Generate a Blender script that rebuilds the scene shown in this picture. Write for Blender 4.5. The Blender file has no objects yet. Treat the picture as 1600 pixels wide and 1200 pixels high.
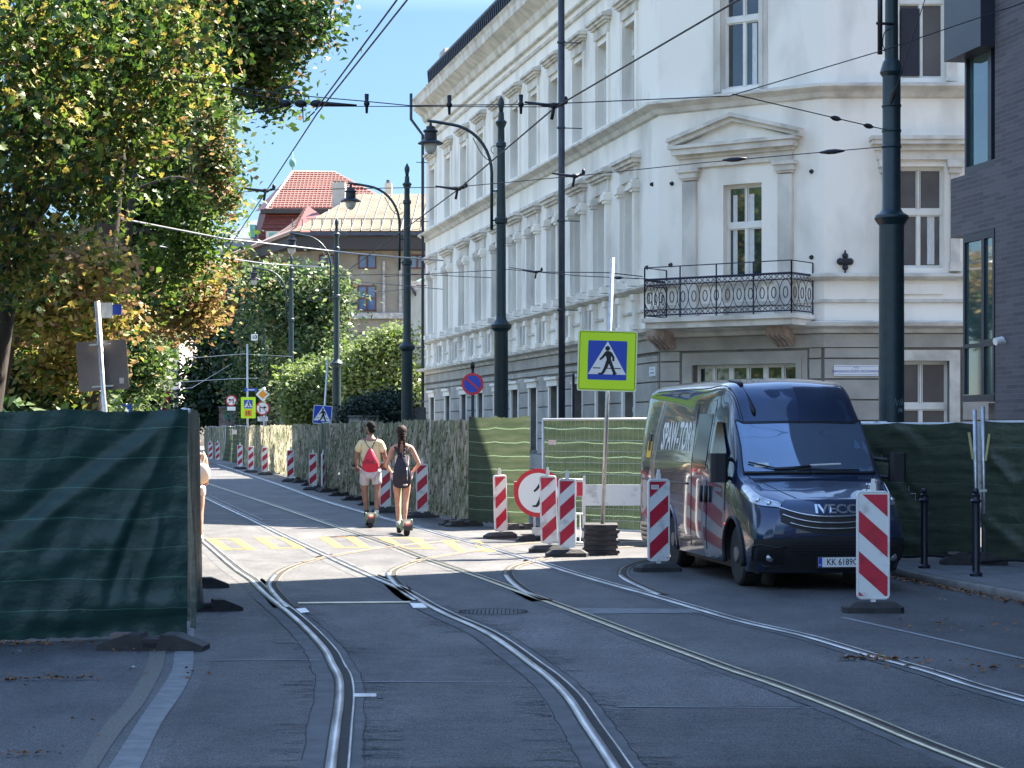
import bpy, bmesh, math, random
import numpy as np
from mathutils import Vector, Matrix
S = bpy.context.scene
COL = S.collection
R = math.radians
rnd = random.Random(7)

# ---------------- camera ----------------
H = 1.8            # eye height
FPX = 3200.0       # focal length in photo pixels
cam_d = bpy.data.cameras.new('camera'); cam = bpy.data.objects.new('camera', cam_d); COL.objects.link(cam)
cam.location = (0, 0, H); cam.rotation_euler = (R(90), 0, 0)
cam_d.sensor_fit = 'HORIZONTAL'; cam_d.sensor_width = 36; cam_d.lens = 36*FPX/1600
cam_d.shift_y = 72/1600; cam_d.clip_start = .1; cam_d.clip_end = 3000
S.camera = cam
# ---------------- light ----------------
SUN_AZ, SUN_EL = 35.0, 50.0     # azimuth from +X towards +Y, elevation
W = bpy.data.worlds.new('World'); S.world = W; W.use_nodes = True
nt = W.node_tree; nt.nodes.clear()
sky = nt.nodes.new('ShaderNodeTexSky'); sky.sky_type = 'NISHITA'; sky.sun_disc = False
sky.sun_elevation = R(SUN_EL); sky.sun_rotation = R(90-SUN_AZ)
sky.altitude = 1800; sky.air_density = 1.0; sky.dust_density = .0; sky.ozone_density = 2.5
bg = nt.nodes.new('ShaderNodeBackground'); bg.inputs[1].default_value = .15
wo = nt.nodes.new('ShaderNodeOutputWorld')
tcw = nt.nodes.new('ShaderNodeTexCoord'); spw = nt.nodes.new('ShaderNodeSeparateXYZ'); nt.links.new(tcw.outputs['Generated'], spw.inputs[0])
rw = nt.nodes.new('ShaderNodeValToRGB'); nt.links.new(spw.outputs[2], rw.inputs[0])     # sky in view dimmed, sky above it brightened and warmed to light the facades
rw.color_ramp.elements[0].position = 0; rw.color_ramp.elements[0].color = (.15,.155,.16,1)
rw.color_ramp.elements[1].position = .95; rw.color_ramp.elements[1].color = (.80,.84,.84,1)
e_ = rw.color_ramp.elements.new(.12); e_.color = (.185,.205,.21,1)
e_ = rw.color_ramp.elements.new(.20); e_.color = (.215,.232,.24,1)
e_ = rw.color_ramp.elements.new(.29); e_.color = (1.25,1.0,.78,1)
e_ = rw.color_ramp.elements.new(.52); e_.color = (1.15,.98,.82,1)
mw = nt.nodes.new('ShaderNodeMix'); mw.data_type = 'RGBA'; mw.blend_type = 'MULTIPLY'; mw.inputs[0].default_value = 1
nt.links.new(sky.outputs[0], mw.inputs[6]); nt.links.new(rw.outputs[0], mw.inputs[7])
nt.links.new(mw.outputs[2], bg.inputs[0]); nt.links.new(bg.outputs[0], wo.inputs[0])
sd = bpy.data.lights.new('sun', 'SUN'); sd.energy = 5.6; sd.angle = R(.53); sd.color = (1, .91, .78)
sun = bpy.data.objects.new('sun', sd); COL.objects.link(sun)
tosun = Vector((math.cos(R(SUN_AZ))*math.cos(R(SUN_EL)), math.sin(R(SUN_AZ))*math.cos(R(SUN_EL)), math.sin(R(SUN_EL))))
sun.rotation_euler = tosun.to_track_quat('Z', 'Y').to_euler()
sun.location = (30, 30, 60)
S.view_settings.view_transform = 'Standard'; S.view_settings.look = 'None'
S.view_settings.exposure = 2.5; S.view_settings.gamma = 1
S.cycles.max_bounces = 8; S.cycles.transparent_max_bounces = 12
S.cycles.sample_clamp_indirect = 6

# ---------------- pixel helpers (measure a real place at a known distance) ----------------
def P(x, y, Y): return Vector(((x-800)*Y/FPX, Y, H+(672-y)*Y/FPX))
def G(x, y):
    Y = FPX*H/(y-672); return Vector(((x-800)*Y/FPX, Y, 0))
def Zy(y, Y): return H+(672-y)*Y/FPX
def Xx(x, Y): return (x-800)*Y/FPX

# ---------------- materials ----------------
MATS = {}
def lin(c): return tuple(c)+(1,)
def mat(name, c1, c2=None, scale=4, rough=.7, metal=0, bump=0, bscale=40, stretch=(1,1,1), coat=0,
        trans=0, emit=None, lo=.35, hi=.65, c3=None, spec=.5, detail=5, world=False, bdist=.02, rough2=None):
    m = bpy.data.materials.new(name); m.use_nodes = True; n = m.node_tree.nodes; l = m.node_tree.links
    b = n['Principled BSDF']; out = n['Material Output']
    b.inputs['Base Color'].default_value = lin(c1); b.inputs['Roughness'].default_value = rough
    b.inputs['Metallic'].default_value = metal; b.inputs['Coat Weight'].default_value = coat
    b.inputs['Coat Roughness'].default_value = .03
    b.inputs['Specular IOR Level'].default_value = spec
    tc = n.new('ShaderNodeTexCoord'); mp = n.new('ShaderNodeMapping'); mp.inputs['Scale'].default_value = stretch
    if world:
        ge = n.new('ShaderNodeNewGeometry'); l.new(ge.outputs['Position'], mp.inputs[0])
    else: l.new(tc.outputs['Object'], mp.inputs[0])
    col = None
    if c2 is not None:
        no = n.new('ShaderNodeTexNoise'); no.inputs['Scale'].default_value = scale; no.inputs['Detail'].default_value = detail
        l.new(mp.outputs[0], no.inputs[0])
        cr = n.new('ShaderNodeValToRGB'); cr.color_ramp.elements[0].position = lo; cr.color_ramp.elements[1].position = hi
        cr.color_ramp.elements[0].color = lin(c1); cr.color_ramp.elements[1].color = lin(c2)
        if c3 is not None:
            e = cr.color_ramp.elements.new(min(1, hi+.12)); e.color = lin(c3)
        l.new(no.outputs[0], cr.inputs[0]); l.new(cr.outputs[0], b.inputs['Base Color']); col = cr.outputs[0]
        if rough2 is not None:
            mr = n.new('ShaderNodeMapRange'); mr.inputs['To Min'].default_value = rough; mr.inputs['To Max'].default_value = rough2
            mr.inputs['From Min'].default_value = lo; mr.inputs['From Max'].default_value = hi
            l.new(no.outputs[0], mr.inputs[0]); l.new(mr.outputs[0], b.inputs['Roughness'])
    if bump:
        n2 = n.new('ShaderNodeTexNoise'); n2.inputs['Scale'].default_value = bscale; n2.inputs['Detail'].default_value = 4
        l.new(mp.outputs[0], n2.inputs[0]); bp = n.new('ShaderNodeBump'); bp.inputs['Strength'].default_value = bump
        bp.inputs['Distance'].default_value = bdist
        l.new(n2.outputs[0], bp.inputs['Height']); l.new(bp.outputs[0], b.inputs['Normal'])
    if trans:
        t = n.new('ShaderNodeBsdfTranslucent'); t.inputs[0].default_value = lin(c1)
        if col: l.new(col, t.inputs[0])
        mx = n.new('ShaderNodeMixShader'); mx.inputs[0].default_value = trans
        l.new(b.outputs[0], mx.inputs[1]); l.new(t.outputs[0], mx.inputs[2]); l.new(mx.outputs[0], out.inputs[0])
    if emit:
        b.inputs['Emission Color'].default_value = lin(emit[0]); b.inputs['Emission Strength'].default_value = emit[1]
    MATS[name] = m
    return m

# ---------------- mesh builder ----------------
class MB:
    def __init__(s): s.v = []; s.f = []; s.mi = []; s.uv = {}; s.xf = None; s.m = 0
    def add(s, vs, fs, mi=None):
        o = len(s.v)
        for p in vs:
            p = Vector(p)
            if s.xf is not None: p = s.xf @ p
            s.v.append(p)
        for f in fs: s.f.append([i+o for i in f]); s.mi.append(s.m if mi is None else mi)
        return o
    def box(s, a, b, mi=None):
        x0, y0, z0 = a; x1, y1, z1 = b
        s.add([(x0,y0,z0),(x1,y0,z0),(x1,y1,z0),(x0,y1,z0),(x0,y0,z1),(x1,y0,z1),(x1,y1,z1),(x0,y1,z1)],
              [(0,3,2,1),(4,5,6,7),(0,1,5,4),(1,2,6,5),(2,3,7,6),(3,0,4,7)], mi)
    def cbox(s, c, d, mi=None):
        s.box([c[i]-d[i]/2 for i in range(3)], [c[i]+d[i]/2 for i in range(3)], mi)
    def obox(s, o, u, v, w, mi=None):      # origin + three edge vectors
        o, u, v, w = map(Vector, (o, u, v, w))
        s.add([o, o+u, o+u+v, o+v, o+w, o+u+w, o+u+v+w, o+v+w],
              [(0,3,2,1),(4,5,6,7),(0,1,5,4),(1,2,6,5),(2,3,7,6),(3,0,4,7)], mi)
    def bbox(s, c, d, r=.01, mi=None):     # box with chamfered vertical edges
        x, y, z = c; a, b, h = d[0]/2, d[1]/2, d[2]/2
        pts = [(-a+r,-b),(a-r,-b),(a,-b+r),(a,b-r),(a-r,b),(-a+r,b),(-a,b-r),(-a,-b+r)]
        s.prism([(x+p, y+q) for p, q in pts], z-h, z+h, mi)
    def prism(s, poly, z0, z1, mi=None):   # polygon in xy extruded in z
        n = len(poly)
        s.add([(p[0],p[1],z0) for p in poly]+[(p[0],p[1],z1) for p in poly],
              [list(range(n))[::-1], [i+n for i in range(n)]]+[(i,(i+1)%n,(i+1)%n+n,i+n) for i in range(n)], mi)
    def plate(s, poly, y0, y1, mi=None):   # polygon in xz extruded in y (front at y0)
        n = len(poly)
        s.add([(p[0],y0,p[1]) for p in poly]+[(p[0],y1,p[1]) for p in poly],
              [list(range(n)), [i+n for i in range(n)][::-1]]+[(i,i+n,(i+1)%n+n,(i+1)%n) for i in range(n)], mi)
    def tube(s, pts, r, seg=8, mi=None, cap=True):
        pts = [Vector(p) for p in pts]; n = len(pts)
        rs = r if isinstance(r, (list, tuple)) else [r]*n
        vs = []; up0 = None
        for i, p in enumerate(pts):
            d = (pts[min(i+1,n-1)]-pts[max(i-1,0)])
            if d.length < 1e-9: d = Vector((0,0,1))
            d.normalize()
            if up0 is None:
                a = Vector((0,0,1)) if abs(d.z) < .9 else Vector((1,0,0))
                up0 = (a - d*a.dot(d)).normalized()
            else:
                up0 = (up0 - d*up0.dot(d))
                up0 = up0.normalized() if up0.length > 1e-6 else Vector((1,0,0))
            sd_ = d.cross(up0)
            for k in range(seg):
                t = 2*math.pi*k/seg
                vs.append(p + (up0*math.cos(t)+sd_*math.sin(t))*rs[i])
        fs = [(i*seg+k, i*seg+(k+1)%seg, (i+1)*seg+(k+1)%seg, (i+1)*seg+k) for i in range(n-1) for k in range(seg)]
        if cap: fs += [list(range(seg))[::-1], [(n-1)*seg+k for k in range(seg)]]
        s.add(vs, fs, mi)
    def lathe(s, c, prof, seg=20, mi=None, axis='z'):
        vs = []; n = len(prof)
        for r_, h_ in prof:
            for k in range(seg):
                t = 2*math.pi*k/seg
                if axis == 'z': vs.append((c[0]+r_*math.cos(t), c[1]+r_*math.sin(t), c[2]+h_))
                elif axis == 'x': vs.append((c[0]+h_, c[1]+r_*math.cos(t), c[2]+r_*math.sin(t)))
                else: vs.append((c[0]+r_*math.cos(t), c[1]+h_, c[2]+r_*math.sin(t)))
        fs = [(i*seg+k, i*seg+(k+1)%seg, (i+1)*seg+(k+1)%seg, (i+1)*seg+k) for i in range(n-1) for k in range(seg)]
        fs += [list(range(seg))[::-1], [(n-1)*seg+k for k in range(seg)]]
        s.add(vs, fs, mi)
    def grid(s, fn, nx, ny, mi=None, uv=None):
        o = len(s.v)
        vs = [fn(i/nx, j/ny) for j in range(ny+1) for i in range(nx+1)]
        fs = [(j*(nx+1)+i, j*(nx+1)+i+1, (j+1)*(nx+1)+i+1, (j+1)*(nx+1)+i) for j in range(ny) for i in range(nx)]
        s.add(vs, fs, mi)
        if uv:
            for j in range(ny+1):
                for i in range(nx+1): s.uv[o+j*(nx+1)+i] = uv(i/nx, j/ny)
    def ellip(s, c, r, seg=14, rings=10, mi=None):
        prof = []
        vs = []; 
        for j in range(rings+1):
            ph = math.pi*j/rings
            for k in range(seg):
                t = 2*math.pi*k/seg
                vs.append((c[0]+r[0]*math.sin(ph)*math.cos(t), c[1]+r[1]*math.sin(ph)*math.sin(t), c[2]+r[2]*math.cos(ph)))
        fs = [(j*seg+k, (j+1)*seg+k, (j+1)*seg+(k+1)%seg, j*seg+(k+1)%seg) for j in range(rings) for k in range(seg)]
        s.add(vs, fs, mi)
    def build(s, name, mats, parent=None, smooth=False, sharp=None):
        o = Vector((0,0,0)); p = parent
        while p is not None: o = o + p.location; p = p.parent
        me = bpy.data.meshes.new(name)
        me.from_pydata([v-o for v in s.v], [], s.f)
        if not isinstance(mats, (list, tuple)): mats = [mats]
        for m in mats: me.materials.append(MATS[m] if isinstance(m, str) else m)
        if len(mats) > 1: me.polygons.foreach_set('material_index', [min(i, len(mats)-1) for i in s.mi])
        if s.uv:
            ul = me.uv_layers.new(name='UVMap')
            for lp in me.loops:
                if lp.vertex_index in s.uv: ul.data[lp.index].uv = s.uv[lp.vertex_index]
        if smooth:
            me.polygons.foreach_set('use_smooth', [True]*len(me.polygons))
            if sharp: me.set_sharp_from_angle(angle=R(sharp))
        me.update()
        ob = bpy.data.objects.new(name, me); COL.objects.link(ob)
        if parent is not None: ob.parent = parent
        return ob

def tag(o, label=None, cat=None, group=None, kind=None):
    if label: o['label'] = label
    if cat: o['category'] = cat
    if group: o['group'] = group
    if kind: o['kind'] = kind
    return o
def thing(name, loc, label, cat, group=None):
    o = bpy.data.objects.new(name, None); COL.objects.link(o); o.location = loc; o.empty_display_size = .2
    return tag(o, label, cat, group)
def struct(name, mb, mats, smooth=False, label=None):
    o = mb.build(name, mats, None, smooth); o['kind'] = 'structure'
    if label: o['label'] = label
    return o
def dup(root, loc, rz=0, label=None, group=None):
    def cp(o, par):
        c = o.copy(); COL.objects.link(c); c.parent = par
        for ch in o.children: cp(ch, c)
        return c
    r = cp(root, None); r.location = loc; r.rotation_euler = (0, 0, rz)
    if label: r['label'] = label
    if group: r['group'] = group
    return r
def text_geo(mb, txt, size, xf, mi=None, depth=0.0, bold=0.0, align='CENTER', sx=1.0):
    c = bpy.data.curves.new('t', 'FONT'); c.body = txt; c.size = size; c.extrude = depth; c.align_x = align; c.align_y = 'CENTER'
    c.offset = bold; c.resolution_u = 3
    o = bpy.data.objects.new('t', c); COL.objects.link(o)
    dg = bpy.context.evaluated_depsgraph_get(); me = bpy.data.meshes.new_from_object(o.evaluated_get(dg))
    old = mb.xf; mb.xf = (old @ xf if old is not None else xf) @ Matrix.Diagonal((sx, 1, 1, 1))
    mb.add([v.co.copy() for v in me.vertices], [list(p.vertices) for p in me.polygons], mi)
    mb.xf = old
    bpy.data.objects.remove(o); bpy.data.curves.remove(c); bpy.data.meshes.remove(me)
def blur_line(mb, x, y, w, h, seed=0):      # a line of print too small to read: uneven little strokes
    rr = random.Random(seed); q = x-w/2
    while q < x+w/2:
        l_ = h*rr.uniform(.25,.7); mb.add([(q,y-h/2,0),(q+l_,y-h/2,0),(q+l_,y+h/2*rr.uniform(.5,1),0),(q,y+h/2,0)], [(0,1,2,3)]); q += l_+h*.25
FRONT = Matrix.Rotation(R(90), 4, 'X')      # text lying in xy -> standing, facing -y
def smooth_path(pts, n=6, closed=False):
    pts = [Vector(p) for p in pts]; out = []
    for i in range(len(pts)-1):
        p0 = pts[max(i-1,0)]; p1 = pts[i]; p2 = pts[i+1]; p3 = pts[min(i+2, len(pts)-1)]
        for k in range(n):
            t = k/n
            out.append(.5*((2*p1)+(p2-p0)*t+(2*p0-5*p1+4*p2-p3)*t*t+(3*p1-p0-3*p2+p3)*t**3))
    out.append(pts[-1]); return out
def ribbon(mb, pts, off, w, z, thick=0, mi=None):
    """flat strip along pts (xy), centre shifted sideways by off (to the right of travel), width w"""
    L = []; Rr = []
    n = len(pts)
    for i in range(n):
        d = Vector(pts[min(i+1,n-1)])-Vector(pts[max(i-1,0)]); d.z = 0; d.normalize()
        s_ = Vector((d.y, -d.x, 0))
        c = Vector(pts[i]); c.z = 0
        L.append(c+s_*(off-w/2)); Rr.append(c+s_*(off+w/2))
    vs = [Vector((p.x,p.y,z)) for p in L]+[Vector((p.x,p.y,z)) for p in Rr]
    fs = [(i, i+n, i+n+1, i+1) for i in range(n-1)]
    if thick:
        vs += [Vector((p.x,p.y,z-thick)) for p in L]+[Vector((p.x,p.y,z-thick)) for p in Rr]
        fs += [(i, i+1, i+1+2*n, i+2*n) for i in range(n-1)]+[(i+n, i+3*n, i+1+3*n, i+n+1) for i in range(n-1)]
    mb.add(vs, fs, mi)
def sweep(mb, path, prof, mi=None, closed_prof=True):
    """profile [(out, z)] swept along an xy path; out is to the right of travel; mitred"""
    n = len(path); m = len(prof); vs = []
    for i in range(n):
        p = Vector((path[i][0], path[i][1]))
        if i > 0: d0 = (p-Vector(path[i-1][:2])).normalized()
        if i < n-1: d1 = (Vector(path[i+1][:2])-p).normalized()
        if i == 0: d0 = d1
        if i == n-1: d1 = d0
        n0 = Vector((d0.y, -d0.x)); n1 = Vector((d1.y, -d1.x)); b = (n0+n1).normalized(); k = 1/max(.2, b.dot(n0))
        for o_, z_ in prof: q = p+b*o_*k; vs.append((q.x, q.y, z_))
    fs = []
    mm = m if closed_prof else m-1
    for i in range(n-1):
        for j in range(mm): fs.append((i*m+j, (i+1)*m+j, (i+1)*m+(j+1)%m, i*m+(j+1)%m))
    if closed_prof: fs += [list(range(m)), [(n-1)*m+j for j in range(m)][::-1]]
    mb.add(vs, fs, mi)
# ---------------- the materials ----------------
mat('plaster', (.62,.575,.50), (.90,.835,.735), scale=.9, rough=.9, bump=.25, bscale=25, stretch=(1,1,.45), lo=.25, hi=.52, detail=9, world=True)
mat('plaster_trim', (.46,.42,.36), (.72,.665,.58), scale=2.2, rough=.9, bump=.3, bscale=30, lo=.3, hi=.6, detail=8, world=True)
mat('plaster_old', (.42,.39,.345), (.70,.65,.57), scale=1.6, rough=.92, bump=.4, bscale=30, stretch=(1,1,.5), lo=.3, hi=.62, detail=8, world=True)
mat('plaster_ground', (.31,.288,.25), (.46,.425,.37), scale=1.4, rough=.92, bump=.4, bscale=40, lo=.3, hi=.65, detail=8, world=True)
mat('joint_shadow', (.15,.138,.12), (.22,.205,.18), scale=3, rough=.95, world=True)
mat('stone_grey', (.30,.28,.26), (.48,.45,.42), scale=5, rough=.9, bump=.4, bscale=30, world=True)
mat('window_white', (.72,.69,.62), (.80,.78,.72), scale=3, rough=.45)
def glass_mat(name, c, rough=.03):
    m = mat(name, c, None, rough=rough, spec=1.0, coat=.6); m.node_tree.nodes['Principled BSDF'].inputs['Coat Roughness'].default_value = .01
mat('glass_dark', (.015,.02,.022), (.03,.04,.04), scale=1.5, rough=.04, spec=1.0, coat=1.0)
mat('glass_grey', (.05,.055,.06), (.09,.095,.10), scale=1.0, rough=.08, spec=.8, coat=.6)
mat('glass_teal', (.02,.06,.065), (.04,.10,.10), scale=.8, rough=.03, spec=1.0, coat=1.0)
mat('curtain', (.55,.56,.55), (.7,.7,.68), scale=8, rough=.9, stretch=(6,6,1))
mat('black_metal', (.012,.013,.018), (.02,.02,.026), scale=12, rough=.45, metal=.3, bump=.1)
mat('blue_iron', (.02,.022,.05), None, rough=.5, metal=.2)
mat('pole_green', (.005,.020,.026), (.009,.029,.035), scale=6, rough=.42, bump=.15, bscale=40, world=True)
mat('pipe_blue', (.035,.045,.065), (.055,.065,.085), scale=4, rough=.5, metal=.3)
mat('galvanised', (.42,.43,.44), (.58,.59,.60), scale=14, rough=.38, metal=.85, bump=.1, world=True)
mat('galv_light', (.55,.56,.56), (.66,.66,.66), scale=14, rough=.5, metal=.3, world=True)
mat('rubber', (.022,.022,.024), (.040,.038,.036), scale=9, rough=.75, bump=.4, bscale=60, world=True)
mat('concrete_grey', (.09,.09,.095), (.14,.138,.135), scale=9, rough=.85, bump=.4, bscale=60, world=True)
mat('rail_steel', (.22,.23,.25), (.50,.52,.55), scale=6, rough=.38, metal=1.0, world=True, stretch=(1,.2,1))
mat('rail_rusty', (.22,.20,.15), (.38,.36,.28), scale=5, rough=.32, metal=.9, world=True)
mat('groove', (.012,.012,.012), (.03,.026,.022), scale=20, rough=.9, world=True)
mat('joint_filler', (.055,.057,.06), (.09,.09,.093), scale=4, rough=.8, bump=.3, bscale=50, world=True)
mat('crack', (.02,.02,.022), None, rough=1)
mat('paint_white_road', (.19,.20,.205), (.27,.275,.28), scale=14, rough=.7, world=True, bump=.2)
mat('paint_pale_strip', (.12,.125,.13), (.175,.18,.18), scale=7, rough=.75, world=True, bump=.3)
mat('paint_old_strip', (.085,.082,.07), (.15,.145,.12), scale=60, rough=.85, world=True, bump=.6)
mat('paint_yellow_road', (.52,.27,.03), (.24,.16,.08), scale=12, rough=.75, lo=.48, hi=.75, world=True)
mat('kerb_stone', (.12,.11,.10), (.19,.175,.16), scale=5, rough=.85, bump=.4, world=True)
mat('sign_white', (.78,.78,.76), None, rough=.35)
mat('sign_red', (.52,.012,.025), (.58,.02,.035), scale=5, rough=.35)
mat('sign_blue', (.010,.055,.42), None, rough=.35)
mat('sign_yellowgreen', (.62,.90,.012), None, rough=.4)
mat('sign_black', (.008,.008,.010), None, rough=.5)
mat('sign_orange', (.85,.30,.01), None, rough=.4)
mat('sign_back', (.15,.115,.10), (.20,.155,.135), scale=3, rough=.6, metal=.1)
mat('beacon_white', (.40,.39,.36), (.72,.72,.70), scale=5, rough=.5, bump=.08, lo=.28, hi=.46, detail=9, world=True)
mat('beacon_red', (.34,.010,.026), (.50,.012,.038), scale=7, rough=.45, lo=.3, hi=.5, detail=8, world=True)
mat('tile_red', (.15,.030,.022), (.21,.05,.038), scale=9, rough=.7, bump=.3, world=True)
mat('tile_dark', (.09,.025,.022), (.14,.04,.035), scale=5, rough=.75, world=True)
mat('tile_pale', (.36,.24,.20), None, rough=.7)
mat('roof_metal', (.125,.112,.085), (.165,.15,.115), scale=.8, rough=.9, spec=.1, world=True)
mat('seam_dark', (.07,.07,.07), None, rough=.6)
mat('roof_slate', (.10,.12,.16), (.15,.17,.21), scale=2, rough=.5, world=True)
mat('beige_wall', (.22,.19,.15), (.30,.265,.21), scale=1.0, rough=.9, bump=.2, world=True, detail=8)
mat('brown_eave', (.045,.038,.036), None, rough=.8)
mat('copper_green', (.10,.30,.24), (.18,.40,.33), scale=3, rough=.7, world=True)
mat('cream_wall', (.48,.43,.35), (.58,.53,.44), scale=1.5, rough=.9, world=True)
mat('pale_wall', (.52,.46,.42), (.62,.56,.52), scale=.5, rough=.9, world=True)
mat('pink_wall', (.50,.30,.26), (.58,.38,.34), scale=.5, rough=.9, world=True)
mat('bark', (.022,.018,.014), (.05,.04,.032), scale=5, rough=.95, bump=.8, bscale=14, stretch=(1,1,.3), world=True)
mat('dark_panel', (.012,.014,.028), (.02,.022,.036), scale=2, rough=.45)
mat('glass_blue', (.05,.10,.22), (.16,.19,.23), scale=.6, rough=.05, spec=1, world=True)
mat('dead_leaf', (.13,.055,.022), (.24,.12,.05), scale=20, rough=.8, world=True)
mat('litter_white', (.6,.62,.65), None, rough=.6)
mat('leaf_green', (.030,.075,.014), (.075,.135,.022), scale=1.3, rough=.5, trans=.42, world=True, lo=.3, hi=.7)
mat('leaf_bright', (.095,.165,.018), (.16,.225,.035), scale=1.3, rough=.5, trans=.45, world=True)
mat('leaf_dark', (.016,.048,.016), (.035,.080,.020), scale=1.3, rough=.5, trans=.3, world=True)
mat('leaf_yellow', (.23,.20,.040), (.36,.29,.065), scale=1.3, rough=.55, trans=.5, world=True)
mat('leaf_brown', (.19,.115,.048), (.33,.21,.095), scale=1.3, rough=.6, trans=.45, world=True)
mat('leaf_pale', (.14,.19,.07), (.22,.27,.11), scale=1.3, rough=.5, trans=.4, world=True)
mat('leaf_conifer', (.008,.026,.018), (.016,.042,.024), scale=3, rough=.6, trans=.1, world=True)
# asphalt
def asphalt(nm='asphalt', kk=1.0):
    m = bpy.data.materials.new(nm); m.use_nodes = True; n = m.node_tree.nodes; l = m.node_tree.links; b = n['Principled BSDF']
    ge = n.new('ShaderNodeNewGeometry')
    def noise(sc, det, st=(1,1,1)):
        mp = n.new('ShaderNodeMapping'); mp.inputs['Scale'].default_value = st; l.new(ge.outputs['Position'], mp.inputs[0])
        t = n.new('ShaderNodeTexNoise'); t.inputs['Scale'].default_value = sc; t.inputs['Detail'].default_value = det; l.new(mp.outputs[0], t.inputs[0]); return t
    a = noise(.35, 6, (1,1,1)); c = noise(70, 4); d = noise(2.2, 6, (1,.35,1)); st = noise(5, 8, (.6, 1.0, 1))
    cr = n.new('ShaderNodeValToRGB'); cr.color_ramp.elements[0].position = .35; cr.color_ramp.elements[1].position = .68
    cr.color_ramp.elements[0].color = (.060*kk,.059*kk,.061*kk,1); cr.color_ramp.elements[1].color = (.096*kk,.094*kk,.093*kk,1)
    l.new(a.outputs[0], cr.inputs[0])
    def mixv(col, fac_out, lo, hi, dark, light):
        mr = n.new('ShaderNodeMapRange'); mr.inputs['From Min'].default_value = lo; mr.inputs['From Max'].default_value = hi
        mr.inputs['To Min'].default_value = dark; mr.inputs['To Max'].default_value = light; l.new(fac_out, mr.inputs[0])
        mx = n.new('ShaderNodeMix'); mx.data_type = 'RGBA'; mx.blend_type = 'MULTIPLY'; mx.inputs[0].default_value = 1
        l.new(col, mx.inputs[6]); l.new(mr.outputs[0], mx.inputs[7]); return mx.outputs[2]
    o = mixv(cr.outputs[0], c.outputs[0], .36, .66, .35, 1.85)
    o = mixv(o, d.outputs[0], .3, .7, .74, 1.2)
    o = mixv(o, noise(17, 5).outputs[0], .35, .65, .80, 1.22)
    o = mixv(o, st.outputs[0], .35, .7, .84, 1.14)
    l.new(o, b.inputs['Base Color'])
    mr = n.new('ShaderNodeMapRange'); mr.inputs['From Min'].default_value = .3; mr.inputs['From Max'].default_value = .7
    mr.inputs['To Min'].default_value = .60; mr.inputs['To Max'].default_value = .78; l.new(st.outputs[0], mr.inputs[0]); l.new(mr.outputs[0], b.inputs['Roughness'])
    bp = n.new('ShaderNodeBump'); bp.inputs['Strength'].default_value = .9; bp.inputs['Distance'].default_value = .010; b.inputs['Specular IOR Level'].default_value = .35
    l.new(c.outputs[0], bp.inputs['Height']); l.new(bp.outputs[0], b.inputs['Normal']); MATS[nm] = m
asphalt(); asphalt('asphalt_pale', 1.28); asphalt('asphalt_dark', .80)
def paving():
    m = bpy.data.materials.new('paving'); m.use_nodes = True; n = m.node_tree.nodes; l = m.node_tree.links; b = n['Principled BSDF']
    ge = n.new('ShaderNodeNewGeometry'); br = n.new('ShaderNodeTexBrick'); br.inputs['Scale'].default_value = 1.0
    br.inputs['Brick Width'].default_value = .35; br.inputs['Row Height'].default_value = .35; br.inputs['Mortar Size'].default_value = .008; br.offset = 0
    br.inputs['Color1'].default_value = (.12,.118,.118,1); br.inputs['Color2'].default_value = (.165,.162,.16,1); br.inputs['Mortar'].default_value = (.09,.085,.08,1)
    l.new(ge.outputs['Position'], br.inputs['Vector']); l.new(br.outputs[0], b.inputs['Base Color']); b.inputs['Roughness'].default_value = .8; MATS['paving'] = m
paving()
def brick():
    m = bpy.data.materials.new('dark_brick'); m.use_nodes = True; n = m.node_tree.nodes; l = m.node_tree.links; b = n['Principled BSDF']
    uv = n.new('ShaderNodeUVMap'); br = n.new('ShaderNodeTexBrick'); br.inputs['Scale'].default_value = 1.0
    br.inputs['Brick Width'].default_value = .40; br.inputs['Row Height'].default_value = .068; br.inputs['Mortar Size'].default_value = .006
    br.inputs['Color1'].default_value = (.060,.058,.068,1); br.inputs['Color2'].default_value = (.100,.096,.108,1); br.inputs['Mortar'].default_value = (.115,.11,.12,1)
    l.new(uv.outputs[0], br.inputs['Vector']); l.new(br.outputs[0], b.inputs['Base Color']); b.inputs['Roughness'].default_value = .8
    bp = n.new('ShaderNodeBump'); bp.inputs['Strength'].default_value = .6; bp.inputs['Distance'].default_value = .008; bp.invert = True
    l.new(br.outputs['Fac'], bp.inputs['Height']); l.new(bp.outputs[0], b.inputs['Normal']); MATS['dark_brick'] = m
brick()
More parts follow.
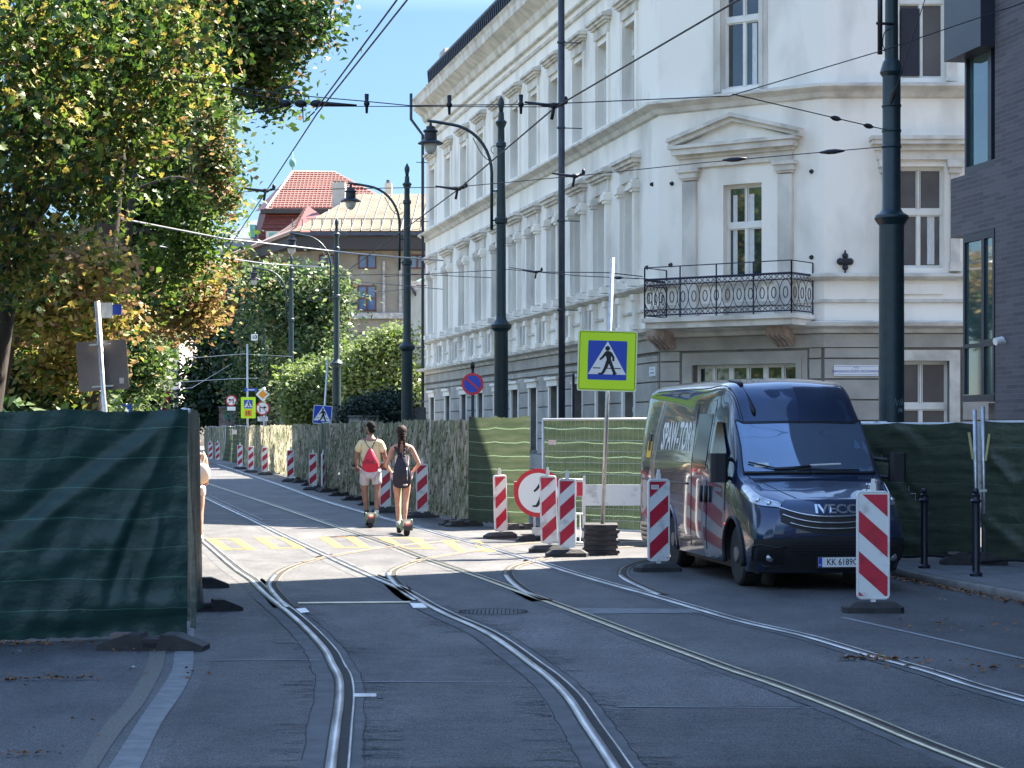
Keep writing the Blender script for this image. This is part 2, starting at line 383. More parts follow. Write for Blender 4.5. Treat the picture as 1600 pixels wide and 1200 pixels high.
def cloth(name, c1, c2, line, rough, trans, pitch=.275, lw=.035, weave=True, wide=False):
    """woven plastic sheet with paler threads running along it (UV in metres)"""
    m = bpy.data.materials.new(name); m.use_nodes = True; n = m.node_tree.nodes; l = m.node_tree.links; b = n['Principled BSDF']; out = n['Material Output']
    uv = n.new('ShaderNodeUVMap'); sp = n.new('ShaderNodeSeparateXYZ'); l.new(uv.outputs[0], sp.inputs[0])
    no = n.new('ShaderNodeTexNoise'); no.inputs['Scale'].default_value = 1.2; no.inputs['Detail'].default_value = 6
    mp = n.new('ShaderNodeMapping'); mp.inputs['Scale'].default_value = (1, 9, 1); l.new(uv.outputs[0], mp.inputs[0]); l.new(mp.outputs[0], no.inputs[0])
    cr = n.new('ShaderNodeValToRGB'); cr.color_ramp.elements[0].position = .35; cr.color_ramp.elements[1].position = .68
    cr.color_ramp.elements[0].color = lin(c1); cr.color_ramp.elements[1].color = lin(c2); l.new(no.outputs[0], cr.inputs[0])
    def M(op, a, b_=None):
        x = n.new('ShaderNodeMath'); x.operation = op
        if isinstance(a, (int, float)): x.inputs[0].default_value = a
        else: l.new(a, x.inputs[0])
        if b_ is not None:
            if isinstance(b_, (int, float)): x.inputs[1].default_value = b_
            else: l.new(b_, x.inputs[1])
        return x.outputs[0]
    n3 = n.new('ShaderNodeTexNoise'); n3.inputs['Scale'].default_value = 2.5; l.new(uv.outputs[0], n3.inputs[0])
    wob = M('MULTIPLY', n3.outputs[0], .05)
    v = M('ADD', sp.outputs[1], wob); v = M('DIVIDE', v, pitch); fr = M('FRACT', v); ln = M('LESS_THAN', fr, lw)
    ln = M('MULTIPLY', ln, .75)
    mx = n.new('ShaderNodeMix'); mx.data_type = 'RGBA'; l.new(ln, mx.inputs[0]); l.new(cr.outputs[0], mx.inputs[6]); mx.inputs[7].default_value = lin(line)
    l.new(mx.outputs[2], b.inputs['Base Color']); b.inputs['Roughness'].default_value = rough; b.inputs['Specular IOR Level'].default_value = .45
    n4 = n.new('ShaderNodeTexNoise'); n4.inputs['Scale'].default_value = 5; n4.inputs['Detail'].default_value = 5; l.new(uv.outputs[0], n4.inputs[0])
    bp = n.new('ShaderNodeBump'); bp.inputs['Strength'].default_value = .6; bp.inputs['Distance'].default_value = .045
    l.new(n4.outputs[0], bp.inputs['Height']); l.new(bp.outputs[0], b.inputs['Normal'])
    if trans:
        t = n.new('ShaderNodeBsdfTranslucent'); l.new(mx.outputs[2], t.inputs[0])
        ms = n.new('ShaderNodeMixShader'); ms.inputs[0].default_value = trans
        l.new(b.outputs[0], ms.inputs[1]); l.new(t.outputs[0], ms.inputs[2]); l.new(ms.outputs[0], out.inputs[0])
    MATS[name] = m
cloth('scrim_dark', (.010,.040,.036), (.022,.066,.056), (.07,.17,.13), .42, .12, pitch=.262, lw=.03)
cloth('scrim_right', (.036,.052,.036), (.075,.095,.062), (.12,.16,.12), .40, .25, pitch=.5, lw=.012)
cloth('scrim_green', (.038,.055,.030), (.066,.082,.048), (.20,.29,.18), .6, .45, pitch=.262, lw=.06)
cloth('scrim_wire', (.020,.034,.020), (.036,.050,.032), (.20,.30,.20), .6, .45, pitch=.262, lw=.05)
cloth('scrim_edge', (.10,.10,.075), (.16,.15,.11), (.2,.2,.15), .5, .3, pitch=.3, lw=.03)
def camo():
    m = bpy.data.materials.new('camouflage_net'); m.use_nodes = True; n = m.node_tree.nodes; l = m.node_tree.links; b = n['Principled BSDF']; out = n['Material Output']
    uv = n.new('ShaderNodeUVMap')
    def noise(sc, st, det=6):
        mp = n.new('ShaderNodeMapping'); mp.inputs['Scale'].default_value = st; l.new(uv.outputs[0], mp.inputs[0])
        t = n.new('ShaderNodeTexNoise'); t.inputs['Scale'].default_value = sc; t.inputs['Detail'].default_value = det; t.inputs['Distortion'].default_value = .6; l.new(mp.outputs[0], t.inputs[0]); return t.outputs[0]
    a = noise(3.0, (3.2, .8, 1)); c = noise(1.1, (1, 1, 1)); d = noise(9, (3, .6, 1))
    r1 = n.new('ShaderNodeValToRGB'); e = r1.color_ramp.elements; e[0].position = .38; e[0].color = (.12,.105,.07,1); e[1].position = .62; e[1].color = (.56,.49,.37,1)
    k = e.new(.5); k.color = (.38,.33,.24,1)
    l.new(a, r1.inputs[0])
    r2 = n.new('ShaderNodeValToRGB'); r2.color_ramp.elements[0].position = .42; r2.color_ramp.elements[1].position = .6
    l.new(c, r2.inputs[0])
    mx = n.new('ShaderNodeMix'); mx.data_type = 'RGBA'; mx.blend_type = 'MIX'; l.new(r2.outputs[0], mx.inputs[0])
    l.new(r1.outputs[0], mx.inputs[6])
    r3 = n.new('ShaderNodeValToRGB'); r3.color_ramp.elements[0].position = .4; r3.color_ramp.elements[0].color = (.08,.10,.05,1); r3.color_ramp.elements[1].position = .65; r3.color_ramp.elements[1].color = (.36,.37,.22,1)
    l.new(d, r3.inputs[0]); l.new(r3.outputs[0], mx.inputs[7])
    l.new(mx.outputs[2], b.inputs['Base Color']); b.inputs['Roughness'].default_value = .85
    bp = n.new('ShaderNodeBump'); bp.inputs['Strength'].default_value = 1; bp.inputs['Distance'].default_value = .06; l.new(a, bp.inputs['Height']); l.new(bp.outputs[0], b.inputs['Normal'])
    t = n.new('ShaderNodeBsdfTranslucent'); l.new(mx.outputs[2], t.inputs[0]); ms = n.new('ShaderNodeMixShader'); ms.inputs[0].default_value = .45
    l.new(b.outputs[0], ms.inputs[1]); l.new(t.outputs[0], ms.inputs[2]); l.new(ms.outputs[0], out.inputs[0]); MATS['camouflage_net'] = m
camo()
mat('net_tan', (.42,.36,.27), (.66,.57,.44), scale=6, rough=.9, trans=.3, world=True)
mat('net_green', (.10,.12,.05), (.20,.22,.11), scale=6, rough=.9, trans=.3, world=True)
mat('net_brown', (.09,.07,.045), (.16,.13,.085), scale=6, rough=.9, trans=.3, world=True)
# ================= ground, road, pavement =================
m = MB(); m.add([(-600,-60,-.02),(600,-60,-.02),(600,900,-.02),(-600,900,-.02)], [(0,1,2,3)])
mat('soil', (.05,.055,.03), (.09,.085,.05), scale=2, rough=.95, bump=.5, world=True)
struct('ground', m, 'soil')
m = MB(); m.add([(-14,-30,0),(60,-30,0),(60,70,0),(10,140,0),(-30,260,0),(-70,260,0),(-40,120,0),(-22,60,0)], [(0,1,2,3,4,5,6,7)])
struct('road', m, 'asphalt')
# pavement on the right with its kerb
kerb = smooth_path([(8.6,2,0),(7.0,10,0),(6.05,16,0),(5.38,21.1,0),(4.85,24.0,0),(4.75,26.0,0),(5.0,27.6,0),(5.8,28.9,0),(8,30.6,0),(13,33.2,0),(30,38,0)], 6)
m = MB(); poly = [(p.x+.13 if p.y<28 else p.x, p.y, .0) for p in kerb]
sweep(m, [(p.x,p.y) for p in kerb], [(0,.085),(.02,.10),(.14,.10),(.14,-.05),(0,-.05)][::1])
struct('kerb', m, 'kerb_stone', True)
# pavement sheet, triangulated strip by strip
m = MB(); vs = []
offp = []
for i, p in enumerate(kerb):
    d = Vector(kerb[min(i+1,len(kerb)-1)])-Vector(kerb[max(i-1,0)]); d.normalize(); offp.append((p.x+d.y*.14, p.y-d.x*.14))
far = [(40, 2+ (36*i/(len(kerb)-1))) for i in range(len(kerb))]
for a, b_ in zip(offp, far): vs += [(a[0],a[1],.095),(b_[0],b_[1],.095)]
m.add(vs, [(2*i,2*i+1,2*i+3,2*i+2) for i in range(len(kerb)-1)])
struct('pavement', m, 'paving')
# pavement round the white building and beyond the long fence
wp = [(-26,150),(-8.5,80.6),(-1.0,46.5),(1.5,44),(5,42.7),(26,42.7)]
m = MB(); m.add([(x,y,.10) for x,y in wp]+[(26,60,.10),(5,85,.10),(-5,150,.10)], [(0,1,2,3,4,5,6,7,8)])
sweep(m, wp[::-1], [(0,.0),(0,.098),(-.14,.098),(-.14,.0)])
struct('far_pavement', m, 'paving')

# ---------------- tram rails ----------------
railA = [(517,1199),(525,1137),(531,1090),(529,1060),(519,1040),(506,1015),(475,981),(447,956),(416,931),(391,907),(362.5,887),(315.6,846),(262,800),(215,761)]
railB = [(959,1199),(937,1165),(916,1134),(887,1090),(856,1059),(831,1040),(794,1012),(762,991),(731,976),(706,965.5),(669,947),(622,920),(562,894.5),(506,868.5),(444,839),(385,809.5),(325,780.5),(262,748)]
railC = [(1537,1202),(1428,1159),(1350,1126),(1275,1096),(1200,1068),(1137,1047),(1075,1024),(1012,1001),(950,977.5),(900,958.5),(856,942),(800,922),(737,899),(662,873),(612,853.5),(569,838.5),(522,823),(440,794.5),(345,763),(268,737)]
railD = [(1600,1096),(1522,1074),(1444,1049),(1350,1023),(1256,995),(1162,973.5),(1100,956),(1012,930),(975,920),(934,908.5),(887,894.5),(847,881.5),(800,867.5),(740,849.5),(700,839),(642,822),(560,799),(496,780),(440,759.5),(380,739),(330,722)]
brA = [(447,950),(434,936),(425,925),(420,915),(425,904),(437,893),(462,882),(506,870.5),(560,861),(600,855.5),(690,846)]
brB = [(650,939),(636,930),(622,918),(611,906),(607,898),(612,891),(631,882.5),(662,873.5),(747,859),(800,851),(900,843)]
brC = [(850,940),(832,932),(814,922),(800,911),(792,902),(790,895),(797,887),(814,881),(860,870),(940,858),(1050,849)]
brD = [(1030,930),(1008,921),(988,912),(974,904),(969,898),(972,889),(987,881.5),(1012,875.5),(1070,867),(1180,857)]
def gpath(px, n=5): return smooth_path([G(*p) for p in px], n)
mat('rail_dull', (.13,.095,.07), (.20,.15,.11), scale=4, rough=.7, metal=.3, world=True)
RP = {}
for key, px, ext in (('A',railA,1),('B',railB,1),('C',railC,1),('D',railD,1),('a',brA,0),('b',brB,0),('c',brC,0),('d',brD,0)):
    p = gpath(px)
    if ext:      # carry the rail on towards and behind the viewer
        d = (p[0]-p[2]).normalized(); p = [p[0]+d*9]+p if key in 'CD' else [p[0]+d*6]+p
    RP[key] = p
lab = {'A':'leftmost tram rail, bright wide head with a dark groove, bending beside the green fence corner',
 'B':'second tram rail from the left, polished, sweeping down to the bottom middle of the road',
 'C':'third tram rail, dull brownish one running to the bottom right corner',
 'D':'rightmost polished tram rail passing in front of the parked van',
 'a':'short curved branch rail leaving the leftmost rail at the shadow edge',
 'b':'short curved branch rail leaving the second rail at the shadow edge',
 'c':'curved branch rail leaving the third rail, left of the barrier pair',
 'd':'curved branch rail swinging right beneath the striped board by the van'}
for k, p in RP.items():
    root = thing('tram_rail', (p[len(p)//2].x, p[len(p)//2].y, 0), lab[k], 'tram rail', 'tram rails let into the road')
    side = -1                 # the groove lies on the right of the head when looking away from the viewer
    w = 1.0
    m = MB(); ribbon(m, p, .0, .34 if k in 'AB' else .26, .003, 0); m.build('filler_strip', 'joint_filler', root)
    m = MB(); ribbon(m, p, .055*side*-1 if False else .058, .055, .0065); ribbon(m, p, -.035, .012, .0066); m.build('groove', 'groove', root)
    br = k in 'abcd'; m = MB(); ribbon(m, p[:len(p)*5//11] if br else p, 0, .06, .012, .008); m.build('rail_head', 'rail_rusty' if k in 'C' else 'rail_steel', root, True)
    if br: m = MB(); ribbon(m, p[len(p)*5//11:], 0, .035, .010, .006); m.build('rail_head', 'rail_dull', root, True)
    m = MB(); ribbon(m, p, .094, .016, .011, .007); m.build('guard_lip', 'rail_rusty' if k == 'C' else ('rail_dull' if br else 'rail_steel'), root, True)
# ---------------- cracks and joints in the asphalt ----------------
m = MB(); rc = random.Random(3)
def crack(x, y, L, ang, w=.006):
    pts = []; px_, py_ = x, y; n = max(3, int(L/.05))
    for i in range(n):
        pts.append((px_, py_, 0)); a = ang+rc.uniform(-.7,.7); px_ += math.cos(a)*L/n; py_ += math.sin(a)*L/n
    ribbon(m, pts, 0, w*rc.uniform(.6,1.5), .0052)
for k, ysel in (('A',(11,22)),('B',(10.5,21)),('C',(11.5,20)),('D',(13,24))):
    pp = [p for p in RP[k] if ysel[0] < p.y < ysel[1]]
    L = len(pp)
    for i in range(L-1):
        a, b_ = pp[i], pp[i+1]
        dens = {'A':34,'B':40,'C':10,'D':9}[k]*(a-b_).length
        for q in range(int(dens)+ (1 if rc.random()<dens%1 else 0)):
            t = rc.random(); c = a.lerp(b_, t)
            clump = math.sin(c.y*2.3+{'A':0,'B':2,'C':4,'D':1}[k])+rc.uniform(-1,1)
            if clump < -.2: continue
            sgn = rc.choice((-1,1)); off = .16 if sgn > 0 else -.18
            crack(c.x+off, c.y+rc.uniform(-.02,.02), rc.uniform(.08,.34)*(1 if k in 'AB' else .7)*1, 0 if sgn > 0 else math.pi, .007)
        # broken edge of the filler
    for sgn in (-1,1):
        pts = [Vector((p.x+sgn*(.17 if k in 'AB' else .135)+rc.uniform(-.012,.012), p.y, 0)) for p in pp]
        if k in 'AB' or sgn < 0: ribbon(m, pts, 0, .005, .0054)
for (x, y, L) in ((640,936,.5),(690,929,.3),(455,905,.3),(900,955,.3),(470,1043,.2)):
    g = G(x,y); crack(g.x, g.y, L, 0, .01)
struct('road_crack', m, 'crack')
m = MB()
def gquad(pts, z=.0045, mi=0): m.add([(G(*p).x, G(*p).y, z) for p in pts], [tuple(range(len(pts)))[::-1]], mi)
# pale day-work joints across the lanes
mat('joint_pale', (.12,.123,.126), (.16,.16,.165), scale=9, rough=.7, world=True)
for (x0,y0,x1,y1,w) in ((540,1065,800,1066,1.2),(330,1032,500,1031,1),(965,1104,1270,1106,1.6),(430,1004,470,1004,1)):
    gquad([(x0,y0),(x1,y1),(x1,y1+w),(x0,y0+w)])
struct('road_joint', m, 'joint_pale')
def patch(px, matn, z):
    m = MB(); m.add([(G(*p).x, G(*p).y, z) for p in px], [tuple(range(len(px)))[::-1]]); struct('road_patch', m, matn)
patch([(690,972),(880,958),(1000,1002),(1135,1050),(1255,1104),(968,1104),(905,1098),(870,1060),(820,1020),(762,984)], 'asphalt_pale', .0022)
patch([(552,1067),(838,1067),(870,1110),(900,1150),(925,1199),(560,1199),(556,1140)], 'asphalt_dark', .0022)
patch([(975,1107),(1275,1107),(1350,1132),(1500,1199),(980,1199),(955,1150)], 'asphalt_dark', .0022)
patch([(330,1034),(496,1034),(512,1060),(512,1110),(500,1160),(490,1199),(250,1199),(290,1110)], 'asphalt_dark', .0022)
m = MB(); gquad([(868,950),(1086,952),(1096,958),(900,960)]); struct('road_patch', m, 'paint_pale_strip')
# two strips let into the road at the left (flush kerb and old line)
def strip(name, left, right, matn, z):
    m = MB(); a = smooth_path([G(*p) for p in left], 6); b_ = smooth_path([G(*p) for p in right], 6); n = len(a)
    m.add([(p.x,p.y,z) for p in a]+[(p.x,p.y,z) for p in b_], [(i,i+1,i+1+n,i+n) for i in range(n-1)]); struct(name, m, matn)
strip('flush_kerb', [(288,960),(280,990),(273,1020),(268,1049),(247.5,1083),(220.5,1121),(191,1168),(160,1215)], [(302,960),(303,990),(302.6,1020),(300,1049),(284.6,1083),(254,1128),(219,1200),(212,1215)], 'paint_pale_strip', .0045)
strip('old_road_line', [(250,975),(241,998),(233,1020),(225,1049),(198,1096.5),(164,1132),(122.6,1198),(112,1215)], [(270,975),(264,998),(259,1020),(252,1049),(225,1099),(191,1141),(155,1195),(143,1215)], 'paint_old_strip', .0042)
m = MB()
for a, b_ in (([(1316,965),(1410,986),(1600,1030)],5),): 
    pts = [G(*p) for p in a]; ribbon(m, pts, 0, .055, .0045)
for px in ([(300,760),(330,775),(410,812)],): ribbon(m, [G(*p) for p in px], 0, .03, .0045)
m2 = [G(x,y) for x,y in ((395,812),(520,812.5))]; ribbon(m, m2, 0, .09, .0046)
struct('white_road_line', m, 'paint_white_road')
# yellow ladder markings of the temporary crossing
m = MB()
ladders = [[(322,842),(384,842)],[(398,840.5),(462,840.5)],[(498,839.5),(566,839.5)],[(592,841),(668,838)],[(690,845),(760,843)]]
for (a, b_) in ladders:
    x0, y0 = a; x1, y1 = b_; w = x1-x0
    sh = 26
    for q in (0, w*.60):
        gquad([(x0+q,y0),(x0+q+w*.23,y0),(x0+q+w*.23+sh,y0+17),(x0+q+sh,y0+17)], .0048)
    gquad([(x0,y0-.4),(x1-w*.16,y0-.4),(x1-w*.16,y0+.2),(x0,y0+.2)], .005)
    gquad([(x0+sh,y0+16),(x1-w*.16+sh,y0+16),(x1-w*.16+sh,y0+16.6),(x0+sh,y0+16.6)], .005)
struct('yellow_crossing_marking', m, 'paint_yellow_road')
# steel covers, drain grating
def cover(name, pts, matn, label, cat, z=.012):
    c = G(*pts[0]); root = thing(name, (c.x, c.y, 0), label, cat)
    mm = MB(); gp = [G(*p) for p in pts]; mm.prism([(p.x,p.y) for p in gp][::-1], .002, z); mm.build('steel_plate', matn, root); return root
r = cover('rail_clamp_plate', [(552,1086),(588,1086),(588,1091),(552,1091)], 'rail_steel', 'small bright steel plate sticking out right of the leftmost rail', 'steel plate')
mm = MB(); gp = [G(*p) for p in ((589,1086),(597,1085),(598,1092),(589,1092.5))]; mm.prism([(p.x,p.y) for p in gp][::-1], .002, .008); mm.build('frame', 'joint_filler', r)
r = cover('switch_rod_cover', [(466,942.4),(640,941),(642,943),(466,944.4)], 'rail_rusty', 'long thin steel rod cover lying across between the two left rails', 'rod cover')
r = cover('point_box', [(462,953),(477,951.5),(484,958),(470,959.5)], 'galvanised', 'small square steel lid beside the leftmost rail switch', 'steel lid')
r = cover('point_box', [(640,944),(660,944),(668,951),(646,951.5)], 'galvanised', 'small square steel lid beside the second rail switch', 'steel lid')
c = G(771, 956); root = thing('drain_grating', (c.x,c.y,0), 'dark half sunken drain grating between the second and third rails', 'drain grating')
mm = MB(); ring = [(c.x+.33*math.cos(t), c.y+.33*math.sin(t), 0) for t in [2*math.pi*i/40 for i in range(41)]]; ribbon(mm, ring, 0, .03, .006); mm.build('rim', 'crack', root)
mm = MB()
for i in range(15):
    x = -.28+i*.04; h_ = math.sqrt(.31**2-x*x); ribbon(mm, [(c.x+x-.0,c.y-h_*.9,0),(c.x+x,c.y+h_*.9,0)], 0, .012, .0055)
mm.build('bars', 'crack', root)
# fallen leaves
def litter(name, label, spots, n, sz, matn, seed, cat='leaves'):
    rr = random.Random(seed); m = MB()
    for _ in range(n):
        (x, y, sx, sy) = rr.choice(spots); cx = rr.gauss(x, sx); cy = rr.gauss(y, sy); s_ = sz*rr.uniform(.5,1.3); a = rr.uniform(0,6.28)
        u = Vector((math.cos(a),math.sin(a),rr.uniform(-.2,.35)))*s_; v = Vector((-math.sin(a),math.cos(a),rr.uniform(-.2,.35)))*s_*.6; c = Vector((cx,cy,.012+rr.uniform(0,.015)))
        if cx > 4.75 and cy > 15 and cx > 5.3-(cy-21)*.16: c.z += .0
        m.add([c-u, c+v*.9+Vector((0,0,.01)), c+u, c-v], [(0,1,2,3)])
    o = m.build(name, matn); tag(o, label, cat, kind='stuff')
def sp(x, y, sx, sy): g = G(x,y); return (g.x, g.y, sx, sy)
litter('fallen_leaves', 'brown fallen leaves scattered on the asphalt and heaped under the left fence', [sp(30,1008,.35,.08)]*5+[sp(90,1062,.2,.1),sp(110,1063,.1,.03),sp(20,1064,.1,.05),sp(40,1182,.1,.03),sp(60,1150,.5,.4),sp(200,1060,.5,.5),sp(45,1020,.6,.1)], 240, .022, 'dead_leaf', 5)
litter('fallen_leaves', 'dry brown leaves lying along the foot of the right kerb', [(5.38-(y-21.1)*.166-.12, y, .05, .14) for y in np.linspace(17,25,26)]+[sp(1480,980,.5,.4),sp(1550,1043,.4,.2),sp(1360,1030,.15,.1),sp(1375,1032,.12,.04)]*2, 620, .03, 'dead_leaf', 6)
litter('paper_scraps', 'tiny white scraps of paper lying on the road', [sp(28,1021,.03,.01),sp(211,1046,.02,.01),sp(230,1130,.01,.01),sp(1316,1026,.03,.01),sp(1476,939,.08,.02)], 9, .022, 'litter_white', 8, 'litter')
# ================= white corner building =================
Q0 = Vector((-3.4,80.6,0)); Q1 = Vector((3.45,48.0,0)); Q2 = Vector((6.94,45.5,0)); Q3 = Vector((24,45.5,0))
class Fr:     # local frame of a facade: u along, w outwards, z up
    def __init__(s, a, b): s.o = Vector(a); s.L = (b-a).length; s.d = (b-a).normalized(); s.n = Vector((s.d.y,-s.d.x,0))
    def p(s, u, w, z): return s.o+s.d*u+s.n*w+Vector((0,0,z))
    def mtx(s): 
        M_ = Matrix.Identity(4)
        for i in range(3): M_[i][0] = s.d[i]; M_[i][1] = -s.n[i]; M_[i][2] = (0,0,1)[i]; M_[i][3] = s.o[i]
        return M_                       # local x=u, y=-outward, z
    def u_at(s, px):                    # where the sight line of photo column px meets the wall
        k = (px-800)/FPX                # (ox+dx u) = k (oy+dy u)
        return (k*s.o.y-s.o.x)/(s.d.x-k*s.d.y)
FA, FB, FC = Fr(Q0,Q1), Fr(Q1,Q2), Fr(Q2,Q3)
wb = thing('corner_building', (3.45,48.0,0), 'pale plaster three storey corner building with a balcony and pediment over the van', 'building')
ZG, ZS1, Z2S, ZC0, ZC1, ZP = 4.15, 5.2, 9.35, 14.0, 14.75, 15.9
def fbox(m, F, u0, u1, w0, w1, z0, z1, mi=None):
    m.obox(F.p(u0,w0,z0), F.d*(u1-u0), F.n*(w1-w0), Vector((0,0,z1-z0)), mi)
def wall(m, F, u0, u1, z0, z1, holes, mi=None):
    us = sorted(set([u0,u1]+[h[0] for h in holes]+[h[1] for h in holes])); zs = sorted(set([z0,z1]+[h[2] for h in holes]+[h[3] for h in holes]))
    us = [u for u in us if u0 <= u <= u1]; zs = [z for z in zs if z0 <= z <= z1]
    for i in range(len(us)-1):
        for j in range(len(zs)-1):
            cu, cz = (us[i]+us[i+1])/2, (zs[j]+zs[j+1])/2
            if any(h[0]<cu<h[1] and h[2]<cz<h[3] for h in holes): continue
            m.add([F.p(us[i],0,zs[j]),F.p(us[i+1],0,zs[j]),F.p(us[i+1],0,zs[j+1]),F.p(us[i],0,zs[j+1])], [(0,1,2,3)], mi)
    for h in holes:      # reveals
        a,b_,c,d = h[:4]; D = -.28
        m.add([F.p(a,0,c),F.p(b_,0,c),F.p(b_,0,d),F.p(a,0,d),F.p(a,D,c),F.p(b_,D,c),F.p(b_,D,d),F.p(a,D,d)],
              [(0,4,5,1),(1,5,6,2),(2,6,7,3),(3,7,4,0)], mi)
def window(F, u0, u1, z0, z1, parent, transom=.68, cols=2, glass='glass_dark', rec=.2, fr=.05, label=None, curtain=None, midcols=None):
    """frame with mullion and transom; panes are a sub-part"""
    m = MB(); w0, w1 = -rec-.06, -rec
    fbox(m,F,u0,u0+fr,w0,w1,z0,z1); fbox(m,F,u1-fr,u1,w0,w1,z0,z1); fbox(m,F,u0+fr,u1-fr,w0,w1,z1-fr,z1); fbox(m,F,u0+fr,u1-fr,w0,w1,z0,z0+fr)
    zt = z0+(z1-z0)*transom
    if transom < 1: fbox(m,F,u0+fr,u1-fr,w0,w1+.03,zt-.07,zt+.06)
    for c in range(1, cols):
        uc = u0+(u1-u0)*c/cols; k = .034
        fbox(m,F,uc-k,uc+k,w0,w1+.012,z0+fr,(zt-.07) if transom<1 else z1-fr)
        if transom < 1: fbox(m,F,uc-.02,uc+.02,w0,w1+.002,zt+.06,z1-fr)
    # sash edges
    edges = [u0+fr]+[u0+(u1-u0)*c/cols for c in range(1,cols)]+[u1-fr]
    for i in range(cols):
        a = edges[i]+(.034 if i else 0); b_ = edges[i+1]-(.034 if i < cols-1 else 0)
        for (za, zb) in ([(z0+fr, zt-.07),(zt+.06,z1-fr)] if transom < 1 else [(z0+fr,z1-fr)]):
            fbox(m,F,a,a+.018,w0+.01,w1-.012,za,zb); fbox(m,F,b_-.018,b_,w0+.01,w1-.012,za,zb)
            fbox(m,F,a+.018,b_-.018,w0+.01,w1-.012,za,za+.028); fbox(m,F,a+.018,b_-.018,w0+.01,w1-.012,zb-.028,zb)
    o = m.build('window', 'window_white', parent)
    if label: o['label'] = label
    m = MB(); m.add([F.p(u0+.01,w0+.02,z0+.01),F.p(u1-.01,w0+.02,z0+.01),F.p(u1-.01,w0+.02,z1-.01),F.p(u0+.01,w0+.02,z1-.01)], [(0,1,2,3)]); m.build('pane', glass, o)
    return o
def glass_room(F, u0, u1, z0, z1): pass
# ---- walls ----
uA = [FA.u_at(x) for x in (677,701,726,752,779,806,835,867,905,942,985)]
hw = .56
HG = [(u-.5,u+.5,1.2,3.05) for u in uA]; H1 = [(u-hw,u+hw,5.45,7.75) for u in uA]; H2 = [(u-hw,u+hw,9.62,11.85) for u in uA]
m = MB()
wall(m,FA,0,FA.L,3.64,14.0,H1+H2)
mg = MB(); wall(mg,FA,0,FA.L,0,3.64,HG)
bd = (FB.u_at(1130),FB.u_at(1190)); bg_ = (FB.u_at(1083),FB.u_at(1245)); b2 = (FB.u_at(1127),FB.u_at(1187))
HB = [(bd[0],bd[1],4.32,7.42),(bg_[0],bg_[1],1.15,3.3),(b2[0],b2[1],9.62,12.2)]
wall(m,FB,0,FB.L,3.64,14.0,[HB[0],HB[2]]); wall(mg,FB,0,FB.L,0,3.64,[HB[1]])
c1 = (FC.u_at(1399),FC.u_at(1476)); c2 = (FC.u_at(1404),FC.u_at(1478))
HC = [(c1[0],c1[1],5.40,7.66),(c2[0],c2[1],9.62,12.2),(c1[0],c1[1]+.1,1.1,3.34)]
for k in range(1,4): HC += [(c1[0]+k*3.4,c1[1]+k*3.4,5.40,7.66),(c2[0]+k*3.4,c2[1]+k*3.4,9.62,12.2),(c1[0]+k*3.4,c1[1]+.1+k*3.4,1.1,3.34)]
wall(m,FC,0,FC.L,3.64,14.0,[h for h in HC if h[2] > 3]); wall(mg,FC,0,FC.L,0,3.64,[h for h in HC if h[2] < 3]); mg.build('ground_floor_wall','joint_shadow',wb)
back = [(24,45.5),(24,60),(6,85),(-3.4,80.6)]
bk = [Vector((24,45.5,0)),Vector((24,62,0)),Vector((8,84,0)),Vector((-3.4,80.6,0))]
for a,b_ in zip(bk,bk[1:]): m.add([(a.x,a.y,0),(b_.x,b_.y,0),(b_.x,b_.y,15.4),(a.x,a.y,15.4)], [(0,1,2,3)])
roofp = [(-3.4,80.6),(3.45,48),(6.94,45.5),(24,45.5),(24,62),(8,84)]
m.add([(x,y,15.0) for x,y in roofp], [tuple(range(6))])
m.build('wall', 'plaster', wb)
# rusticated ground floor: courses with open joints
m = MB()
def courses(F, z0, z1, h, holes, w=.05, margin=.10, u0=0, u1=None):
    u1 = F.L if u1 is None else u1; z = z0
    while z < z1-.02:
        zt = min(z+h-.035, z1); segs = [(u0,u1)]
        for (a,b_,c,d) in holes:
            if d+margin > z and c-margin < zt:
                ns = []
                for s0,s1 in segs:
                    if b_+margin <= s0 or a-margin >= s1: ns.append((s0,s1)); continue
                    if a-margin > s0: ns.append((s0,a-margin))
                    if b_+margin < s1: ns.append((b_+margin,s1))
                segs = ns
        for s0,s1 in segs:
            if s1-s0 > .05: fbox(m,F,s0,s1,-.01,w,z,zt)
        z += h
courses(FA,.65,3.55,.46,HG); courses(FB,.65,3.62,.46,HB[1:2],margin=.34,u0=.06,u1=FB.L-.06); courses(FC,.65,3.62,.46,[HC[i] for i in (2,5,8,11)],margin=.3)
m.build('rusticated_blocks', 'plaster_ground', wb)
path = [(Q0.x,Q0.y),(Q1.x,Q1.y),(Q2.x,Q2.y),(Q3.x,Q3.y)]
def band(name, prof, matn='plaster_trim'):
    m = MB(); sweep(m, path, prof); return m.build(name, matn, wb)
band('plinth', [(-.02,0),(.12,0),(.12,.6),(-.02,.64)], 'stone_grey')
band('frieze_band', [(-.02,3.64),(.07,3.64),(.07,3.93),(-.02,3.93)], 'plaster_ground')
band('cornice', [(-.02,3.932),(.14,3.96),(.18,4.04),(.34,4.10),(.36,4.18),(-.02,4.24)])
band('string_course', [(-.02,5.12),(.10,5.14),(.20,5.20),(.20,5.26),(-.02,5.30)])
band('string_course', [(-.02,4.62),(.06,4.64),(.06,4.70),(-.02,4.72)])
band('string_course', [(-.02,9.16),(.08,9.20),(.14,9.30),(.32,9.40),(.32,9.46),(-.02,9.54)])
band('string_course', [(-.02,13.0),(.06,13.02),(.08,13.10),(-.02,13.14)])
band('string_course', [(-.02,13.28),(.10,13.32),(.10,13.38),(-.02,13.42)])
band('cornice', [(-.02,13.84),(.10,13.90),(.16,14.10),(.42,14.30),(.50,14.36),(.52,14.62),(.60,14.72),(-.02,14.80)])
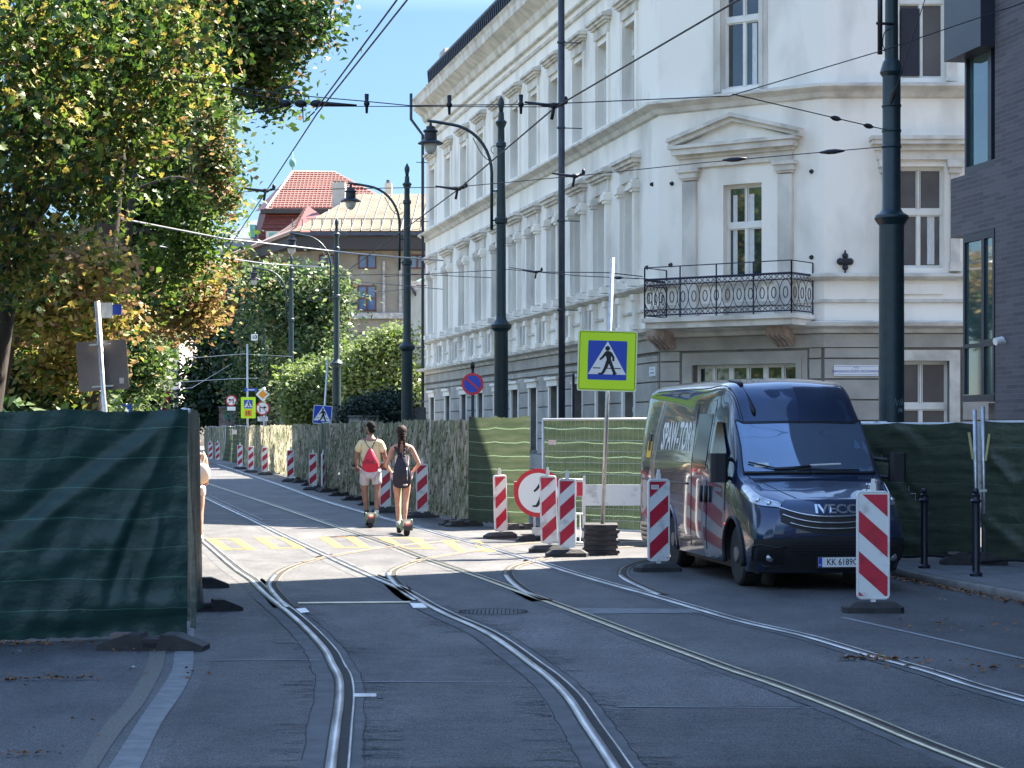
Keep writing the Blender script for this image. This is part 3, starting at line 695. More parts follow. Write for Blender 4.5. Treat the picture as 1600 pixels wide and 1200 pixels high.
# attic: ribbed sheet-metal screen with a pipe rail
m = MB(); sweep(m, path, [(-.25,14.78),(-.22,14.78),(-.16,15.85),(-.19,15.85)]); m.build('attic_screen', 'glass_blue', wb)
m = MB()
for F in (FA,FB,FC):
    n = int(F.L/.34)
    for i in range(n+1):
        u = F.L*i/n; m.tube([F.p(u,-.19,14.78),F.p(u,-.10,15.85)], .035, 4)
    m.tube([F.p(0,-.12,15.9),F.p(F.L,-.12,15.9)], .07, 6)
m.build('screen_rib', 'pipe_blue', wb)
m = MB(); fbox(m,FA,.3,1.5,-1.6,-.5,14.8,16.6); m.build('chimney', 'stone_grey', wb)
# ---- facade A dressings ----
def hood(m, F, u, w, z0, h=.62, out=.28):
    """moulded window head: frieze block and stepped cornice"""
    fbox(m,F,u-w,u+w,0,.07,z0,z0+h*.5); fbox(m,F,u-w-.05,u+w+.05,0,.14,z0+h*.5,z0+h*.62)
    fbox(m,F,u-w-.14,u+w+.14,0,out*.75,z0+h*.62,z0+h*.78); fbox(m,F,u-w-.2,u+w+.2,0,out,z0+h*.78,z0+h*.92)
    a = [F.p(u-w-.2,0,z0+h*.92),F.p(u+w+.2,0,z0+h*.92),F.p(u+w+.2,out,z0+h*.92),F.p(u-w-.2,out,z0+h*.92),F.p(u-w-.14,0,z0+h*1.12),F.p(u+w+.14,0,z0+h*1.12)]
    m.add(a, [(0,1,2,3),(3,2,5,4),(0,3,4),(1,5,2)])
for u in uA:
    m = MB(); hood(m,FA,u,.78,7.92,.62); m.build('window_hood', 'plaster_trim', wb)
    m = MB(); hood(m,FA,u,.72,12.0,.52,.26); m.build('window_hood', 'plaster_trim', wb)
    for s_ in (-1,1):
        m = MB(); c = u+s_*.69; fbox(m,FA,c-.10,c+.10,0,.12,5.5,7.6); fbox(m,FA,c-.14,c+.14,0,.17,7.6,7.68); fbox(m,FA,c-.17,c+.17,0,.21,7.68,7.84); fbox(m,FA,c-.13,c+.13,0,.16,7.84,7.9)
        fbox(m,FA,c-.15,c+.15,0,.24,5.3,5.46)           # base block
        m.build('pilaster', 'plaster', wb)
        m = MB(); fbox(m,FA,c-.12,c+.12,0,.12,4.36,4.95); fbox(m,FA,c-.15,c+.15,0,.17,4.95,5.1); fbox(m,FA,c-.15,c+.15,0,.17,4.25,4.36); m.build('pedestal', 'plaster', wb)
    m = MB()
    for s_ in (-1,1): c = u+s_*.66; fbox(m,FA,c-.09,c+.09,0,.06,9.6,12.0)
    fbox(m,FA,u-.75,u+.75,0,.13,9.54,9.62); m.build('window_surround', 'plaster', wb)
    m = MB()
    for s_ in (-1,1): c = u+s_*.58; fbox(m,FA,c-.07,c+.07,0,.06,1.2,3.07)
    fbox(m,FA,u-.66,u+.66,0,.10,3.06,3.24); fbox(m,FA,u-.74,u+.74,0,.16,3.24,3.32)
    m.build('window_surround', 'plaster', wb)
    window(FA,u-hw,u+hw,5.45,7.75,wb,.7,2,'glass_grey'); window(FA,u-hw,u+hw,9.62,11.85,wb,.7,2,'glass_grey'); window(FA,u-.5,u+.5,1.2,3.05,wb,.6,2,'glass_dark')
# wall piers between the windows
for a,b_ in zip(uA,uA[1:]):
    c = (a+b_)/2
    for k in range(2):
        m = MB(); cc = c+(k-.5)*.5; fbox(m,FA,cc-.10,cc+.10,0,.13,4.36,4.98); m.build('baluster_relief', 'plaster_old', wb)
# shallow sockets high on the wall
# drainpipes
FA6 = Fr(Q0+FA.n*.6, Q1+FA.n*.6)
for px, w in ((878,.085),(1,.055)):
    u = FA6.u_at(px) if px > 10 else .75
    m = MB(); m.tube([FA.p(u,.62,15.2),FA.p(u,.60,1.5)] if px>10 else [FA.p(u,.7,14.9),FA.p(u,.7,13.9),FA.p(u,.24,13.3),FA.p(u,.24,.3)], w*1.05, 10)
    for z in (5,7.4,9.9,12.2): m.lathe(FA.p(u,.62 if px>10 else .24,z), [(w*1.05,0),(w*1.35,.01),(w*1.35,.06),(w*1.05,.07)], 10); m.tube([FA.p(u,0,z+.03),FA.p(u,.5,z+.03)], .015, 5)
    m.build('drainpipe', 'pipe_blue', wb, True)
u = FA.u_at(958); m = MB(); m.tube([FA.p(u,.2,1.6),FA.p(u,.2,3.0),FA.p(u,.05,3.2)], .05, 8); m.build('drainpipe','pipe_blue',wb,True)
m = MB(); u0,u1 = FA.u_at(895), FA.u_at(915); fbox(m,FA,u0,u0+.06,.3,.36,1.6,3.3); fbox(m,FA,u0,u1,.3,.36,3.24,3.3); fbox(m,FA,u1-.06,u1,.3,.36,1.6,3.3); m.build('pipe_frame','blue_iron',wb)
# ---- chamfer B ----
window(FB,bd[0],bd[1],4.32,7.42,wb,.70,2,'glass_dark', label='tall balcony door with two leaves and a transom light')
window(FB,b2[0],b2[1],9.62,12.2,wb,.62,2,'glass_dark'); 
m = MB(); fbox(m,FB,bd[0]+.05,bd[1]-.05,-.20,-.165,4.37,5.16)
for q in (0,1):
    a_ = bd[0]+.12+q*(bd[1]-bd[0])*.47; fbox(m,FB,a_,a_+(bd[1]-bd[0])*.33,-.165,-.145,4.5,5.05)
m.build('door_panel','window_white',wb)
def drape(F,u0,u1,z0,z1):
    m = MB(); fbox(m,F,u0,u1,-.2385,-.2380,z0,z1); m.build('curtain','curtain',wb)
drape(FB,bd[0]+.13,bd[0]+.24,5.25,7.2); drape(FB,bd[1]-.46,bd[1]-.32,5.25,7.2); drape(FB,b2[0]+.68,b2[0]+.8,9.7,11.1); drape(FC,c1[1]-.34,c1[1]-.18,5.5,6.6)
ub = (bd[0]+bd[1])/2
for px0,px1 in ((1069,1090),(1218,1240)):
    m = MB(); a,b_ = FB.u_at(px0),FB.u_at(px1); fbox(m,FB,a,b_,0,.10,5.3,7.55); fbox(m,FB,a-.05,b_+.05,0,.16,4.3,5.31)
    m.build('pilaster', 'plaster_old', wb)
m = MB()
for px0,px1 in ((1069,1090),(1218,1240)):
    a,b_ = FB.u_at(px0),FB.u_at(px1)
    fbox(m,FB,a-.03,b_+.03,0,.13,7.58,7.63); fbox(m,FB,a-.06,b_+.06,0,.17,7.63,7.76); fbox(m,FB,a-.11,b_+.11,0,.22,7.76,7.84)
a,b_ = FB.u_at(1064),FB.u_at(1240)
fbox(m,FB,a,b_,0,.09,7.86,8.08); fbox(m,FB,a-.04,b_+.04,0,.16,8.08,8.16)
fbox(m,FB,a-.1,b_+.12,0,.30,8.16,8.30); fbox(m,FB,a-.16,b_+.18,0,.36,8.30,8.38)
cu = (a+b_)/2; zb, za = 8.385, 9.02
def rake(m, u0, z0, u1, z1, t, w):
    p = [(u0,z0),(u1,z1),(u1,z1+t),(u0,z0+t)]
    m.add([FB.p(x,0,z) for x,z in p]+[FB.p(x,w,z) for x,z in p], [(4,5,6,7),(0,4,7,3),(1,2,6,5),(3,7,6,2),(0,1,5,4)])
for t,w,dz in ((.10,.22,0),(.09,.32,.10)):
    rake(m,a-.22,zb-.02+dz,cu,za-.18+dz,t,w); rake(m,b_+.24,zb-.02+dz,cu,za-.18+dz,t,w+.003)
m.build('pediment', 'plaster_trim', wb)
m = MB(); m.add([FB.p(a,.06,zb),FB.p(b_,.06,zb),FB.p(cu,.06,za-.15)], [(0,1,2)]); m.build('tympanum','plaster',wb)
def surround(F, u0, u1, z0, z1, wdt=.14, w=.06, bottom=False):
    fbox(m,F,u0-wdt,u0,0,w,z0,z1+wdt); fbox(m,F,u1,u1+wdt,0,w,z0,z1+wdt); fbox(m,F,u0,u1,0,w,z1,z1+wdt)
    fbox(m,F,u0-wdt*2,u0-wdt,0,w*.5,z0,z1+wdt*2); fbox(m,F,u1+wdt,u1+wdt*2,0,w*.5,z0,z1+wdt*2); fbox(m,F,u0-wdt,u1+wdt,0,w*.5,z1+wdt,z1+wdt*2)
m = MB(); surround(FB,bg_[0],bg_[1],1.15,3.3); m.build('window_surround','plaster_ground',wb)
m = MB(); surround(FB,b2[0],b2[1],9.55,12.2,.1); m.build('window_surround','plaster_old',wb)
n3 = (bg_[1]-bg_[0])/3
for k in range(3): window(FB,bg_[0]+k*n3,bg_[0]+(k+1)*n3,1.15,3.3,wb,.55,2,'glass_dark')
# iron studs and cross ornament
for px,py,F in ((1050,287,FB),(1268,268,FB),(1268,402,FB),(1048,414,FB),(1020,288,FA),(1012,418,FA)):
    u = F.u_at(px); c = F.p(u,0,0); s_ = FPX/c.y; z = H+(672-py)/s_; m = MB(); m.tube([F.p(u,-.01,z),F.p(u,.07,z)], [.06,.03], 8); m.build('wall_stud','black_metal',wb)
m = MB(); u = FC.u_at(1320); z = Zy(409,45.5)
for dx,dz,r_ in ((0,.13,.07),(0,-.13,.07),(.11,0,.08),(-.11,0,.08),(0,0,.1)): m.ellip(FC.p(u+dx,.05,z+dz), (r_,.05,r_), 8, 6)
m.tube([FC.p(u,.05,z-.25),FC.p(u,.05,z+.25)], [.02,.02], 6); m.build('wall_ornament','black_metal',wb)
# balcony
m = MB(); s0,s1 = .20, FB.L-.20
fbox(m,FB,s0,s1,.0,1.12,4.26,4.36); fbox(m,FB,s0+.06,s1-.06,.0,1.04,4.12,4.26); m.build('balcony_slab','plaster_trim',wb)
mat('corbel_stone', (.36,.27,.22), (.48,.38,.32), scale=6, rough=.9, bump=.5, bscale=25, world=True)
for px0,px1 in ((1030,1058),(1216,1244)):
    a,b_ = FB.u_at(px0),FB.u_at(px1); m = MB()
    prof = [(0,3.74),(.08,3.70),(.18,3.73),(.26,3.80),(.38,3.85),(.50,3.88),(.58,3.93),(.60,4.0),(.60,4.118),(0,4.118)]
    nP = len(prof)
    m.add([FB.p(a,w,z) for w,z in prof]+[FB.p(b_,w,z) for w,z in prof], [list(range(nP))[::-1],[i+nP for i in range(nP)]]+[(i,(i+1)%nP,(i+1)%nP+nP,i+nP) for i in range(nP)])
    for k in range(4):
        uu = a+.06+(b_-a-.12)*k/3; m.tube([FB.p(uu,w+.01,z-.01) for w,z in prof[1:8]], .03, 6)
    m.build('corbel','corbel_stone',wb)
bal = m = MB(); zr0, zr1, ztop = 4.42, 5.24, 5.52
def rail_run(pa, pb):
    L = (pb-pa).length; d = (pb-pa)/L
    up = Vector((0,0,1))
    def T(a, b_, r_): m.tube([a,b_], r_, 5)
    T(pa+up*zr1, pb+up*zr1, .028); T(pa+up*(zr1-.13), pb+up*(zr1-.13), .012); T(pa+up*zr0, pb+up*zr0, .016); T(pa+up*(zr0+.12), pb+up*(zr0+.12), .011); T(pa+up*ztop, pb+up*ztop, .013)
    n = max(1, round(L/.30)); w = L/n; zc = (zr0+.12+zr1-.13)/2; hh = (zr1-.13-zr0-.12)/2
    for i in range(n):
        c = pa+d*(w*(i+.5))
        for s_ in (-1,1):      # tall pointed oval
            m.tube([c+d*(s_*w*.5*math.sin(math.pi*k/12))+up*(zc-hh*math.cos(math.pi*k/12)) for k in range(13)], .009, 4, cap=False)
            m.tube([c+d*(s_*w*.19*math.sin(math.pi*k/8))+up*(zc-.12*math.cos(math.pi*k/8)) for k in range(9)], .012, 4, cap=False)
        for k in (0,1):        # small crossing loops above and below
            for z0_,z1_ in ((zr1-.13,zr1),(zr0,zr0+.12)):
                m.tube([c+d*(w*(-.5 if k else .5))+up*z0_, c+up*z1_], .008, 4)
                m.tube([c+d*(w*(-.5 if k else .5))+up*z1_, c+up*z0_], .008, 4)
    np_ = max(1, round(L/1.05))
    for i in range(np_+1): c = pa+d*(L*i/np_); m.tube([c+up*4.36, c+up*ztop], .018, 6)
e = 1.06
pA, pB, pC, pD = FB.p(s0+.06,.1,0), FB.p(s0+.06,e,0), FB.p(s1-.06,e,0), FB.p(s1-.06,.05,0)
rail_run(pA,pB); rail_run(pB,pC); rail_run(pC,pD)
m.build('balcony_railing','blue_iron',wb)
# ---- facade C dressings ----
for k in range(4):
    o_ = k*3.4; window(FC,c1[0]+o_,c1[1]+o_,5.40,7.66,wb,.56,2,'glass_grey'); window(FC,c1[0]+o_,c1[1]+.1+o_,1.1,3.34,wb,.30 if False else .55,2,'glass_grey')
    o2 = window(FC,c2[0]+o_,c2[1]+o_,9.62,12.2,wb,.68,2,'glass_grey')
    uc = (c1[0]+c1[1])/2+o_
    for s_ in (-1,1):
        m = MB(); c = uc+s_*.76; fbox(m,FC,c-.10,c+.10,0,.12,5.5,7.5); fbox(m,FC,c-.13,c+.13,0,.20,5.32,5.52); fbox(m,FC,c-.14,c+.14,0,.18,7.5,7.62); fbox(m,FC,c-.18,c+.18,0,.24,7.62,7.78); m.build('pilaster','plaster_trim',wb)
    m = MB()
    fbox(m,FC,uc-.98,uc+.98,0,.10,7.8,8.0); fbox(m,FC,uc-1.02,uc+1.02,0,.2,8.0,8.12); fbox(m,FC,uc-1.1,uc+1.1,0,.32,8.12,8.22); fbox(m,FC,uc-1.14,uc+1.14,0,.36,8.22,8.30)
    m.build('window_hood','plaster_trim',wb)
    m = MB(); fbox(m,FC,uc-.5,uc+.5,0,.05,4.82,5.05); m.build('raised_panel','plaster',wb)
    m = MB(); surround(FC,c1[0]+o_,c1[1]+.1+o_,1.1,3.34,.12); m.build('window_surround','plaster_trim',wb)
    m = MB(); surround(FC,c2[0]+o_,c2[1]+o_,9.55,12.2,.12); m.build('window_surround','plaster_trim',wb)
# an open dark casement behind the tram pole
m = MB(); fbox(m,FC,c2[0]+.08,c2[0]+.50,-.19,-.15,9.7,11.2); m.build('open_casement','dark_panel',wb)
# street name plates
def nameplate(F, u, z, w, h, lines, size):
    m = MB(); fbox(m,F,u-w/2,u+w/2,.055,.075,z-h/2,z+h/2); r_ = m.build('street_name_plate','sign_white',wb)
    m = MB(); m.xf = F.mtx() @ Matrix.Translation((u,-.079,z)) @ FRONT
    for txt, dz, s_ in lines:
        if txt: text_geo(m, txt, s_, Matrix.Translation((0,dz,0)), sx=.88)
        else: blur_line(m, 0, dz, w*.7, s_*.6, int(dz*1000))
    bw = .006
    for a,b_,c,d in ((-w/2+.02,w/2-.02,h/2-.03,h/2-.03+bw),(-w/2+.02,w/2-.02,-h/2+.03-bw,-h/2+.03)): m.add([(a,c,0),(b_,c,0),(b_,d,0),(a,d,0)], [(0,1,2,3)])
    m.build('lettering','sign_blue',r_)
uN = FC.u_at(1337); nameplate(FC,uN,Zy(579,45.5),.98,.24,[('ULICA',.065,.05),('MARSZAŁKA JÓZEFA PIŁSUDSKIEGO',-.02,.075)],.1)
uM = FA.u_at(1021); nameplate(FA,FA.L-.35,Zy(580,48),.5,.22,[('',.05,.04),('',-.03,.07)],.1)

# ================= dark brick building on the right =================
D0 = Vector((6.98,29.6,0)); dd = Vector((.187,-1,0)).normalized(); dn = Vector((-dd.y*-1,0,0))
D1 = D0+dd*48
FD = Fr(D0, D1)      # travel towards the viewer: outward normal = (d.y,-d.x) points to the street
db = thing('brick_office_building', (6.98,29.6,0), 'tall dark grey brick office building with greenish glass at the right edge', 'building')
def brickbox(F, u0,u1,w0,w1,z0,z1,name='brick_wall'):
    m = MB(); fbox(m,F,u0,u1,w0,w1,z0,z1)
    for i,v in enumerate(m.v):
        k = i%8
        s_ = (v-F.o); m.uv[i] = (s_.dot(F.d)+s_.dot(F.n), v.z)
    return m.build(name,'dark_brick',db)
# far corner bay: brick band, glass above and below, dark metal box on top
brickbox(FD, 0.0, 46, -14, 0, 0, 21.5)
brickbox(FD,-1.62,-.003,-3.0,.0,4.72,5.62,'brick_band')
brickbox(FD,-.8,-.003,-3.0,-.25,0,2.2,'brick_base')
m = MB(); fbox(m,FD,-1.1,-.003,-3,-.02,2.32,4.715); m.build('glass_bay','glass_teal',db)
m = MB()
for (u0,u1,z0,z1) in ((-1.12,-.003,2.22,2.32),(-1.12,-.003,4.60,4.712),(-.45,-.36,2.33,4.6),(-1.12,-1.06,2.33,4.6),(-.06,-.004,2.33,4.6),(-1.05,-.46,3.02,3.08),(-.355,-.065,3.02,3.12)): fbox(m,FD,u0,u1,-.3,.015,z0,z1)
m.build('bay_frame','dark_panel',db)
m = MB(); fbox(m,FD,-1.1,-.003,-3,-.08,5.73,7.5); m.build('glass_bay','glass_teal',db)
m = MB()
for (u0,u1,z0,z1) in ((-1.14,-.003,5.625,5.73),(-.30,-.18,5.73,7.5),(-1.14,-1.08,5.73,7.5)): fbox(m,FD,u0,u1,-.3,-.02,z0,z1)
m.build('bay_frame','dark_panel',db)
m = MB(); fbox(m,FD,-1.35,-.003,-3.0,.22,7.35,21.3); m.build('metal_box','dark_panel',db)
for k in range(1,12):
    for z in (2.2,6.0): m = MB(); fbox(m,FD,2+k*3.4,3.4+k*3.4,0,.03,z,z+2.4); m.build('window','glass_teal',db)
m = MB(); c = FD.p(.35,.06,Zy(534,29.2)); m.tube([c+Vector((.02,0,.03)), c+Vector((-.1,-.05,.0))], [.05,.055], 10); m.tube([c,c-FD.n*.08],.025,8); m.build('security_camera','sign_white',db)
# ================= street furniture =================
# ---- striped guide boards ----
def round_rect(x0, z0, x1, z1, r, n=4):
    pts = []
    for cx, cz, a0 in ((x1-r,z1-r,0),(x0+r,z1-r,90),(x0+r,z0+r,180),(x1-r,z0+r,270)):
        for k in range(n+1): a = R(a0+90*k/n); pts.append((cx+r*math.cos(a), cz+r*math.sin(a)))
    return pts
def clip_poly(poly, f):     # keep f(p)>=0, f linear
    out = []
    for i in range(len(poly)):
        a, b_ = poly[i], poly[(i+1)%len(poly)]; fa, fb = f(a), f(b_)
        if fa >= 0: out.append(a)
        if (fa >= 0) != (fb >= 0): t = fa/(fa-fb); out.append((a[0]+(b_[0]-a[0])*t, a[1]+(b_[1]-a[1])*t))
    return out
def make_beacon(label, slope=1, bw=.30, bh=1.0, sticker=False, back=False, tilt=0):
    t = thing('guide_board', (0,0,0), label, 'guide board', 'red and white striped guide boards along the works')
    m = MB()      # foot: low octagonal rubber block with sloped top
    b0 = [(-.26,-.11),(.26,-.11),(.30,-.04),(.30,.11),(.25,.15),(-.25,.15),(-.30,.11),(-.30,-.04)]
    vs = [(x,y,0) for x,y in b0]+[(x,y,.055) for x,y in b0]+[(x*.72,y*.6,.105) for x,y in b0]
    fs = [(i,(i+1)%8,(i+1)%8+8,i+8) for i in range(8)]+[(i+8,(i+1)%8+8,(i+1)%8+16,i+16) for i in range(8)]+[tuple(range(16,24)),tuple(range(8))[::-1]]
    m.add(vs, fs); m.build('foot', 'rubber' if not back else 'rubber', t)
    z0 = .13; z1 = z0+bh
    m = MB(); outer = round_rect(-bw/2, z0, bw/2, z1, .045); m.plate(outer, -.02, .02)
    m.cbox((0,0,(z0+.1)/2+.02), (.05,.035,.10)); m.cbox((0,0,z1+.035), (.052,.03,.08)); m.cbox((0,0,z1+.085), (.032,.024,.07))
    m.build('board', 'beacon_white', t)
    m = MB(); rim = .022
    face = round_rect(-bw/2+rim, z0+rim+.012, bw/2-rim, z1-rim-.012, .012)
    n = 0; k = math.tan(R(45)) 
    for side, y in ((-1,-.0225),(1,.0225)):
        sl = slope if side < 0 else -slope
        for q in (-.5,1,2.5,4,5.5):
            lo = z0-.13+q*.25*bh; hi = lo+.20*bh
            p = clip_poly(face, lambda p: p[1]-sl*k*p[0]*.9-lo); p = clip_poly(p, lambda p: hi-(p[1]-sl*k*p[0]*.9)) if len(p) > 2 else []
            if len(p) > 2: m.add([(x,y,z) for x,z in p], [tuple(range(len(p))) if side < 0 else tuple(range(len(p)))[::-1]])
    m.build('red_stripes', 'beacon_red', t)
    m = MB()      # raised lip round the face
    L_ = round_rect(-bw/2+rim*.5, z0+rim*.5, bw/2-rim*.5, z1-rim*.5, .03); L_.append(L_[0]); m.tube([(x,-.021,z) for x,z in L_], .006, 5, cap=False); m.build('rim','beacon_white',t)
    if sticker:
        m = MB(); m.cbox((-.055,-.024,z1-.105), (.10,.002,.055)); s_ = m.build('sticker','sign_white',t)
        m = MB(); m.xf = Matrix.Translation((-.055,-.0262,z1-.105)) @ FRONT
        for i in (0,1): blur_line(m, 0, .012-.022*i, .08, .009, i)
        m.build('lettering','sign_black',s_)
    return t
bd0 = make_beacon('striped board with stripes falling to the right, standing in front of the van bumper', -1, .325, 1.07)
g = G(1364,957); bd0.location = g; bd0.rotation_euler = (0,0,R(-2))
bd1 = make_beacon('striped board with a white sticker standing at the rear side of the van', 1, .29, 1.05, True)
g = G(1029,893); bd1.location = g; bd1.rotation_euler = (0,0,R(14))
bd2 = make_beacon('red and white board', 1, .25, .98)
GRP = 'red and white striped guide boards along the works'
spots = [(886,870,R(6),'right one of the leaning pair of striped boards left of the stacked feet',1.02),
 (859,863,R(3),'left one of the pair of striped boards, covering part of the round sign',1.02),
 (783,841,R(28),'twisted striped board standing alone left of the round sign',.95),
 (660,809,R(8),'striped board standing right of the girl on the scooter',1),
 (602,801,R(4),'striped board between the two riders, half hidden behind them',1)]
bd2.location = G(886,870); bd2.rotation_euler = (0,0,R(6)); bd2['label'] = spots[0][3]
for x,y,rz,lb,sc in spots[1:]:
    o = dup(bd2, G(x,y), rz, lb); o.scale = (sc,sc,sc); o.rotation_euler = (R(rnd.uniform(-1.5,1.5)),R(rnd.uniform(-2,2)),rz)
far = [(489,766,'striped board at the foot of the leaning blue crossing sign'),(505,768,'dark board seen from its shaded side right of the blue crossing sign pole'),(454,753,'striped board beside the fence, first to the left of the blue crossing sign'),(414,742,'fourth striped board from the far end of the fence'),(392,738.5,'third striped board from the far end of the fence'),
       (375,733,'striped board just right of the gap in the far row'),(340,722,'second striped board of the farthest pair'),(329,720.5,'farthest striped board, at the left end of the row')]
for x,y,lb in far:
    o = dup(bd2, G(x,y), R(75) if x == 505 else R(5), lb)
# ---- fence feet ----
def make_foot(label):
    t = thing('ballast_block', (0,0,0), label, 'fence foot', 'rubber feet holding the fence panels')
    m = MB(); prof = [(-.36,0),(-.36,.035),(-.33,.05),(-.17,.115),(-.07,.115),(-.06,.085),(.06,.085),(.07,.115),(.17,.115),(.33,.05),(.36,.035),(.36,0)]
    m.plate(prof, -.11, .11); m.build('block','rubber',t); 
    m = MB(); m.cbox((-.22,-.0,.108),(.12,.13,.02)); m.build('recess','sign_back',t)
    m = MB(); m.cbox((.0,-.112,.045),(.09,.006,.03)); m.build('handle_slot','crack',t)
    return t
foot = make_foot('rubber foot under the near corner of the dark green fence'); foot.scale = (1.22,1.2,1.15)
foot.location = (G(248,1010).x, G(248,1015).y, 0); foot.rotation_euler = (0,0,R(-4))
def addfoot(p, rz, lb): 
    o = dup(foot, p, rz, lb); o.scale = (1,1,1); return o
addfoot(Vector((-3.05,20.4,0)), R(14), 'second rubber foot along the side of the dark green fence'); addfoot(Vector((-3.6,23.4,0)), R(12), 'third rubber foot along the side of the dark green fence')
# ---- fence panels ----
def panel(p0, p1, label, kind, h=2.0, seed=0, z=0, wires=True, nx=40, amp=.05, sag=.03, bottom=.06, group='temporary fence panels', ragged=.0, posts=True, fold=None, flip=1, strips=0):
    p0 = Vector((p0[0],p0[1],z)); p1 = Vector((p1[0],p1[1],z)); L = (p1-p0).length; d = (p1-p0)/L; n = Vector((d.y,-d.x,0))*flip; up = Vector((0,0,1)); rr = random.Random(seed)
    t = thing('construction_fence', p0, label, 'fence', group)
    if posts:
        m = MB()
        m.tube([p0+up*.05, p0+up*h], .021, 8); m.tube([p1+up*.05, p1+up*h], .021, 8); m.tube([p0+up*h, p1+up*h], .021, 8); m.tube([p0+up*.14, p1+up*.14], .019, 8)
        m.build('frame','galv_light',t,True)
    if wires:
        m = MB(); nv = int(L/.105)
        for i in range(1,nv): a = p0+d*(L*i/nv); m.tube([a+up*.14,a+up*h], .0028, 3, cap=False)
        for z_ in np.arange(.3, h, .19): m.tube([p0+up*z_, p1+up*z_], .0028, 3, cap=False)
        m.build('wire_mesh','galv_light',t)
    if kind:
        f1, f2, f3 = rr.uniform(0,6), rr.uniform(0,6), rr.uniform(0,6)
        def fn(u, v):
            x = u*L; zz = bottom+v*(h-bottom+.02)
            w = amp*(math.sin(x*3.1+f1+zz)+.5*math.sin(x*7.7+f2-2*zz)+.35*math.sin(x*17+f3+zz*1.3))*(.35+.65*(1-v))
            top = ragged*(rr.uniform(-1,1)) if v > .99 else (ragged*rr.uniform(-1.5,1) if v < .01 else 0)
            if fold: w += fold(x, zz, L)
            zz -= sag*math.sin(math.pi*((x*1.1)%1.0))*(v)
            return p0+d*x+up*(zz+top)+n*(.035+w)
        m = MB(); m.grid(fn, nx, 24 if kind != 'camouflage_net' else 20, uv=lambda u,v: (u*L+seed*3.7, v*h)); cl = m.build('scrim' if kind != 'camouflage_net' else 'camouflage_net', kind, t, True)
        if strips:       # rags knotted into the net
            m = MB()
            for _ in range(strips):
                u, v = rr.random(), rr.random(); p = fn(u, v)+n*rr.uniform(.01,.05); a = rr.uniform(-.35,.35); L_ = rr.uniform(.05,.16); w_ = rr.uniform(.012,.03)
                dn_ = (up*-math.cos(a)+d*math.sin(a)); q = p+dn_*L_; q.z = max(q.z,.03); m.add([p-d*w_*.5, p+d*w_*.5, q+d*w_*.4+n*rr.uniform(-.01,.04), q-d*w_*.4+n*rr.uniform(-.01,.04)], [(0,1,2,3)], rr.choices((0,1,2),(.5,.28,.22))[0])
            o_ = m.build('net_strips', ['net_tan','net_green','net_brown'], cl); o_['kind'] = 'stuff'
    return t
# near left panel with a long diagonal fold
def ridge(x, z, x0, z0, x1, z1, w):
    dx, dz = x1-x0, z1-z0; L = math.hypot(dx,dz); t = ((x-x0)*dx+(z-z0)*dz)/L/L; dd_ = ((x-x0)*dz-(z-z0)*dx)/L
    if t < -.1 or t > 1.1: return 0
    e_ = max(0, min(1, (t+.1)*6))*max(0, min(1, (1.1-t)*4)); return math.exp(-(dd_/w)**2)*e_
def fold_left(x, z, L):
    X = L-x       # distance from the near corner
    w = .055*ridge(X,z,.12,1.95,1.5,.85,.07)-.05*ridge(X,z,.22,1.95,1.9,.72,.10)+.04*ridge(X,z,.1,1.9,.75,.55,.05)+.05*ridge(X,z,.05,.25,.9,.33,.05)+.04*ridge(X,z,.6,.2,1.9,.12,.06)
    w += .035*ridge(X,z,.25,1.0,.45,.35,.035)-.035*ridge(X,z,.36,1.3,.7,.3,.04)+.03*ridge(X,z,.6,.9,1.3,.6,.05)
    return 1.5*w-.05*math.exp(-((z-.12)/.12)**2)+.012*math.sin(X*9+z*4)*math.sin(z*7-X*3)+.006*math.sin(X*23+z*11)
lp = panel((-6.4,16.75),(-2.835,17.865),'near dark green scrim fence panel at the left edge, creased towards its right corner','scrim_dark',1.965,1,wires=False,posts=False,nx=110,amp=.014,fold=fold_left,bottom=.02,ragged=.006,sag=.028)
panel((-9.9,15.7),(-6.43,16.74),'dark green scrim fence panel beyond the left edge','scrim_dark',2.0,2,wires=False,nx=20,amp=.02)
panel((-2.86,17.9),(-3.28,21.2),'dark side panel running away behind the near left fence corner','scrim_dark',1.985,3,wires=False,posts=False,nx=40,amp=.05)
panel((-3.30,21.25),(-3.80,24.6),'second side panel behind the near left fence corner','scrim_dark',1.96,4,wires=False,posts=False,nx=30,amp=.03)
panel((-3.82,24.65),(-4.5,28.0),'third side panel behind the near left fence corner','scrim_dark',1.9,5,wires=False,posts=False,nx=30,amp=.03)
# crumpled cloth tied over the corner post
m = MB(); m.ellip((-2.86,17.86,1.975),(.035,.03,.022),10,6); m.ellip((-2.82,17.86,1.965),(.022,.022,.025),8,6); tag(m.build('tied_cloth','curtain',None,True),'small knot of pale cloth on top of the dark green fence corner','cloth')
# long fence on the far side of the tracks
line = [(.35,37.4),(-.80,39.1),(-2.25,45.0),(-4.07,54.3),(-6.3,67.0),(-9.2,82.0),(-12.5,98.0),(-16.0,114.5),(-19.6,131.0)]
pl = [Vector((x,y,0)) for x,y in line]
def along(s_):
    for a,b_ in zip(pl,pl[1:]):
        L = (b_-a).length
        if s_ <= L: return a+(b_-a)*(s_/L)
        s_ -= L
    return pl[-1]
def plen(): return sum((b_-a).length for a,b_ in zip(pl,pl[1:]))
panel((-.80,39.0),(.35,37.4),'bright green backlit scrim panel at the end of the camouflaged fence','scrim_green',2.04,11,wires=False,posts=False,nx=40,amp=.02,ragged=.015)
s0_ = 2.0; i = 0; tot = plen()
names = {0:'camouflage covered fence panel next to the bright green one',1:'camouflage fence panel behind the girl on the scooter',2:'camouflage fence panel between the two riders',3:'camouflage fence panel behind the man in the yellow shirt'}
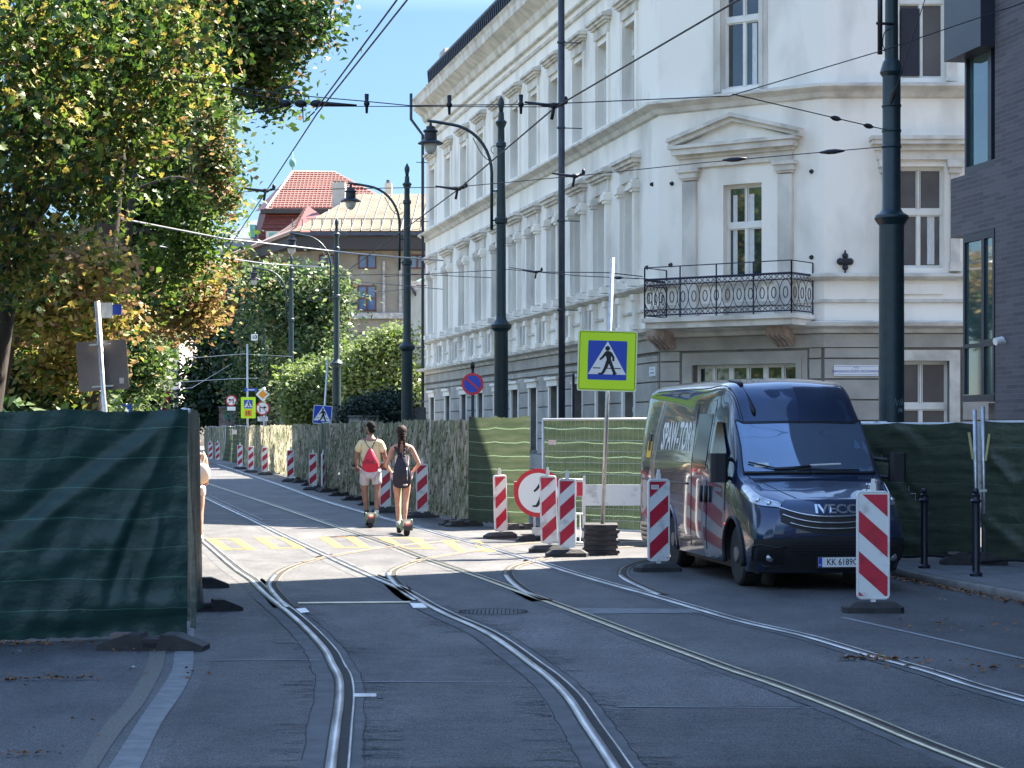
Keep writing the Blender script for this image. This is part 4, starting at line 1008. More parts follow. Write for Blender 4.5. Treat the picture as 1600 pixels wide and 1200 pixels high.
while s0_ < tot-.5:
    a, b_ = along(s0_+.03), along(min(s0_+3.5, tot))
    green = i >= 17
    darkp = i == 7
    lb = names.get(i, 'bare green scrim panel of the long fence, its far stretch' if green else ('dark gap like panel behind the leaning blue crossing sign' if darkp else 'camouflage netting panel in the middle stretch of the long fence'))
    panel(b_, a, lb, 'scrim_right' if darkp else ('scrim_green' if i in (18,19,20,21) else 'camouflage_net'), 2.0+.03*math.sin(i*2.1), 20+i, wires=False, nx=110 if i < 12 else 24, amp=.085 if i else .06, ragged=.025 if i else .012, bottom=.08, posts=not (i < 17 and not darkp), strips=0 if (i in (7,) or i > 17) else (420 if i < 8 else 160))
    i += 1; s0_ += 3.5
for k in range(0,11):
    p = along(2.0+3.5*k); addfoot(p+Vector((-.25,-.25,0)), R(20), 'rubber foot under the camouflaged fence')
addfoot(Vector((.15,37.0,0)), R(20), 'rubber foot under the right end of the bright green scrim panel'); addfoot(Vector((-.9,38.3,0)), R(30), 'rubber foot between the bright green panel and the camouflaged fence')
# wire fence panels between the green panel and the van
panel((.53,35.1),(2.3,33.4),'open wire mesh fence panel with pale green scrim behind the stacked feet','scrim_wire',1.98,51,nx=60,amp=.035,bottom=.14,flip=-1,group='temporary fence panels')
panel((2.35,33.35),(4.6,31.2),'wire mesh fence panel hidden mostly behind the van','scrim_wire',1.96,52,nx=30,amp=.02,bottom=.3,flip=-1)
panel((4.7,30.9),(5.1,27.9),'fence panel behind the van and the thick tram pole','scrim_right',1.80,53,nx=20,amp=.02,z=.1)
def fold_r(x, z, L): return .07*ridge(x,z,.1,1.35,1.0,.5,.05)+.06*ridge(x,z,.3,.5,1.5,.1,.05)-.05*ridge(x,z,.5,1.5,1.4,.6,.05)+.04*ridge(x,z,.0,.9,.9,.2,.04)+.04*ridge(x,z,.8,1.75,1.3,1.5,.08)
def fold_r2(x, z, L): return .06*ridge(x,z,.1,1.4,.5,1.0,.04)+.06*ridge(x,z,.9,1.4,.5,1.0,.04)+.05*ridge(x,z,.0,.6,.8,.05,.05)
panel((4.45,27.6),(5.95,26.1),'creased green scrim fence panel between the tram pole and the taped joint','scrim_right',1.78,54,nx=60,amp=.015,z=.1,fold=fold_r)
panel((5.99,26.05),(7.9,24.4),'creased dark scrim fence panel at the right edge of the picture','scrim_right',1.80,55,nx=60,amp=.015,z=.1,fold=fold_r2)
r = thing('fence_joint_post', (5.96,26.0,.1), 'pair of taller joined steel posts between the two right scrim panels', 'post')
m = MB(); m.tube([(5.90,26.02,.1),(5.88,26.02,2.06)], .025, 10); m.build('post','galvanised',r,True)
m = MB(); m.tube([(6.00,26.0,.1),(5.98,26.0,2.10)], .025, 10); m.build('post','galvanised',r,True)
m = MB(); m.cbox((5.94,25.98,1.03),(.16,.03,.035)); m.build('clamp','galvanised',r)
mat('tape_yellow', (.42,.38,.16), (.5,.46,.22), scale=9, rough=.6)
for (x,z,a) in ((5.79,1.60,.10),(6.05,1.58,-.10)):
    m = MB(); m.tube([(x,25.95,z+.17),(x+a*.5,25.94,z-.17)], .02, 5); tag(m.build('adhesive_strip','tape_yellow'), 'short yellowish adhesive strip %s of the joined fence posts' % ('left' if a>0 else 'right'), 'strip')
o = addfoot(Vector((5.85,25.95,.10)), R(-8), 'large dark foot under the joined posts at the right'); o.scale = (1.15,1.2,1.3)
m = MB()
for i,(a,b_) in enumerate((((4.5,27.5),(5.9,26.1)),((5.9,25.95),(7.6,24.4)))):
    m.tube(smooth_path([Vector((a[0]+(b_[0]-a[0])*t, a[1]+(b_[1]-a[1])*t-.12, .13+.05*abs(math.sin(t*7)))) for t in np.linspace(0,1,9)],3), .018, 6)
tag(m.build('cable','black_metal'), 'dark cable sagging along the foot of the right fence', 'cable')
# info plate on the wire fence
r = thing('notice', tuple(P(863,691,34.6)), 'small pinkish white notice on the wire mesh fence', 'notice')
mat('notice_paper', (.55,.45,.42), (.65,.56,.52), scale=40, rough=.7)
m = MB(); c = P(863,691,34.55); m.cbox((c.x,c.y,c.z),(.12,.01,.08)); m.build('plate','notice_paper',r)
r = thing('notice', tuple(P(366,675,128)), 'small square pale notice on the far green stretch of the fence', 'notice')
m = MB(); c = P(366,675,98); r.location = c; m.cbox((c.x,c.y,c.z),(.22,.02,.22)); m.build('plate','notice_paper',r)
# ---- stack of fence feet carrying the big sign ----
g = G(939,866)
slab = thing('rubber_slab',(0,0,0),'x','ballast block')
m = MB(); m.plate([(-.22,0),(-.22,.022),(-.245,.030),(-.245,.058),(-.235,.068),(.235,.068),(.245,.058),(.245,.030),(.22,.022),(.22,0)],-.38,.38); m.build('block','rubber',slab)
m = MB(); m.cbox((0,-.384,.045),(.16,.01,.02)); m.build('grip_slot','crack',slab)
for k in range(6):
    t = dup(slab, (g.x, g.y+.1, .074*k), R(2.0*((-1)**k)), ['bottom block of the stack of rubber feet under the yellow sign','second block from the bottom of the stack of rubber feet','third block from the bottom of the stack of rubber feet','third block from the top of the stack of rubber feet','second block from the top of the stack of rubber feet','topmost sunlit block of the stack of rubber feet'][k], 'stacked rubber feet under the crossing sign')
bpy.data.objects.remove(slab.children[0]); bpy.data.objects.remove(slab.children[0]) if len(slab.children) else None; bpy.data.objects.remove(slab)
# ---- signs ----
def walker(m, s_, cx, cz, y, mi=None):      # walking figure, height about 1 unit * s_
    def pl_(pts): m.add([(cx+px_*s_, y, cz+pz_*s_) for px_,pz_ in pts], [tuple(range(len(pts)))], mi)
    pl_([(.0+.085*math.cos(a), .44+.085*math.sin(a)) for a in np.linspace(0,2*math.pi,14)[:-1]])
    pl_([(-.09,.30),(-.05,.35),(.06,.35),(.13,.30),(.125,.04),(.06,-.04),(-.01,.0)])
    pl_([(-.09,.31),(-.01,.24),(-.17,.07),(-.25,.02),(-.28,.07),(-.20,.15)])
    pl_([(.08,.34),(.16,.29),(.25,.13),(.24,.0),(.17,.0),(.17,.12),(.09,.20)])
    pl_([(-.03,.04),(.09,-.02),(.02,-.20),(-.10,-.42),(-.16,-.47),(-.31,-.46),(-.31,-.41),(-.20,-.40),(-.11,-.22)])
    pl_([(.01,.02),(.13,.05),(.22,-.18),(.30,-.38),(.35,-.41),(.27,-.48),(.19,-.47),(.20,-.40),(.11,-.20)])
def plate_thing(root, name, poly, y, matn, th=.004):
    m = MB(); m.plate(poly, y-th, y); return m.build(name, matn, root)
def poly_part(root, name, poly, y, matn): m = MB(); m.add([(x,y,z) for x,z in poly], [tuple(range(len(poly)))]); return m.build(name, matn, root)
def circle(r_, n=32, cx=0, cz=0): return [(cx+r_*math.cos(2*math.pi*k/n), cz+r_*math.sin(2*math.pi*k/n)) for k in range(n)]
def blue_sq(root, s_, y, cz=0):
    poly_part(root, 'blue_square', round_rect(-s_/2,cz-s_/2,s_/2,cz+s_/2,s_*.03), y, 'sign_blue')
    poly_part(root, 'white_triangle', [(-.49*s_,cz-.36*s_),(.49*s_,cz-.36*s_),(0,cz+.49*s_)], y-.002, 'sign_white')
    m = MB(); m.xf = Matrix.Translation((0,0,cz)); walker(m, s_*.74, 0, -.02*s_, y-.004); m.build('walking_figure','sign_black',root)
    m = MB(); m.xf = Matrix.Translation((0,0,cz))
    for a,b_ in ((-.37,-.17),(-.03,.10),(.19,.35)): m.add([(a*s_,y-.003,-.215*s_),(b_*s_,y-.003,-.215*s_),(b_*s_,y-.003,-.19*s_),(a*s_,y-.003,-.19*s_)],[(0,1,2,3)])
    m.build('kerb_line','sign_black',root)
# big crossing sign (leaning pole)
Ys = 29.7; s_ = FPX/Ys; c = P(948.5,564,Ys)
r = thing('crossing_sign', (c.x,c.y,c.z), 'large pedestrian crossing sign on a fluorescent yellow square, leaning pole in stacked feet', 'road sign')
w = 93/s_; ho = 95/s_
pa, pb = P(941,832,Ys+.03)-c, P(957,403,Ys+.03)-c
m = MB(); m.tube([pa,pb], .030, 12); m.xf = None; 
for v in m.v: v += c
m.build('pole','galvanised',r,True)
rot = Matrix.Rotation(R(1.6),4,'Y') @ Matrix.Rotation(R(3),4,'Z')
sg = bpy.data.objects.new('sign_plate', None)
def rotated(ob): ob.matrix_local = rot
kids0 = set(r.children)
r.location = c
root_loc = r.location.copy(); r.location = (0,0,0)
plate_thing(r,'sign_plate', round_rect(-w/2,-ho/2,w/2,ho/2,.03), -.03,'sign_white')
poly_part(r,'yellow_field', round_rect(-w/2+.012,-ho/2+.012,w/2-.012,ho/2-.012,.025), -.036,'sign_yellowgreen')
m = MB(); q = round_rect(-w/2+.028,-ho/2+.028,w/2-.028,ho/2-.028,.02); q.append(q[0]); m.tube([(x,-.036,z) for x,z in q], .0035, 4, cap=False); m.build('black_border','sign_black',r)
blue_sq(r, 61/s_, -.040, .008)
for o in r.children:
    if o.name.startswith('pole'): continue
    o.data.transform(rot)
r.location = root_loc
# no stopping sign
Yn = 46; c = P(738.5,600,Yn)
r = thing('no_parking_sign', (0,0,0), 'round blue sign with red rim and one red slash before the shaded facade', 'road sign')
rr_ = 17.2*Yn/FPX
m = MB(); m.tube([(0,.03,-c.z),(0,.03,.42)], .035, 10); m.lathe((0,.03,.36),[(.05,0),(.05,.1),(.02,.14)],10); m.build('pole','black_metal',r,True)
plate_thing(r,'disc',circle(rr_),-.01,'sign_red'); poly_part(r,'blue_field',circle(rr_*.78),-.016,'sign_blue')
m = MB(); a = R(-42); dx,dz = math.cos(a),math.sin(a); t_ = rr_*.09; L_ = rr_*.82
m.add([(-dx*L_-dz*-t_,-.019,-dz*L_-dx*t_),(dx*L_+dz*t_,-.019,dz*L_-dx*t_),(dx*L_-dz*t_,-.019,dz*L_+dx*t_),(-dx*L_-dz*t_,-.019,-dz*L_+dx*t_)],[(0,1,2,3)]); m.build('red_slash','sign_red',r)
r.location = c
# leaning blue crossing sign further up the fence
Yb = 66; c = P(504,648,Yb)
r = thing('crossing_sign', (0,0,0), 'plain blue square pedestrian crossing sign on a thin leaning pole', 'road sign'); w = 29*Yb/FPX
pb = P(512,560,Yb)-c; pa = P(499,762,Yb)-c
m = MB(); m.tube([pa+Vector((0,.05,0)),pb+Vector((0,.05,0))], .032, 8); m.build('pole','galvanised',r,True)
plate_thing(r,'sign_plate',round_rect(-w/2,-w/2,w/2,w/2,.03),-.01,'sign_white'); blue_sq(r,w*.94,-.015)
for o in r.children:
    if not o.name.startswith('pole'): o.data.transform(Matrix.Rotation(R(5),4,'Y'))
r.location = c
# yellow framed sign with a small orange plate
Yy = 103; c = P(388,637,Yy); k = Yy/FPX
r = thing('crossing_sign', (0,0,0), 'tall yellow sign with a blue crossing square above a small orange plate', 'road sign')
m = MB(); m.tube([(-.05,.06,-c.z),(-.05,.06,c.z*.0+3.2)], .05, 8); m.build('pole','galv_light',r,True)
plate_thing(r,'sign_plate',round_rect(-11.5*k,-16.5*k,11.5*k,16.5*k,.04),-.01,'sign_yellowgreen'); blue_sq(r,13.5*k,-.016,5.5*k)
poly_part(r,'orange_plate',[(-5.5*k,-13.5*k),(5.5*k,-13.5*k),(5.5*k,-3.2*k),(-5.5*k,-3.2*k)],-.016,'sign_orange')
m = MB(); walker(m,.22,.03,-8.3*k,-.02); walker(m,.17,-.10,-8.6*k,-.02); m.build('running_figures','sign_black',r)
r.location = c
# diamond and no right turn sign
Yd = 95; k = Yd/FPX; c = P(410.5,638,Yd)
r = thing('turn_ban_sign', (0,0,0), 'priority diamond above a round red rimmed no right turn sign with a small plate', 'road sign')
m = MB(); m.tube([(.06,.06,-c.z),(.06,.06,33*k)], .045, 8); m.build('pole','galv_light',r,True)
plate_thing(r,'priority_diamond',[(0,10.5*k),(11*k,22*k-.3*k),(0,33*k),(-11*k,22*k-.3*k)][::-1],-.01,'sign_white'); z0 = 21.7*k
poly_part(r,'yellow_square',[(0,z0-7*k),(7*k,z0),(0,z0+7*k),(-7*k,z0)],-.016,'sign_orange')
plate_thing(r,'round_plate',circle(11*k),-.01,'sign_red'); poly_part(r,'white_field',circle(9*k),-.016,'sign_white')
m = MB()
for pts in ([(-5*k,-6*k),(-3.4*k,-6*k),(-3.4*k,.8*k),(-5*k,2*k)],[(-5*k,.6*k),(3*k,.6*k),(3*k,2*k),(-5*k,2*k)],[(2*k,-1.2*k),(6.4*k,1.3*k),(2*k,3.8*k)]): m.add([(x,-.02,z) for x,z in pts],[(tuple(range(len(pts))))])
m.build('arrow','sign_black',r)
def slash(r,k,ang,R_,w_): 
    a = R(ang); dx,dz = math.cos(a),math.sin(a); m = MB(); m.add([(-dx*R_+dz*w_,-.022,-dz*R_-dx*w_),(dx*R_+dz*w_,-.022,dz*R_-dx*w_),(dx*R_-dz*w_,-.022,dz*R_+dx*w_),(-dx*R_-dz*w_,-.022,-dz*R_+dx*w_)],[(0,1,2,3)]); m.build('red_slash','sign_red',r)
slash(r,k,-40,9.4*k,.5*k)
plate_thing(r,'text_plate',[(-8*k,-20*k),(8*k,-20*k),(8*k,-13*k),(-8*k,-13*k)],-.01,'sign_white')
m = MB(); m.xf = Matrix.Translation((0,-.017,-16.5*k)) @ FRONT; blur_line(m,0,.045,.36,.05,3); blur_line(m,0,-.045,.22,.05,4); m.build('lettering','sign_black',r)
r.location = c
Yl = 113; k = Yl/FPX; c = P(361.5,626,Yl)
r = thing('turn_ban_sign', (0,0,0), 'round no left turn sign with a blank white plate, leftmost of the far signs', 'road sign')
m = MB(); m.tube([(.0,.06,-c.z),(.0,.06,6*k)], .045, 8); m.build('pole','pole_green',r,True)
plate_thing(r,'round_plate',circle(8.6*k),-.01,'sign_red'); poly_part(r,'white_field',circle(6.8*k),-.016,'sign_white')
m = MB()
for pts in ([(2.2*k,-5*k),(3.6*k,-5*k),(3.6*k,2*k),(2.2*k,1*k)],[(-2.5*k,.8*k),(3.6*k,.8*k),(3.6*k,2*k),(-2.5*k,2*k)],[(-1.8*k,-.8*k),(-1.8*k,3.6*k),(-5*k,1.4*k)]): m.add([(x,-.02,z) for x,z in pts],[(tuple(range(len(pts))))])
m.build('arrow','sign_black',r); slash(r,k,40,7.2*k,.5*k)
plate_thing(r,'blank_plate',[(-6.5*k,-15.5*k),(6.5*k,-15.5*k),(6.5*k,-9.5*k),(-6.5*k,-9.5*k)],-.01,'sign_white')
r.location = c
# street name, far
Yq = 100; c = P(392,609,Yq); k = Yq/FPX
r = thing('street_name_sign', (0,0,0), 'blue street name strip above the yellow crossing sign', 'street sign')
plate_thing(r,'strip',[(-10*k,-2.2*k),(10*k,-2.2*k),(10*k,2.2*k),(-10*k,2.2*k)],0,'sign_blue'); m = MB(); m.xf = Matrix.Translation((0,-.008,0)) @ FRONT; blur_line(m,0,0,.36,.06,5); m.build('lettering','sign_white',r); r.location = c
# small white "10" board hanging on the span wire
Yv = 96; c = P(397.5,527,Yv); k = Yv/FPX
r = thing('tram_speed_sign', (0,0,0), 'small square white board with black figures hanging from a span wire', 'sign')
plate_thing(r,'board',[(-5*k,-5*k),(5*k,-5*k),(5*k,5*k),(-5*k,5*k)],0,'sign_white'); m = MB(); m.xf = Matrix.Translation((0,-.008,0)) @ FRONT; text_geo(m,'10',.25,Matrix.Identity(4),bold=.008); m.build('lettering','sign_black',r); r.location = c
# big sign seen from behind, left
def backsign(cx, cy, w_, h_, Y, tiltdeg, label, poly_top, extra=True):
    c = P(cx,cy,Y); k = Y/FPX; r = thing('road_sign', (0,0,0), label, 'road sign')
    m = MB(); m.tube([(0,-.05,-c.z),(0,-.05,poly_top*k)], .034, 10); m.build('pole','galvanised',r,True)
    plate_thing(r,'sign_plate',round_rect(-w_/2*k,-h_/2*k,w_/2*k,h_/2*k,.03),.01,'sign_back',.006)
    m = MB()
    for z in (-h_*.42,h_*.42): m = MB(); m.cbox((0,-.06,z*k),(w_*.42*k,.02,.018)); m.build('bracket','galvanised',r)
    if extra: m = MB(); m.cbox((w_*.36*k,-.001,-h_*.33*k),(7*k,.003,9*k)); m.build('sticker','notice_paper',r)
    r.location = c; r.rotation_euler = (0,R(-tiltdeg),0); return r
backsign(160,571,79,78,25,4,'large square road sign seen from behind above the left fence, tilted pole',100)
backsign(94,640,22,34,44,3,'smaller brown back of a sign just showing over the left fence',52)
c = P(166,485,25.2); m = MB(); k = 25.2/FPX; m.cbox((c.x+.5*k,c.y,c.z),(19*k,.012,24*k)); tag(m.build('white_flag','curtain'),'small white rectangular flag beside the top of the tilted sign pole','flag')
c = P(183,484,25.2); m = MB(); m.cbox((c.x,c.y,c.z),(14*k,.012,16*k)); tag(m.build('blue_flag','sign_blue'),'small blue rectangular flag right of the white one','flag')
c = P(197,636,60); k = 60/FPX; r = thing('road_sign',(0,0,0),'small blue sign with a white arrow peeping over the left fence','road sign')
m = MB(); m.tube([(0,.05,-c.z),(0,.05,.1)],.03,8); m.build('pole','galvanised',r,True); plate_thing(r,'plate',round_rect(-8*k,-8*k,8*k,5*k,.02),0,'sign_blue'); poly_part(r,'arrow',[(-2*k,-4*k),(2*k,-4*k),(0,3*k)],-.006,'sign_white'); r.location = c
# ---- round no pedestrians sign with striped planks ----
Yr = 33.2; k = Yr/FPX; c = P(841,770,Yr)
r = thing('no_pedestrian_sign', (0,0,0), 'large round white sign with red rim and black figure, half hidden behind a striped board', 'road sign')
R_ = 38*k; plate_thing(r,'disc',circle(R_,48),0,'sign_red'); poly_part(r,'white_field',circle(R_*.82,48),-.008,'sign_white')
m = MB(); walker(m, R_*1.25, .06, 0, -.011); m.cbox((.06,-.0115,.02),(.05,.001,.3)); m.build('figure','sign_black',r)
m = MB()
for x in (-.06,.06): m.tube([(x,.03,-c.z+.02),(x,.03,0)], .018, 8)
m.cbox((0,.02,-c.z+.16),(.2,.1,.12)); m.build('stand','galvanised',r); r.location = c
a = addfoot(Vector((c.x,c.y,0)), R(5), 'foot under the round no pedestrians sign')
def plank(x0,x1,y0,y1,Y,label,red,legs=()):
    c = P(x0,y1,Y); k = Y/FPX; r = thing('barrier_plank', tuple(c), label, 'barrier'); w = (x1-x0)*k; h_ = (y1-y0)*k
    m = MB(); m.xf = Matrix.Translation(c); m.box((0,-.015,0),(w,.015,h_)); m.build('plank','beacon_white',r)
    if red:
        for a,b_ in red: m = MB(); m.xf = Matrix.Translation(c); m.add([(a*w,-.018,.012),(b_*w,-.018,.012),(b_*w,-.018,h_-.012),(a*w,-.018,h_-.012)],[(0,1,2,3)]); m.build('red_band','beacon_red',r)
    for lx in legs:
        m = MB(); x = Xx(lx,Y); m.box((x-.03,Y+.0,0),(x+.03,Y+.03,c.z+h_+.05)); m.build('leg','beacon_white',r)
    return r
plank(803,912,752,776,33.6,'striped barrier plank running behind the round sign',[(0,.07),(.9,.985)],(912,))
plank(915,1012,757,790,32.3,'plain white barrier plank behind the big sign pole',[],())
r = thing('barrier_gate', (Xx(912,30.6),30.6,0), 'light tubular barrier frame standing just left of the stacked feet', 'barrier')
m = MB(); x0,x1 = Xx(880,31),Xx(913,30.5)
for x,y in ((x1,30.5),): m.box((x-.018,y,0.01),(x+.018,y+.03,1.12))
m.build('post','beacon_white',r)
m = MB(); 
for z in (1.06,.55,.12): m.tube([(x1,30.51,z),(x0,31.0,z)], .014, 6)
for q in range(1,5): t = q/5; m.tube([(x1+(x0-x1)*t,30.51+.49*t,.12),(x1+(x0-x1)*t,30.51+.49*t,.55)], .008, 5)
m.build('rails','beacon_white',r)
# ---- bollards ----
mat('bollard_paint', (.010,.012,.022), (.016,.018,.03), scale=8, rough=.4, metal=.2)
def bollard(x, y, hh, label):
    r = thing('bollard', (x,y,.095), label, 'bollard', 'slim black bollards on the right pavement')
    m = MB(); m.lathe((x,y,.095),[(.075,0),(.075,.03),(.05,.05),(.045,.06),(.042,hh-.12),(.05,hh-.115),(.066,hh-.09),(.05,hh-.07),(.044,hh-.06),(.044,hh-.03),(.05,hh-.02),(.03,hh-.005)],14); m.build('post','bollard_paint',r,True,40)
    m = MB(); m.ellip((x,y,hh+.115),(.035,.035,.04),12,8); m.build('finial','bollard_paint',r,True)
bollard(Xx(1444,25.3),25.3,.93,'slim black bollard between the van and the joined fence posts')
bollard(Xx(1525,23.9),23.9,.97,'slim black bollard standing in front of the joined fence posts')
# ---- lamp posts ----
mat('lamp_glass', (.55,.55,.52), (.65,.65,.62), scale=4, rough=.2, trans=.3)
def make_lamp(label, grp, k=1.0, arm=True):
    t = thing('street_lamp', (0,0,0), label, 'street lamp', grp)
    Hh = 10.3
    prof = [(.24,0),(.24,.15),(.20,.25),(.185,.4),(.175,4.3),(.18,4.32),(.26,4.40),(.27,4.48),(.2,4.54),(.14,4.62),(.125,4.7),(.12,7.05),(.16,7.08),(.165,7.2),(.12,7.24),(.105,8.0),(.10,9.0),(.13,9.03),(.13,9.12),(.09,9.16),(.085,9.5),(.14,9.62),(.15,9.66),(.08,9.72),(.07,9.9)]
    m = MB(); m.lathe((0,0,0),prof,14); m.build('pole','pole_green',t,True,35)
    m = MB(); m.lathe((0,0,9.9),[(.05,0),(.06,.1),(.085,.2),(.08,.28),(.03,.38),(.01,.42)],12); m.build('finial','pole_green',t,True)
    m = MB(); pts = [(-.24,0,6.9),(-.24,0,8.35)]+[(-.24-1.15*(1-math.cos(a)),0,8.35+1.25*math.sin(a)) for a in np.linspace(.15,1.45,9)]+[(-1.65,0,9.66),(-1.88,0,9.69)]
    m.tube(pts, .04, 8); m.tube([(0,0,7.9),(-.24,0,7.9)], .022, 6); m.tube([(0,0,7.15),(-.24,0,7.15)], .022, 6)
    m.tube(smooth_path([(-.12,0,8.75),(-.3,0,8.68),(-.5,0,8.85),(-.72,0,9.25)],5), .012, 5); m.tube([(-.16+.1*math.cos(a),0,8.95+.1*math.sin(a)) for a in np.linspace(0,4.5,10)], .010, 5)
    m.build('arm','pole_green',t,True)
    m = MB(); m.lathe((-1.80,0,9.10),[(.33,0),(.32,.025),(.20,.09),(.165,.11),(.155,.28),(.19,.30),(.19,.34),(.12,.38),(.11,.44),(.04,.47),(.025,.58)],18); m.build('lamp_shade','black_metal',t,True,40)
    m = MB(); m.lathe((-1.80,0,9.10),[(.17,.005),(.17,-.05),(.14,-.17),(.07,-.25),(.01,-.27)],14); m.build('lamp_globe','lamp_glass',t,True)
    return t
LG = 'green street lamps in a row along the far side of the tracks'
lamp0 = make_lamp('nearest green street lamp, its arm reaching out before the white facade', LG)
lx = []
for i, (px, ptop) in enumerate(((783,150),(636,255),(526,340),(455,398),(412,426),(378,453),(361,478))):
    Y = (10.32-1.8)*FPX/(672-ptop); p = Vector((Xx(px,Y),Y,0)); lx.append(p)
    if i == 0: lamp0.location = p; o = lamp0
    else: o = dup(lamp0, p, 0, ['','second green street lamp, in front of the pavilion corner','third green street lamp, behind the leaning blue crossing sign','fourth green street lamp, left of the bright bushes','fifth green street lamp, behind the priority diamond','sixth green street lamp, behind the yellow crossing sign','farthest green street lamp, behind the no left turn sign'][i])
# thick tram pole beside the van
px_, py_ = Xx(1393,28.3), 28.3
r = thing('tram_pole', (px_,py_,.1), 'thick dark green tram pole behind the right mirror of the van', 'pole')
m = MB(); zz = lambda y: Zy(y,28.3)
w0, w1, w2 = 20*28.3/FPX, 14.3*28.3/FPX, 10.5*28.3/FPX
m.lathe((px_,py_,0),[(.26,.09),(.26,.3),(w0+.02,.4),(w0,.5),(w0*.97,zz(352)),(w0+.01,zz(350)),(w0+.035,zz(346)),(w0+.06,zz(341)),(w0+.05,zz(337)),(w0*.9,zz(332)),(w1,zz(326)),(w1*.98,zz(120)),(w1+.02,zz(117)),(w1+.035,zz(113)),(w1+.015,zz(105)),(w1*.95,zz(97)),(w2,zz(93)),(w2*.9,zz(-120)),(w2*.8,12)],24); m.build('shaft','pole_green',r,True,35)
for y in (168,207,232): m = MB(); m.lathe((px_,py_,zz(y)),[(w1*.99,0),(w1+.008,.005),(w1+.008,.035),(w1*.99,.04)],24); m.build('band','pole_green',r,True)
m = MB(); m.xf = Matrix.Translation((px_,py_,0)) @ Matrix.Rotation(R(-12),4,'Z')
for i,tx in enumerate(('PL','08','16')): text_geo(m,tx,.105,Matrix.Translation((-.0,-w0-.004,zz(679+i*9.6))) @ FRONT, bold=.002)
mat('stencil_yellow',(.42,.40,.22),None,rough=.6); m.build('stencil','stencil_yellow',r)
mat('graffiti',(.20,.26,.30),None,rough=.6)
def scrib(m, cx, cz, w_, h_, seed):
    rr = random.Random(seed); pts = []
    for i in range(9):
        x = cx-w_/2+w_*i/8; z = cz+h_*(.5 if i%2 else -.5)*rr.uniform(.5,1); a = x/w0
        pts.append((px_+ (w0+.004)*math.sin(a), py_-(w0+.004)*math.cos(a), z))
    m.tube(pts, .004, 3)
m = MB(); scrib(m,.08,zz(629),.16,.12,1); scrib(m,.1,zz(641),.07,.07,2); scrib(m,.06,zz(707),.12,.07,5); m.tube([(px_+.11,py_-w0*.82,zz(665)),(px_+.06,py_-w0-.0,zz(666)),(px_+.075,py_-w0*.98,zz(684))],.004,3); m.build('graffiti','graffiti',r)
m = MB(); x = Xx(1374,28.1); m.tube([(x,28.05,zz(-60)),(x,28.05,zz(90))], .035, 8); m.tube([(x-.05,28.05,zz(42)),(x+.2,28.1,zz(42))], .02, 6)
m.tube(smooth_path([(x+.14,28.1,zz(50)),(x+.05,28.0,zz(58)),(x+.03,28.0,zz(76)),(x+.07,28,zz(86)),(x+.03,28.02,zz(84))],5), .008, 5); m.build('cable_duct','black_metal',r,True)
# ---- overhead wires ----
mat('wire', (.02,.022,.03), None, rough=.5, metal=.5); mat('wire_bright', (.55,.55,.56), None, rough=.3, metal=.8)
def wire(label, pts, r_, matn='wire', sag=0, fit=()):
    pts = [P(*p) for p in pts]
    c = pts[0]; root = thing('overhead_wire', c, label, 'wire', 'overhead tram wires')
    out = []
    for a,b_ in zip(pts,pts[1:]):
        for k in range(8): t = k/8; q = a.lerp(b_,t); q.z -= sag*4*t*(1-t); out.append(q)
    out.append(pts[-1]); m = MB(); m.tube(out, r_, 6); m.build('wire', matn, root, True)
    for f in fit:        # fittings: (px,py,Y,kind)
        q = P(f[0],f[1],f[2]); kd = f[3]; m = MB()
        if kd == 'arm':       # clamp carrying the contact wire
            m.tube([q+Vector((-.34,0,.04)), q+Vector((-.05,0,.0)), q+Vector((.11,0,.02))], [.012,.024,.02], 8); m.ellip(q+Vector((.0,0,.0)),(.065,.045,.035),8,6); m.tube([q+Vector((0,0,0)),q+Vector((-.03,0,-.16))], .02, 6); m.ellip(q+Vector((.13,0,.06)),(.03,.03,.05),8,6)
        elif kd == 'ins': m.ellip(q,(.035,.035,.035),8,6); m.tube([q+Vector((0,0,-.11)),q+Vector((0,0,.11))], [.014,.026], 8)
        elif kd == 'turn': dr = (pts[-1]-pts[0]).normalized(); m.tube([q-dr*.18,q-dr*.05,q+dr*.05,q+dr*.18],[.012,.035,.035,.012],8)
        elif kd == 'big':
            for dx in (-.40,-.22,-.04): m.ellip(q+Vector((dx,0,.03)),(.075,.05,.045),10,6)
            m.tube([q+Vector((.0,0,.03)),q+Vector((.42,0,.01))],[.03,.012],8); m.tube([q+Vector((-.4,0,.0)),q+Vector((-.85,0,-.09))],.010,6)
            m.tube([q+Vector((-.62,0,-.05))]+[q+Vector((-.38+.18*math.cos(a),0,.06+.16*math.sin(a))) for a in np.linspace(2.9,.3,8)],.008,6)
            m.tube([q+Vector((-.2,0,0)),q+Vector((-.19,0,-.18)),q+Vector((-.06,0,-.06))],.009,6)
        m.build('fitting', matn if matn=='wire_bright' else 'wire', root, True)
    return root
wire('left one of the close pair of contact wires running up to the top edge',[(640,-60,16.6),(620,0,17.6),(493,172,23.5)],.0085)
wire('contact wire running from the top edge down over the red roof to the left trees',[(660,-50,16.8),(636,0,17.6),(495,178,23.5),(412,305,32.5),(372,365,40),(335,420,55)],.0085,fit=[(500,166,23.4,'big'),(415,298,32.5,'arm')])
wire('contact wire of the right track crossing in front of the white facade',[(1240,-50,16.4),(1145,5,17.8),(867,168,23.5),(716,296,31.5),(640,352,39),(540,425,52),(480,468,66)],.0105,fit=[(866,165,23.5,'arm'),(715,295,31.5,'arm')])
